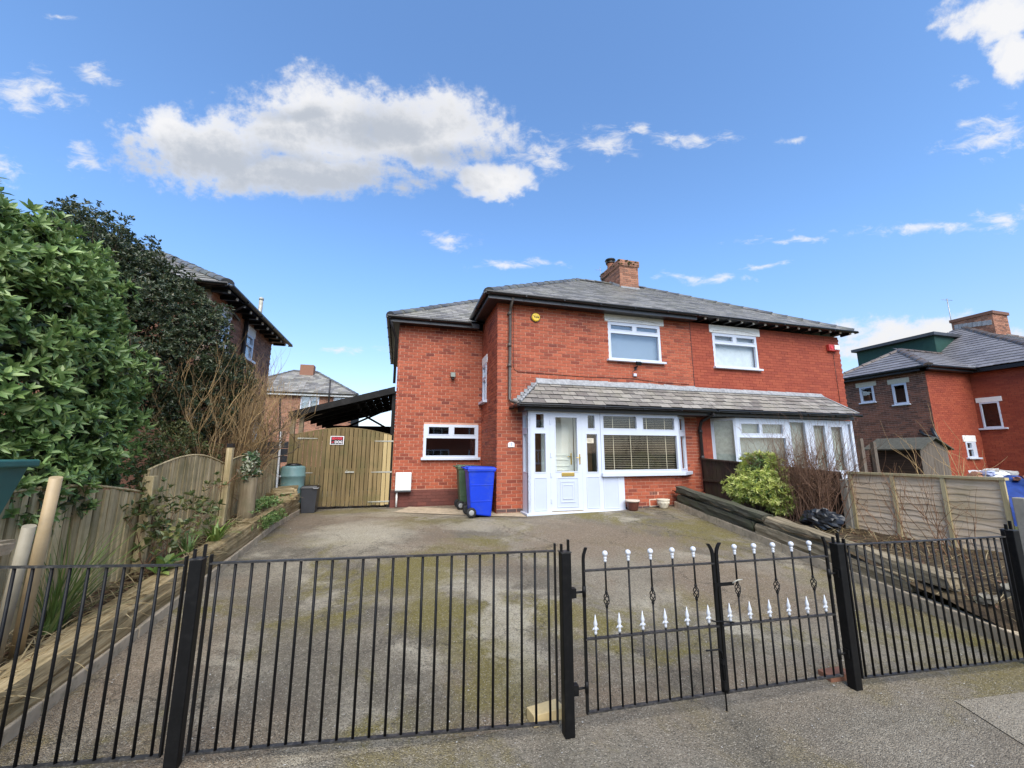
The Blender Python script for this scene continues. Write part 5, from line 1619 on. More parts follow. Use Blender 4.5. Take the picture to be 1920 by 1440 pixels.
# ================================================================== LEFT BOUNDARY FENCE
tf = thing('timber_fence', 'weathered vertical board fence with curved panel tops along the left boundary', 'fence', (-2.52, 6.5, .6))
def ftop(v):
    # three panels with arched tops stepping up the slope
    for (a, b, z, rise) in ((2.6, 5.15, 1.24, .15), (5.15, 7.15, 1.47, .15), (7.15, 8.55, 1.50, .10), (8.55, 10.1, 1.60, .04)):
        if a <= v < b:
            s = (v-a)/(b-a); return z + rise*math.sin(math.pi*s)
    return 1.5
v = 3.0; k = 0
rs = random.Random(77)
while v < 9.9:
    w = rs.uniform(.070, .090)
    zt = ftop(v+w/2) + rs.uniform(-.006, .006); zb = soilL(v)-.06
    x = -2.52 + rs.uniform(-.008, .008); tl = rs.uniform(-.006, .006)
    mb = MB(); w2 = w-rs.uniform(.016, .026)
    mb.hexa([(x-.018, v+tl, zb), (x, v+tl, zb), (x, v+w2+tl, zb), (x-.018, v+w2+tl, zb), (x-.018, v, zt), (x, v, zt), (x, v+w2, zt+(ftop(v+w)-ftop(v))*.9), (x-.018, v+w2, zt+(ftop(v+w)-ftop(v))*.9)])
    mb.build('board', M('fence_wood'), tf); v += w
for (a, b, z) in ((3.0, 5.1, .72), (5.15, 7.1, .85), (7.2, 9.9, .95)):
    for dz in (0, .42):
        mb = MB(); mb.box((-2.575, a, z+dz), (-2.54, b, z+dz+.07)); mb.build('rail', M('fence_wood'), tf)
mb = MB()
for a, b in ((2.9, 5.15), (5.15, 7.15), (7.15, 8.55)):
    pts = [(-2.525, x, ftop(min(x, b-.01))+.012) for x in lin(a, b-.01, 14)]
    mb.tube(pts, .012, 4)
mb.build('capping', M('fence_wood'), tf)
for (v_, z1, x) in ((5.12, 1.42, -2.47), (7.05, 1.74, -2.46)):
    mb = MB(); mb.box((x-.04, v_-.04, soilL(v_)-.1), (x+.04, v_+.04, z1)); mb.build('post', M('fence_wood'), tf, bevel=.006)
mb = MB(); mb.box((-2.50, 7.005, 1.74), (-2.42, 7.095, 1.80)); mb.build('post_cap', M('pipe_dark'), tf)

# ================================================================== LEFT: SIDE GATE, LEAN-TO, BUTT, BIN
sg_ = thing('side_gate', 'arched double gate of vertical boards beside the brick wing', 'gate', (-1.2, 10.35, .38))
def gtop(u): return 2.08 + .17*math.sin(math.pi*clamp((u+2.34)/2.2, 0, 1))
u = -2.34; k = 0; rs = random.Random(9)
while u < -.18:
    w = .0985
    w = min(w, -.14-u)
    mat = 'gate_wood_new' if u > -.46 else 'gate_wood'
    zb = .44 + rs.uniform(-.01, .01)
    mb = MB(); gap = .011 if not (-1.25 < u < -1.15) else .016
    y = 10.36 + rs.uniform(-.004, .004)
    mb.hexa([(u, y, zb), (u+w-gap, y, zb), (u+w-gap, y+.02, zb), (u, y+.02, zb), (u, y, gtop(u)), (u+w-gap, y, gtop(u+w)), (u+w-gap, y+.02, gtop(u+w)), (u, y+.02, gtop(u))])
    mb.build('board', M(mat), sg_, bevel=.003); u += w
mb = MB()
for z in (.55, 1.2, 1.95): mb.box((-2.3, 10.385, z), (-.2, 10.42, z+.1))
mb.build('ledge', M('gate_wood'), sg_)
mb = MB(); mb.tube([(x, 10.37, gtop(x)+.008) for x in lin(-2.34, -.15, 24)], .011, 4); mb.build('capping', M('gate_wood'), sg_)
for (x0, x1, z, m_) in ((-.58, -.13, 1.95, 'galv'), (-.62, -.13, 1.21, 'galv'), (-.66, -.17, .52, 'galv'), (-2.28, -1.85, 2.0, 'galv'), (-2.28, -1.9, 1.21, 'galv')):
    mb = MB()
    sgn = 1 if x1 > -.3 else -1
    if sgn > 0: mb.prism([(x0, 10.355, z-.006), (x1, 10.355, z-.02), (x1, 10.355, z+.02), (x0, 10.355, z+.006)], (0, -.005, 0))
    else: mb.prism([(x0, 10.355, z-.02), (x1, 10.355, z-.006), (x1, 10.355, z+.006), (x0, 10.355, z+.02)], (0, -.005, 0))
    mb.build('strap_hinge', M(m_), sg_)
mb = MB(); mb.box((-1.20, 10.335, 1.20), (-1.0, 10.355, 1.235)); mb.tube([(-1.16, 10.33, 1.235), (-1.16, 10.33, 1.27)], .008, 5); mb.build('bolt', M('galv'), sg_)
mb = MB(); mb.box((-.135, 10.33, .40), (-.06 - .01, 10.42, 2.13)); mb.build('post', M('gate_wood_new'), sg_)
mb = MB(); mb.box((-2.44, 10.33, .40), (-2.35, 10.42, 2.1)); mb.build('post', M('gate_wood'), sg_)

sn = thing('warning_sign', 'black and red BEWARE of DOG sign on the timber gate', 'sign', (-1.42, 10.35, 1.95))
mb = MB(); mb.box((-1.575, 10.345, 1.86), (-1.275, 10.352, 2.06)); mb.build('board', M('print_white'), sn)
mb = MB(); mb.box((-1.558, 10.342, 1.875), (-1.292, 10.346, 2.045)); mb.build('ground', M('print_black'), sn)
Fs = frame((-1.425, 10.3415, 1.96), (1, 0, 0), (0, -1, 0))
text_mesh('lettering', 'BEWARE', .082, 'print_red', sn, Fs, 0, .042, .0005, sx=.72, bold=.0035)
text_mesh('lettering', 'of', .055, 'print_red', sn, Fs, -.098, -.044, .0005, bold=.002)
text_mesh('lettering', 'DOG', .082, 'print_white', sn, Fs, .035, -.042, .0005, sx=.9, bold=.003)

lt = thing('lean_to', 'black lean-to roof on timber frame behind the side gate', 'lean-to', (-1.2, 12, .38))
ZA, ZB_ = 3.30, 2.60
def lz2(u): return ZB_ + (ZA-ZB_)*(u+2.5)/2.34
mb = MB(); mb.hexa([(-2.5, 10.28, lz2(-2.5)-.13), (-.16, 10.28, ZA-.16), (-.16, 10.32, ZA-.16), (-2.5, 10.32, lz2(-2.5)-.13), (-2.5, 10.28, lz2(-2.5)), (-.16, 10.28, ZA), (-.16, 10.32, ZA), (-2.5, 10.32, lz2(-2.5))])
mb.build('barge_board', M('black_wood'), lt)
for i in range(12):
    a = -2.52 + i*.197; b = a+(.192 if i < 6 else .186)
    mb = MB(); zz = .03*((i % 2)*1.0)
    mb.hexa([(a, 10.30, lz2(a)-.005), (b, 10.30, lz2(b)-.005), (b, 15.5, lz2(b)-.005), (a, 15.5, lz2(a)-.005), (a, 10.30, lz2(a)+.012), (b, 10.30, lz2(b)+.012), (b, 15.5, lz2(b)+.012), (a, 15.5, lz2(a)+.012)])
    if True: mb.build('roof_board', M('black_wood'), lt)
for i, y in enumerate((10.9, 11.8, 12.7, 13.6, 14.5)):
    mb = MB(); mb.hexa([(-2.5, y, lz2(-2.5)-.12), (-.16, y, ZA-.12), (-.16, y+.05, ZA-.12), (-2.5, y+.05, lz2(-2.5)-.12), (-2.5, y, lz2(-2.5)-.02), (-.16, y, ZA-.02), (-.16, y+.05, ZA-.02), (-2.5, y+.05, lz2(-2.5)-.02)]); mb.build('rafter', M('black_wood'), lt)
for (x, y, z) in ((-2.46, 10.36, 2.6), (-2.30, 10.45, 2.58), (-2.46, 15.3, 2.6), (-.22, 10.36, 3.2)):
    mb = MB(); mb.box((x, y, .38), (x+.09, y+.09, z)); mb.build('post', M('black_wood' if x > -.5 else 'log_wood'), lt)
mb = MB(); mb.tube([(-1.5, 12.5, 2.4), (-.3, 12.5, 3.0)], .03, 5); mb.tube([(-.3, 12.5, 2.35), (-1.2, 12.5, 2.85)], .03, 5); mb.build('brace', M('black_wood'), lt)
mb = MB(); mb.box((-2.5, 15.2, .38), (-.2, 15.25, 2.62)); mb.build('back_board', M('black_wood'), lt)

wb_ = thing('water_butt', 'pale green plastic water butt beside the side gate', 'water butt', (-2.22, 9.95, .45))
mb = MB(); mb.lathe((-2.22, 9.95, .40), [(.20, 0), (.225, .2), (.24, .5), (.245, .52), (.245, .55), (.24, .57), (.245, .74), (.253, .75), (.253, .78), (.245, .79), (.24, .93), (.225, .97), (.17, .985)], 24); mb.build('barrel', M('butt_green'), wb_)
mb = MB(); mb.lathe((-2.22, 9.95, 1.384), [(.16, 0), (.17, .02), (.10, .05), (.06, .055)], 16); mb.build('lid', M('black_plastic'), wb_)
mb = MB(); mb.lathe((-2.43, 9.82, 1.165), [(.025, -.02), (.025, .02)], 8); mb.build('tap_boss', M('print_white'), wb_)
db = thing('dustbin', 'dark grey square dustbin with lid in front of the water butt', 'bin', (-1.85, 9.95, .38))
mb = MB(); mb.hexa([(-1.97, 9.80, .38), (-1.70, 9.80, .38), (-1.70, 10.1, .38), (-1.97, 10.1, .38), (-2.0, 9.78, .90), (-1.67, 9.78, .90), (-1.67, 10.12, .90), (-2.0, 10.12, .90)]); mb.build('body', M('fascia_grey'), db, bevel=.012)
mb = MB(); mb.hexa([(-2.02, 9.76, .90), (-1.65, 9.76, .90), (-1.65, 10.14, .90), (-2.02, 10.14, .90), (-1.98, 9.80, .955), (-1.69, 9.80, .955), (-1.69, 10.10, .955), (-1.98, 10.10, .955)]); mb.build('lid', M('black_plastic'), db, bevel=.01)
mb = MB(); mb.tube([(-1.76, 9.77, .92), (-1.74, 9.73, .90), (-1.66, 9.73, .90), (-1.64, 9.77, .92)], .01, 5); mb.build('handle', M('hub_grey'), db)
# canes and white stake leaning by the butt
for i, (x, z1, m_, nm, lab) in enumerate(((-2.47, 2.12, 'white_paint', 'stake', 'white painted stake standing left of the water butt'), (-2.52, 2.9, 'pipe_dark', 'pole', 'tall dark pole leaning behind the water butt'))):
    mb = MB(); mb.obox((x, 9.7 if i == 0 else 10.1, .85), (.035, 0, 0), (0, .02, 0), (-.02 if i == 0 else -.16, 0, z1-.85)); o = mb.build(nm, M(m_), None); tag(o, lab, 'pole')

# dark slatted screen of the neighbours behind the fence end
scn = thing('dark_screen', 'dark grey board screen above the far end of the left fence', 'screen', (-3.0, 10.4, .6))
for i in range(3):
    mb = MB(); mb.box((-3.4, 10.36, 1.45+i*.16), (-2.47, 10.39, 1.60+i*.16)); mb.build('board', M('fascia_grey'), scn)
mb = MB(); mb.box((-3.35, 10.395, .6), (-3.28, 10.45, 1.95)); mb.build('post', M('fascia_grey'), scn)

# sawn timber ends piled on the sleeper wall
pt = thing('timber_offcuts', 'heap of short sawn timber offcuts at the far end of the left bed', 'timber pile', (-2.25, 9.2, .8))
rs = random.Random(15)
for i in range(9):
    c = V(-2.22+rs.uniform(-.1, .12), 8.6+i*.14+rs.uniform(-.05, .05), soilL(9)+.03+.06*(i % 3))
    a = rs.uniform(-.9, .9)
    rough_beam(c-V(math.cos(a)*.18, math.sin(a)*.18, 0), c+V(math.cos(a)*.18, math.sin(a)*.18, .02), (0, 0, 1), .10, .07, 'sleeper', pt, name='offcut', seed=60+i, seg=4, amp=.006)
# log planter
lg = thing('log_planter', 'upright hollow log planter standing before the left fence', 'planter', (-2.27, 7.4, .62))
mb = MB(); mb.lathe((-2.27, 7.4, soilL(7.4)-.08), [(.125, 0), (.12, .2), (.115, .45), (.12, .70), (.105, .71), (.10, .66)], 14); mb.build('log', M('log_wood'), lg)

# two leaning plastic posts at the left
def leaning(p0, p1, r, mat, label):
    mb = MB(); p0, p1 = Vector(p0), Vector(p1); mb.tube([p0, p0.lerp(p1, .5), p1], [r, r, r*.97], 14)
    o = mb.build('leaning_post', M(mat), None); tag(o, label, 'post', 'leaning posts at the left')
leaning((-2.30, 3.56, .30), (-2.10, 3.30, 1.50), .032, 'pole_plastic', 'taller pale buff post leaning beside the left sleepers')
leaning((-2.31, 3.42, .30), (-2.12, 3.20, 1.22), .031, 'pole_grey', 'shorter weathered post leaning in front of the buff one')
# brick pier and green tub at the left edge
pr_ = thing('brick_pier', 'dark brick pier with stone cap at the left edge', 'pier', (-2.46, 3.0, .3))
mb = MB(); mb.box((-2.91, 3.01, .1), (-2.44, 3.45, 1.02)); mb.build('core', M('mortar_grey'), pr_)
bricks(frame((-2.92, 3.0, .1), (1, 0, 0), (0, -1, 0)), .49, .92, [], 'brick_blue', pr_, nobj=40, seed=81)
bricks(frame((-2.43, 3.0, .1), (0, 1, 0), (1, 0, 0)), .46, .92, [], 'brick_blue', pr_, nobj=40, seed=82)
rough_beam((-2.97, 3.23, 1.06), (-2.38, 3.23, 1.06), (0, 1, 0), .54, .09, 'concrete', pr_, name='cap_stone', seed=83, seg=6, amp=.005)
tb = thing('plastic_tub', 'teal green tapered plastic tub standing on the brick pier', 'tub', (-2.4, 3.0, 1.15))
mb = MB()
a = .205; b_ = .29; zz0, zz1 = 1.11, 1.582; cx, cy = -2.68, 3.24
mb.hexa([(cx-a, cy-a, zz0), (cx+a, cy-a, zz0), (cx+a, cy+a, zz0), (cx-a, cy+a, zz0), (cx-b_, cy-b_, zz1), (cx+b_, cy-b_, zz1), (cx+b_, cy+b_, zz1), (cx-b_, cy+b_, zz1)])
mb.build('body', M('tub_teal'), tb, bevel=.02)
mb = MB(); e = b_+.028; mb.box((cx-e, cy-e, zz1-.022), (cx+e, cy+e, zz1+.028)); mb.build('rim', M('tub_teal'), tb, bevel=.012)

# ================================================================== WHEELIE BINS
def wheelie(c, rz, mat, label, first=None):
    t = thing('wheelie_bin', label, 'wheelie bin', c, 'wheelie bins beside the porch')
    Rm = Matrix.Translation(c) @ Matrix.Rotation(rz, 4, 'Z')
    def put(mb, name, m_, bevel=0, parent=t):
        mb.v = [tuple(Rm @ Vector(p)) for p in mb.v]
        return mb.build(name, M(m_), parent, bevel=bevel)
    mb = MB()   # local +x is the front of the bin
    mb.hexa([(-.20, -.19, .06), (.22, -.19, .0), (.22, .19, .0), (-.20, .19, .06), (-.27, -.235, .93), (.28, -.235, .93), (.28, .235, .93), (-.27, .235, .93)])
    body = put(mb, 'body', mat, .025)
    for zz_ in (.30, .62):
        k_ = (zz_-.0)/.93
        mb = MB(); mb.hexa([(-.18-.06*k_, -.194-.045*k_, zz_), (.215+.05*k_, -.194-.045*k_, zz_), (.215+.05*k_, .194+.045*k_, zz_), (-.18-.06*k_, .194+.045*k_, zz_), (-.18-.06*k_, -.196-.045*k_, zz_+.02), (.215+.05*k_, -.196-.045*k_, zz_+.02), (.215+.05*k_, .196+.045*k_, zz_+.02), (-.18-.06*k_, .196+.045*k_, zz_+.02)]); put(mb, 'rib', mat, .004, body)
    mb = MB(); mb.hexa([(-.285, -.25, .90), (.295, -.25, .90), (.295, .25, .90), (-.285, .25, .90), (-.29, -.255, .945), (.30, -.255, .945), (.30, .255, .945), (-.29, .255, .945)]); put(mb, 'rim', mat, .008, body)
    mb = MB(); mb.hexa([(-.30, -.265, .947), (.335, -.265, .947), (.335, .265, .947), (-.30, .265, .947), (-.27, -.225, 1.005), (.27, -.225, .99), (.27, .225, .99), (-.27, .225, 1.005)]); put(mb, 'lid', mat, .018)
    mb = MB(); mb.tube([(-.285, -.20, .95), (-.345, -.20, .975), (-.345, .20, .975), (-.285, .20, .95)], .016, 8); put(mb, 'handle', mat)
    for s in (-1, 1):
        mb = MB(); mb.lathe((-.20, s*.235, .10), [(.06, -.03), (.10, -.026), (.10, .026), (.06, .03)], 20, axis='y'); wh = put(mb, 'wheel', 'rubber')
        mb = MB(); mb.lathe((-.20, s*.268, .10), [(.05, -.01), (.055, 0), (.03, .004)], 14, axis='y') if s > 0 else mb.lathe((-.20, -.268, .10), [(.055, 0), (.05, -.004), (.02, -.008)], 14, axis='y'); put(mb, 'hub', 'hub_grey', 0, wh)
    return t
zg = .385
wheelie(Vector((1.65, 8.42, zg)), 0, 'blue_bin', 'bright blue wheelie bin, nearest of the three by the porch')
wheelie(Vector((1.74, 9.0, zg)), .04, 'black_bin', 'black wheelie bin standing between the blue and the green one')
wheelie(Vector((1.62, 9.60, zg)), -.03, 'green_bin', 'faded green wheelie bin at the back by the wing wall')

# flower pots under the bay
p1_ = thing('flower_pot', 'dark brown glazed flower pot with pale rim right of the porch', 'flower pot', (5.0, 8.02, .40))
zz = G(5, 8.0)
mb = MB(); mb.lathe((5.0, 8.02, zz), [(.10, 0), (.11, .02), (.135, .17), (.14, .185)], 18); mb.build('pot', M('terracotta'), p1_)
mb = MB(); mb.lathe((5.0, 8.02, zz+.185), [(.155, 0), (.16, .02), (.155, .04), (.13, .035)], 18); mb.build('rim', M('pot_rim'), p1_)
p2_ = thing('flower_pot', 'cream flower pot with scalloped sides under the bay window', 'flower pot', (5.78, 8.02, .42))
zz = G(5.78, 8.0)
mb = MB(); n = 16
mb.lathe((5.78, 8.02, zz), [(.075, 0), (.085, .02), (.12, .09), (.135, .15), (.125, .17)], 18); mb.build('pot', M('pot_cream'), p2_)
mb = MB(); mb.lathe((5.78, 8.02, zz+.165), [(.13, 0), (.145, .012), (.142, .035), (.12, .03)], 18)
for i in range(10):
    an = i*math.pi/5; mb.lathe((5.78+.125*math.cos(an), 8.02+.125*math.sin(an), zz+.10), [(.008, 0), (.016, .03), (.008, .06)], 6)
mb.build('rim', M('pot_cream'), p2_)

# ================================================================== RIGHT: PARTY FENCE
lp = thing('lap_fence', 'pale overlapping panel fence behind the bare shrub at right', 'fence', (7.32, 4.2, .4))
X7 = 7.32
zl = .40
i = 0
while zl < 1.28:
    h = .105
    mb = MB(); n = 26
    for k in range(n+1):
        y = 5.06-1.80*k/n
        wv = .006*math.sin(k*1.1+i*2.3)+.004*math.sin(k*.43+i)
        zlo = zl + .010*math.sin(k*.7+i*1.7) + .006*math.sin(k*1.9+i); zhi = zl+h+.02
        mb.v += [(X7-.014+wv*.2, y, zlo), (X7+.002, y, zhi), (X7+.006, y, zhi), (X7-.006, y, zlo)]
    for k in range(n):
        q = k*4
        mb.f += [(q, q+4, q+5, q+1), (q+3, q+7, q+4, q), (q+1, q+5, q+6, q+2)]; mb.sm += [False]*3
    mb.build('slat', M('lap_wood'), lp); zl += .088; i += 1
for y in (5.06, 4.46, 3.86, 3.28):
    mb = MB(); mb.box((X7-.042, y-.025, .38), (X7-.015, y+.02, 1.318)); mb.build('batten', M('lap_batten'), lp)
mb = MB(); mb.box((X7-.05, 3.24, 1.32), (X7+.03, 5.1, 1.352)); mb.build('top_rail', M('lap_batten'), lp)
for (y, z1) in ((5.16, 1.22), (3.16, 1.12)):
    mb = MB(); mb.box((X7-.06, y-.055, .2), (X7+.05, y+.055, z1)); mb.build('concrete_post', M('concrete_pale'), lp, bevel=.01)
mb = MB(); mb.box((X7-.02, 2.9, .45), (X7, 3.10, .98)); mb.build('end_board', M('concrete'), lp)
df = thing('dark_fence', 'dark brown board fence between the front gardens beside the bay', 'fence', (7.33, 7, .4))
y = 8.48; rs = random.Random(3)
while y > 5.25:
    mb = MB(); zt = 1.50 - (8.5-y)*.06; mb.box((7.33+rs.uniform(-.004, .004), y-.135, .35), (7.35, y, zt)); mb.build('board', M('dark_fence'), df); y -= .142
mb = MB(); mb.hexa([(7.28, 5.25, 1.31), (7.37, 5.25, 1.31), (7.37, 8.48, 1.505), (7.28, 8.48, 1.505), (7.28, 5.25, 1.34), (7.37, 5.25, 1.34), (7.37, 8.48, 1.54), (7.28, 8.48, 1.54)]); mb.build('capping', M('dark_fence'), df)
mb = MB(); mb.box((7.285, 5.25, .98), (7.328, 8.48, 1.03)); mb.build('rail', M('dark_fence'), df)

# shed, timber posts, covered heap next door
sh = thing('garden_shed', 'small brown timber shed with felt roof beyond the party fence', 'shed', (16.6, 9.6, .4))
i = 0
for k in range(8):
    mb = MB(); z = .4+k*.18; mb.box((16.0, 8.9, z), (16.02, 10.35, z+.172)); mb.build('board', M('shed_dark'), sh)
for k in range(9):
    x = 16.0+k*.145; mid = 16.65; zt = 1.83 + .30*(1-abs(x+.07-mid)/.65)
    mb = MB(); mb.box((x, 8.885, .4), (x+.138, 8.90, max(1.80, zt))); mb.build('board', M('shed_wood'), sh)
mb = MB(); mb.box((16.03, 8.92, .4), (17.3, 10.33, 1.8)); mb.build('inside', M('dark_inside'), sh)
mb = MB(); mb.hexa([(15.86, 8.78, 1.76), (16.65, 8.78, 2.14), (16.65, 10.45, 2.14), (15.86, 10.45, 1.76), (15.86, 8.78, 1.80), (16.65, 8.78, 2.18), (16.65, 10.45, 2.18), (15.86, 10.45, 1.80)])
mb.hexa([(16.65, 8.78, 2.14), (17.44, 8.78, 1.76), (17.44, 10.45, 1.76), (16.65, 10.45, 2.14), (16.65, 8.78, 2.18), (17.44, 8.78, 1.80), (17.44, 10.45, 1.80), (16.65, 10.45, 2.18)]); mb.build('felt_roof', M('felt_green'), sh)
for i, (x, y, z) in enumerate(((13.4, 8.85, 2.1), (14.0, 8.9, 2.0))):
    mb = MB(); mb.box((x, y, .4), (x+.12, y+.1, z)); o = mb.build('timber_post', M('shed_wood'), None)
    tag(o, ('taller grey timber post next to the neighbours white porch', 'shorter grey timber post next to the shed')[i], 'post')
tp = thing('covered_heap', 'heap of rubble under a dark blue sheet at the right edge', 'heap', (11.5, 5, .4))
mb = MB(); rs = random.Random(44); nx, ny = 22, 14
for j in range(ny):
    for i in range(nx):
        x = 10.4+3.0*i/(nx-1); y = 4.4+1.5*j/(ny-1)
        s = max(0.0, math.sin(math.pi*i/(nx-1)))**.5*max(0.0, math.sin(math.pi*j/(ny-1)))**.5
        mb.v.append((x, y, .38+.82*s+rs.uniform(-.05, .05)*s))
for j in range(ny-1):
    for i in range(nx-1):
        q = j*nx+i; mb.f.append((q, q+1, q+1+nx, q+nx)); mb.sm.append(True)
mb.build('blue_sheet', M('tarp_blue'), tp)
for i in range(16):
    c = V(rs.uniform(10.8, 13), rs.uniform(4.7, 5.6), 1.22+rs.uniform(-.05, .1)); s = rs.uniform(.08, .2)
    rough_beam(c-V(s, 0, 0), c+V(s, s*rs.uniform(-.8, .8), 0), (0, 1, 0), s, s*.7, ['rubble', 'tarp_pale', 'brick_old', 'white_paint'][i % 4], tp, name='rubble_piece', seed=90+i, seg=4, amp=.02)
mb = MB(); mb.lathe((11.2, 4.4, .4), [(.35, 0), (.4, .2), (.3, .4), (.1, .5)], 12); mb.build('pale_sheet', M('tarp_pale'), tp)
# black rubbish sack
bg = MB(); rs = random.Random(12)
n, m_ = 28, 15
c = V(6.42, 4.95, .62)
for j in range(m_):
    th = math.pi*j/(m_-1)
    for i in range(n):
        ph = 2*math.pi*i/n
        r = 1+.10*math.sin(3*ph+j)+.10*math.sin(7*ph+2*j)+rs.uniform(-.12, .12)
        bg.v.append((c.x+.19*r*math.sin(th)*math.cos(ph), c.y+.30*r*math.sin(th)*math.sin(ph), c.z+.15*r*math.cos(th)))
for j in range(m_-1):
    for i in range(n):
        q = j*n+i; q2 = j*n+(i+1) % n; bg.f.append((q, q+n, q2+n, q2)); bg.sm.append(False)
o = bg.build('rubbish_sack', M('bag_black'), None); tag(o, 'crumpled black rubbish sack on the right bed below the pale fence', 'sack')

# stones at the broken end of the right wall
rs = random.Random(33)
STL = ['large pale stone lying highest on the soil at the broken end of the right wall', 'flat grey stone just above the kerb at the broken end of the right wall', 'small mossy stone nearest the rotten sleeper end on the right bed']
for i, (x, y, s) in enumerate(((5.98, 2.72, .12), (5.60, 2.78, .09), (5.68, 3.05, .06))):
    c = V(x, y, zR(x, y)+s*.25)
    o = rough_beam(c-V(s, 0, 0), c+V(s, s*rs.uniform(-.5, .5), s*rs.uniform(-.2, .2)), (0, 1, 0), s*1.3, s*.9, 'stone', None, name='loose_stone', seed=120+i, seg=5, amp=.02)
    tag(o, STL[i], 'stone', 'loose stones at the right bed')

# ================================================================== PLANTS
def leaves(name, C, D, N, ln, wd, mat, parent, fold=.25, curl=.15, kind='stuff'):
    """many leaves: centres of the stalk end C, axis D, face normal N (numpy), lengths and widths"""
    n = len(C)
    D = D/np.linalg.norm(D, axis=1, keepdims=True)
    S = np.cross(D, N); S /= np.maximum(np.linalg.norm(S, axis=1, keepdims=True), 1e-6)
    N = np.cross(S, D)
    ln = np.broadcast_to(np.asarray(ln), (n,))[:, None]; wd = np.broadcast_to(np.asarray(wd), (n,))[:, None]
    vs = np.zeros((n, 8, 3))
    vs[:, 0] = C
    for a, (q, k) in enumerate(((.30, .86), (.68, .84))):
        mid = C + D*ln*q - N*ln*curl*q*q
        vs[:, 1+a*3] = mid + S*wd*.5*k + N*wd*fold*k
        vs[:, 2+a*3] = mid
        vs[:, 3+a*3] = mid - S*wd*.5*k + N*wd*fold*k
    vs[:, 7] = C + D*ln - N*ln*curl
    fs = np.array([(0, 1, 2), (0, 2, 3), (1, 4, 5), (1, 5, 2), (2, 5, 6), (2, 6, 3), (4, 7, 5), (5, 7, 6)])
    fl = (np.arange(n)[:, None, None]*8 + fs[None]).reshape(-1)
    o = link_mesh(name, np_mesh(name, vs.reshape(-1, 3), fl, np.arange(0, len(fl), 3), M(mat)), parent)
    if kind: o["kind"] = kind
    return o

def unit(a): return a/np.maximum(np.linalg.norm(a, axis=1, keepdims=True), 1e-9)
def rand_dirs(n, r): return unit(r.normal(size=(n, 3)))

def crown_points(lobes, n, r, shell=.35, gap=0.0, seed=0):
    """points near the surface of a union of ellipsoids, with outward directions; noise makes gaps"""
    vol = np.array([l[3]*l[4]+l[4]*l[5]+l[3]*l[5] for l in lobes]); vol = vol/vol.sum()
    P = []; Q = []
    need = n; tries = 0
    L = np.array(lobes)
    while need > 0 and tries < 30:
        tries += 1
        k = r.choice(len(lobes), size=need*3, p=vol)
        d = rand_dirs(need*3, r)
        rad = 1 - shell*r.random(need*3)**1.6
        wob_ = 1 + .16*np.sin(d[:, 0]*7+k) * np.sin(d[:, 1]*6+k*2) + .10*np.sin(d[:, 2]*11+k*1.3)
        p = L[k, :3] + d*L[k, 3:6]*(rad*wob_)[:, None]
        keep = np.ones(len(p), bool)
        for j in range(len(lobes)):
            q = (p-L[j, :3])/L[j, 3:6]
            keep &= ~((np.linalg.norm(q, axis=1) < .72) & (k != j))
        if gap:
            g = np.sin(p[:, 0]*5.1+seed)*np.sin(p[:, 1]*4.7+1.3*seed)*np.sin(p[:, 2]*5.9+.7*seed)
            keep &= g < gap
        out = unit(d/L[k, 3:6])
        P.append(p[keep]); Q.append(out[keep]); need = n - sum(len(x) for x in P)
    return np.concatenate(P)[:n], np.concatenate(Q)[:n]

def rosette_leaves(P, Q, per, ln, wd, r, spread=.9, up=.3):
    """whorls of leaves at the shoot tips"""
    n = len(P)
    C = np.repeat(P, per, 0); A = np.repeat(unit(Q + np.array([0, 0, up]) + .35*r.normal(size=(n, 3))), per, 0)
    m = len(C)
    ref = np.where(np.abs(A[:, 2:3]) < .9, np.array([[0, 0, 1.0]]), np.array([[1.0, 0, 0]]))
    X = unit(np.cross(A, ref)); Y = np.cross(A, X)
    ang = np.tile(np.arange(per)*2.399, n) + np.repeat(r.random(n)*6.28, per) + r.normal(size=m)*.2
    f = np.tile(np.linspace(.45, 1.15, per), n)*spread + r.normal(size=m)*.15
    radial = X*np.cos(ang)[:, None] + Y*np.sin(ang)[:, None]
    D = unit(radial*np.sin(f)[:, None] + A*np.cos(f)[:, None])
    N = unit(A*np.sin(f)[:, None] - radial*np.cos(f)[:, None] + .12*r.normal(size=(m, 3)))
    return C + D*.004, D, N, ln*(.55+.75*r.random(m)), wd*(.65+.65*r.random(m))

def branch_tubes(mb, p, d, L, rad, depth, rs, kids=3, spread=.55, up=.1, seg=3, wob_=.18, n=4, shrink=.68, tips=None):
    pts = [Vector(p)]; rr = [rad]
    d = Vector(d).normalized()
    for i in range(seg):
        d = (d + Vector((rs.gauss(0, wob_), rs.gauss(0, wob_), rs.gauss(0, wob_)+up*.4))).normalized()
        pts.append(pts[-1] + d*(L/seg)); rr.append(rad*(1-.45*(i+1)/seg))
    mb.tube(pts, rr, n if rad > .008 else 3, cap=False)
    if tips is not None and depth <= 1: tips.append((pts[-1].copy(), d.copy()))
    if depth <= 0: return
    for k in range(kids):
        i = rs.randint(1, seg)
        q = pts[i-1].lerp(pts[i], rs.random()) if k < kids-1 else pts[-1]
        nd = (d + Vector((rs.gauss(0, spread), rs.gauss(0, spread), rs.gauss(0, spread)+up))).normalized()
        branch_tubes(mb, q, nd, L*shrink*rs.uniform(.75, 1.15), rad*.55, depth-1, rs, kids, spread, up, seg, wob_, n, shrink, tips)

r_ = np.random.default_rng(11)
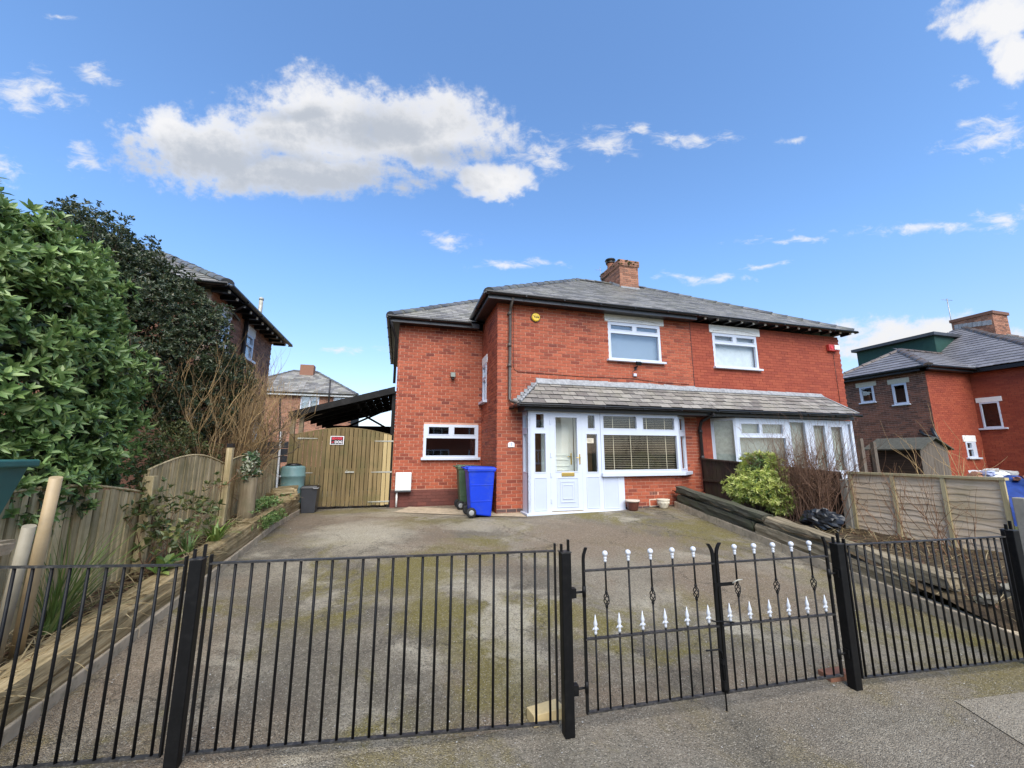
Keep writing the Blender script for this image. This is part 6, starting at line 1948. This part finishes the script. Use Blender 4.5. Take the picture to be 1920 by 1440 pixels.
# --- big glossy green shrub behind the left fence
s1 = thing('laurel_shrub', 'big bright green broad-leaved shrub hanging over the left fence', 'shrub', (-3.4, 4.9, .5))
lob = [(-3.5, 4.5, 2.35, .92, 1.1, 1.15), (-3.9, 4.5, 3.1, .95, 1.2, .95), (-3.45, 4.9, 2.5, .65, .65, .95), (-3.1, 4.7, 1.75, .58, .75, .55), (-3.15, 5.1, 1.9, .42, .5, .6),
       (-3.75, 4.9, 3.3, .75, .75, .6), (-2.95, 4.25, 1.75, .45, .6, .4), (-3.2, 3.9, 2.2, .6, .6, .8), (-3.7, 3.8, 2.8, .8, .7, .9), (-2.75, 4.0, 1.35, .33, .45, .35), (-3.4, 4.4, 3.25, .5, .5, .5)]
P, Q = crown_points(lob, 5600, r_, .36, .5, 1)
C, D_, N_, l_, w_ = rosette_leaves(P, Q, 7, .086, .036, r_, 1.0, up=.35)
leaves('foliage', C, D_, N_, l_, w_, 'leaf_laurel', s1)
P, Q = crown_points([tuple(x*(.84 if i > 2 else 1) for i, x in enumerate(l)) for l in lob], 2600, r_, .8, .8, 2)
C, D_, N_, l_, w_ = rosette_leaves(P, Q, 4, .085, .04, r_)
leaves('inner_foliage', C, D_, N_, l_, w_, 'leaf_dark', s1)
mb = MB(); rs = random.Random(2)
for i in range(7):
    branch_tubes(mb, (-3.6+rs.uniform(-.3, .2), 4.7+rs.uniform(-.4, .4), .4), (rs.uniform(-.4, .15), rs.uniform(-.3, .3), 1), .9, .035, 2, rs, 3, .5, .25)
mb.build('stems', M('bark'), s1, kind='stuff')

# --- dark evergreen tree
s2 = thing('evergreen_tree', 'dark small-leaved evergreen tree in front of the neighbouring house', 'tree', (-4.2, 7.4, .6))
lob = [(-4.55, 6.9, 4.45, .65, .7, .75), (-4.15, 7.3, 3.9, .85, .9, .8), (-3.6, 7.7, 3.45, .75, .85, .75), (-3.25, 7.9, 3.1, .45, .6, .5), (-3.9, 7.2, 2.9, .9, .9, .7), (-3.3, 7.7, 2.35, .55, .7, .45), (-4.7, 6.6, 3.6, .8, .8, .9), (-4.85, 7.3, 4.9, .5, .45, .55), (-4.4, 7.5, 4.6, .6, .5, .55), (-3.95, 7.7, 4.35, .5, .5, .45), (-3.1, 8.3, 2.9, .5, .6, .55), (-3.35, 8.0, 2.2, .5, .6, .4), (-3.5, 7.9, 4.0, .5, .5, .35)]
P, Q = crown_points(lob, 15000, r_, .7, .32, 5)
C, D_, N_, l_, w_ = rosette_leaves(P, Q, 5, .055, .028, r_, 1.1)
leaves('foliage', C, D_, N_, l_, w_, 'leaf_dark', s2)
mb = MB(); rs = random.Random(4); tips = []
mb.tube([(-4.6, 7.3, .4), (-4.3, 7.3, 1.6), (-4.1, 7.3, 2.6), (-4.2, 7.2, 3.6), (-4.4, 7.0, 4.4)], [.11, .09, .07, .05, .02], 8)
mb.tube([(-4.4, 7.2, 1.5), (-3.7, 7.4, 2.2), (-3.2, 7.6, 2.75), (-2.9, 7.9, 3.2)], [.06, .05, .035, .015], 7)
for i in range(16):
    z = rs.uniform(2.2, 4.1); branch_tubes(mb, (-4.3+rs.uniform(-.2, .4), 7.2, z), (rs.uniform(-.9, 1), rs.uniform(-1, .8), rs.uniform(.2, 1)), .75, .018, 2, rs, 3, .5, .2, tips=tips)
mb.build('trunk', M('bark'), s2)
T = np.array([tuple(p) for p, d in tips]); TD = np.array([tuple(d) for p, d in tips])
C, D_, N_, l_, w_ = rosette_leaves(np.repeat(T, 4, 0)+r_.normal(size=(len(T)*4, 3))*.04, np.repeat(TD, 4, 0), 5, .055, .028, r_, 1.1)
leaves('outer_foliage', C, D_, N_, l_, w_, 'leaf_dark', s2)

# --- yellowish privet below it
s3 = thing('privet_bush', 'small olive green bush between the bright shrub and the bare twigs', 'bush', (-3.2, 6.9, .6))
lob = [(-3.15, 6.9, 1.75, .32, .5, .38), (-3.0, 7.3, 1.55, .3, .45, .3), (-3.25, 6.6, 1.5, .3, .4, .4)]
P, Q = crown_points(lob, 900, r_, .6, .5, 7)
C, D_, N_, l_, w_ = rosette_leaves(P, Q, 5, .05, .022, r_, 1.0)
leaves('foliage', C, D_, N_, l_, w_, 'leaf_privet', s3)
mb = MB(); rs = random.Random(6)
for i in range(8): branch_tubes(mb, (-3.15, 6.9+rs.uniform(-.3, .3), .6), (rs.uniform(-.3, .3), rs.uniform(-.4, .4), 1), .6, .012, 2, rs, 3, .4, .2)
mb.build('stems', M('twig_brown'), s3, kind='stuff')

# --- tangled bare brown bush over the fence
s4 = thing('bare_bush', 'tangle of bare golden brown twigs above the left fence', 'bush', (-3.0, 8.4, .7))
mb = MB(); rs = random.Random(8)
for i in range(95):
    branch_tubes(mb, (-3.0+rs.uniform(-.3, .35), 8.4+rs.uniform(-1.2, 1.5), 1.0+rs.uniform(-.3, .4)), (rs.uniform(-.35, .5), rs.uniform(-.6, .6), 1), rs.uniform(.75, 1.2), .012, 3, rs, 3, .42, .32, seg=3, wob_=.14, shrink=.66)
mb.build('twigs', M('twig_pale'), s4, kind='stuff')
mb = MB()
for i in range(44):
    branch_tubes(mb, (-2.95+rs.uniform(-.2, .3), 7.4+rs.uniform(-.7, 1.3), 1.1+rs.uniform(-.2, .3)), (rs.uniform(-.5, .5), rs.uniform(-.9, .9), .5), .5, .009, 3, rs, 3, .6, .0, seg=3, wob_=.25)
mb.build('low_twigs', M('twig_brown'), s4, kind='stuff')
mb = MB()
for i in range(6):
    branch_tubes(mb, (-2.6, 8.2+rs.uniform(-.3, .8), 1.3), (rs.uniform(-.1, .7), rs.uniform(-.3, .6), 1), 1.0, .014, 2, rs, 3, .6, .2, seg=5, wob_=.32)
mb.build('branches', M('bark'), s4, kind='stuff')

# --- climber / small leaves in front of the left fence
s5 = thing('rose_bush', 'straggly leafy rose stems in front of the curved left fence panel', 'bush', (-2.38, 5.6, .55))
mb = MB(); rs = random.Random(10); tips = []
for i in range(9):
    branch_tubes(mb, (-2.36+rs.uniform(-.08, .08), 5.4+rs.uniform(-.5, .8), .5), (rs.uniform(-.1, .2), rs.uniform(-.5, .5), 1), .42, .006, 2, rs, 3, .45, .2, tips=tips, wob_=.22)
mb.build('stems', M('twig_brown'), s5, kind='stuff')
T = np.array([tuple(p) for p, d in tips]); TD = np.array([tuple(d) for p, d in tips])
C, D_, N_, l_, w_ = rosette_leaves(np.repeat(T, 2, 0)+r_.normal(size=(len(T)*2, 3))*.05, np.repeat(TD, 2, 0), 4, .065, .036, r_, 1.1)
leaves('foliage', C, D_, N_, l_, w_, 'leaf_privet', s5)

# --- ivy in the log planter
s6 = thing('ivy_plant', 'variegated cream and green ivy growing from the log planter', 'plant', (-2.27, 7.4, 1.3))
P, Q = crown_points([(-2.27, 7.42, 1.36, .13, .2, .16), (-2.3, 7.5, 1.55, .10, .16, .12)], 170, r_, .8)
C, D_, N_, l_, w_ = rosette_leaves(P, Q, 4, .06, .045, r_, 1.2)
leaves('foliage', C, D_, N_, l_, w_, 'leaf_ivy', s6)

def strap_plant(name, label, cat, c, n, L, w, mat, rs, droop=1.0, lean=(0, 0), group=None):
    t = thing(name, label, cat, c, group)
    vs = []; fs = []
    for i in range(n):
        a = rs.uniform(0, 6.28); tilt = abs(rs.gauss(.25, .25)); ll = L*rs.uniform(.6, 1.1); ww = w*rs.uniform(.7, 1.2)
        h = Vector((math.cos(a), math.sin(a), 0)); s = Vector((-math.sin(a), math.cos(a), 0))
        b = len(vs); N = 6
        p = Vector(c) + h*rs.uniform(0, .05) + s*rs.uniform(-.04, .04)
        ang = tilt
        for k in range(N+1):
            q = k/N; wd = ww*(1-q**2.2)*.5+.0006
            vs += [tuple(p + s*wd), tuple(p - s*wd)]
            d = h*math.sin(ang) + Zv*math.cos(ang) + Vector((lean[0], lean[1], 0))*.3
            p = p + d*(ll/N); ang += droop*rs.uniform(.1, .42)
        for k in range(N):
            q = b+k*2; fs.append((q, q+1, q+3, q+2))
    mb = MB(); mb.add(vs, fs, True)
    o = mb.build('blades', M(mat), t, kind='stuff')
    return t
rs = random.Random(21)
strap_plant('iris_clump', 'clump of bright yellow-green strap leaves drooping over the left sleepers', 'plant', (-2.16, 6.05, soilL(6.05)), 46, .42, .028, 'leaf_iris', rs, 1.0)
strap_plant('iris_clump', 'smaller darker strap-leaved clump beside the drooping one', 'plant', (-2.28, 5.65, soilL(5.65)), 30, .32, .020, 'leaf_laurel', rs, .7)
strap_plant('grass_tuft', 'tall fine green grass tuft beside the leaning posts', 'plant', (-2.32, 3.85, soilL(3.85)), 90, .75, .010, 'grass_green', rs, .45, (.3, .8))
# broad-leaved seedling and groundcover
s7 = thing('foxglove_plant', 'low rosette of broad pale green leaves on the left bed', 'plant', (-2.22, 5.0, soilL(5)))
P = np.array([[-2.2, 5.0, soilL(5)+.03], [-2.24, 5.12, soilL(5)+.05], [-2.2, 4.88, soilL(5)+.02]]); Q = np.array([[0.2, 0, 1.0]]*3)
C, D_, N_, l_, w_ = rosette_leaves(P, Q, 6, .17, .075, r_, 1.2)
leaves('foliage', C, D_, N_, l_, w_, 'leaf_iris', s7)
s8 = thing('groundcover_plant', 'low leafy groundcover by the log planter at the far left bed', 'plant', (-2.2, 8.2, soilL(8.2)))
n = 260
P = np.stack([r_.normal(-2.2, .09, n), r_.normal(8.2, .35, n), soilL(8.2)+.02+r_.random(n)*.14], 1)
C, D_, N_, l_, w_ = rosette_leaves(P, np.tile([[.2, -.2, 1.0]], (n, 1)), 4, .05, .025, r_, 1.1)
leaves('foliage', C, D_, N_, l_, w_, 'leaf_laurel', s8)
s9 = thing('trailing_plant', 'green trailing plant hanging over the face of the left sleepers', 'plant', (-2.0, 7.6, .6))
n = 150
P = np.stack([r_.normal(-1.98, .02, n), r_.normal(7.7, .35, n), .52+r_.random(n)*.18], 1)
C, D_, N_, l_, w_ = rosette_leaves(P, np.tile([[1.0, -.2, -.3]], (n, 1)), 4, .05, .024, r_, 1.1, up=0)
leaves('foliage', C, D_, N_, l_, w_, 'leaf_laurel', s9)

# --- dead grass and litter on the left bed (nobody could count it)
n = 1500
C = np.stack([r_.uniform(-2.48, -2.1, n), 2.8+r_.random(n)**1.4*6.6, np.zeros(n)], 1)
C[:, 2] = [soilL(v)-.03+.03*random.random() for v in C[:, 1]]
a = r_.random(n)*6.28; e = np.abs(r_.normal(.35, .3, n))
D_ = np.stack([np.cos(a)*np.cos(e), np.sin(a)*np.cos(e), np.sin(e)], 1)
o = leaves('dead_grass', C, D_, np.tile([[0, 0, 1.0]], (n, 1))+.2*r_.normal(size=(n, 3)), .10+.26*r_.random(n), .006+.006*r_.random(n), 'straw', None, curl=.35)
tag(o, 'dry straw-coloured dead grass lying on the left bed', 'grass')
n = 900
C = np.stack([r_.uniform(-2.5, -2.08, n), r_.uniform(2.8, 9.5, n), np.zeros(n)], 1); C[:, 2] = [soilL(v)-.02+.025*random.random() for v in C[:, 1]]
D_ = rand_dirs(n, r_)*np.array([1, 1, .3]); o = leaves('leaf_litter', C, D_, np.tile([[0, 0, 1.0]], (n, 1))+.4*r_.normal(size=(n, 3)), .05, .03, 'leaf_litter', None)
tag(o, 'brown fallen leaves on the left bed', 'leaves')

# --- pieris, hedge and bare shrub on the right bed
s10 = thing('pieris_shrub', 'rounded yellow-green shrub on the right bed by the bay', 'shrub', (6.75, 6.35, .5))
lob = [(6.78, 6.30, 1.28, .36, .42, .34), (6.62, 6.15, 1.0, .36, .44, .28), (6.90, 6.50, 1.0, .32, .36, .34), (6.80, 6.0, .78, .24, .28, .2), (6.50, 6.5, .98, .28, .34, .24), (6.75, 6.25, 1.48, .25, .3, .18)]
P, Q = crown_points(lob, 1500, r_, .35, .5, 3)
C, D_, N_, l_, w_ = rosette_leaves(P, Q, 8, .075, .020, r_, 1.15, up=.5)
leaves('foliage', C, D_, N_, l_, w_, 'leaf_pieris', s10)
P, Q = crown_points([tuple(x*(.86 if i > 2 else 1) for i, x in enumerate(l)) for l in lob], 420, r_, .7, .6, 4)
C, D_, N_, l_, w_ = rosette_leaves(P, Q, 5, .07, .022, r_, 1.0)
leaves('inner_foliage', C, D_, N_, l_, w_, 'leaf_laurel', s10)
mb = MB(); rs = random.Random(31)
for i in range(7): branch_tubes(mb, (6.75+rs.uniform(-.1, .1), 6.3+rs.uniform(-.1, .1), .42), (rs.uniform(-.6, .6), rs.uniform(-.6, .6), 1), .45, .016, 2, rs, 3, .5, .2)
mb.build('stems', M('bark'), s10, kind='stuff')

s11 = thing('twiggy_hedge', 'dense reddish brown leafless hedge in front of the neighbours porch', 'hedge', (6.9, 5.5, .45))
mb = MB(); rs = random.Random(33)
for i in range(66):
    x, y = 6.95+rs.uniform(-.3, .3), 5.5+rs.uniform(-.45, .5)
    branch_tubes(mb, (x, y, .45), (rs.uniform(-.45, .5), rs.uniform(-.6, .5), 1), rs.uniform(.62, .9), .008, 3, rs, 3, .40, .34, seg=3, wob_=.16, shrink=.7)
mb.build('twigs', M('twig_red'), s11, kind='stuff')
n = 520
lob = [(6.95, 5.5, 1.2, .5, .6, .55)]
P, Q = crown_points(lob, n, r_, .8, .6, 9)
C, D_, N_, l_, w_ = rosette_leaves(P, Q, 3, .035, .018, r_, 1.1)
leaves('dead_leaves', C, D_, N_, l_, w_, 'leaf_litter', s11)

s12 = thing('bare_shrub', 'bare pale-stemmed shrub in front of the lap fence at right', 'shrub', (6.55, 3.55, .42))
mb = MB(); rs = random.Random(35)
for i in range(15):
    branch_tubes(mb, (6.5+rs.uniform(-.22, .22), 3.6+rs.uniform(-.35, .5), .36), (rs.uniform(-.35, .25), rs.uniform(-.3, .95), 1), rs.uniform(.45, .75), .0062, 2, rs, 3, .40, .28, seg=4, wob_=.13, shrink=.66)
mb.build('twigs', M('twig_brown'), s12, kind='stuff')
s13 = thing('bare_sapling', 'tall thin bare sapling rising above the lap fence', 'sapling', (8.1, 4.2, .42))
mb = MB(); rs = random.Random(37)
for i in range(5):
    branch_tubes(mb, (8.2+rs.uniform(-.4, .3), 4.2+rs.uniform(-.3, .6), .4), (rs.uniform(-.3, .5), rs.uniform(.1, .8), 1.3), .9, .009, 2, rs, 3, .45, .15, seg=4, wob_=.10, shrink=.72)
mb.build('twigs', M('twig_pale'), s13, kind='stuff')
n = 700
C = np.stack([r_.uniform(5.4, 7.2, n), r_.uniform(2.5, 5.2, n), np.zeros(n)], 1)
C = C[C[:, 0] > kerbR(C[:, 1])+.2]; n = len(C)
C[:, 2] = [zR(u, v)+.01 for u, v in C[:, :2]]
a = r_.random(n)*6.28; e = np.abs(r_.normal(.25, .3, n))
D_ = np.stack([np.cos(a)*np.cos(e), np.sin(a)*np.cos(e), np.sin(e)], 1)
o = leaves('fallen_twigs', C, D_, np.tile([[0, 0, 1.0]], (n, 1)), .08+.2*r_.random(n), .008, 'straw', None, curl=.2)
tag(o, 'dry stalks and twigs littering the right bed', 'twigs', kind='stuff')
n = 500
C = np.stack([r_.uniform(5.4, 7.2, n), r_.uniform(2.5, 8, n), np.zeros(n)], 1); C = C[C[:, 0] > kerbR(C[:, 1])+.2]; n = len(C)
C[:, 2] = [zR(u, v)+.015 for u, v in C[:, :2]]
o = leaves('leaf_litter', C, rand_dirs(n, r_)*np.array([1, 1, .3]), np.tile([[0, 0, 1.0]], (n, 1))+.4*r_.normal(size=(n, 3)), .05, .03, 'leaf_litter', None)
tag(o, 'brown fallen leaves on the right bed', 'leaves')
# small plant by the ext wall in the far gap
# --- specks of gravel, leaf and moss on the tarmac
n = 1500
C = np.stack([r_.uniform(-1.9, 5.3, n), .9+r_.random(n)**1.3*7.5, np.zeros(n)], 1)
C[:, 2] = [G(u, v)+.007*wob(u*.8, v*.8)+.003 for u, v in C[:, :2]]
a = r_.random(n)*6.28
o = leaves('grit', C, np.stack([np.cos(a), np.sin(a), .15*np.ones(n)], 1), np.tile([[0, 0, 1.0]], (n, 1))+.3*r_.normal(size=(n, 3)), .006+.014*r_.random(n)**2, .005+.008*r_.random(n), 'rubble', None)
tag(o, 'pale grit and chippings scattered on the drive', 'grit')
n = 260
C = np.stack([r_.uniform(-1.9, 5.3, n), 1.2+r_.random(n)**1.3*6.5, np.zeros(n)], 1)
C[:, 2] = [G(u, v)+.007*wob(u*.8, v*.8)+.004 for u, v in C[:, :2]]
a = r_.random(n)*6.28
o = leaves('straw_bits', C, np.stack([np.cos(a), np.sin(a), .1*np.ones(n)], 1), np.tile([[0, 0, 1.0]], (n, 1))+.3*r_.normal(size=(n, 3)), .015+.03*r_.random(n), .004, 'straw', None)
tag(o, 'small bits of straw and dead leaf on the drive', 'debris')
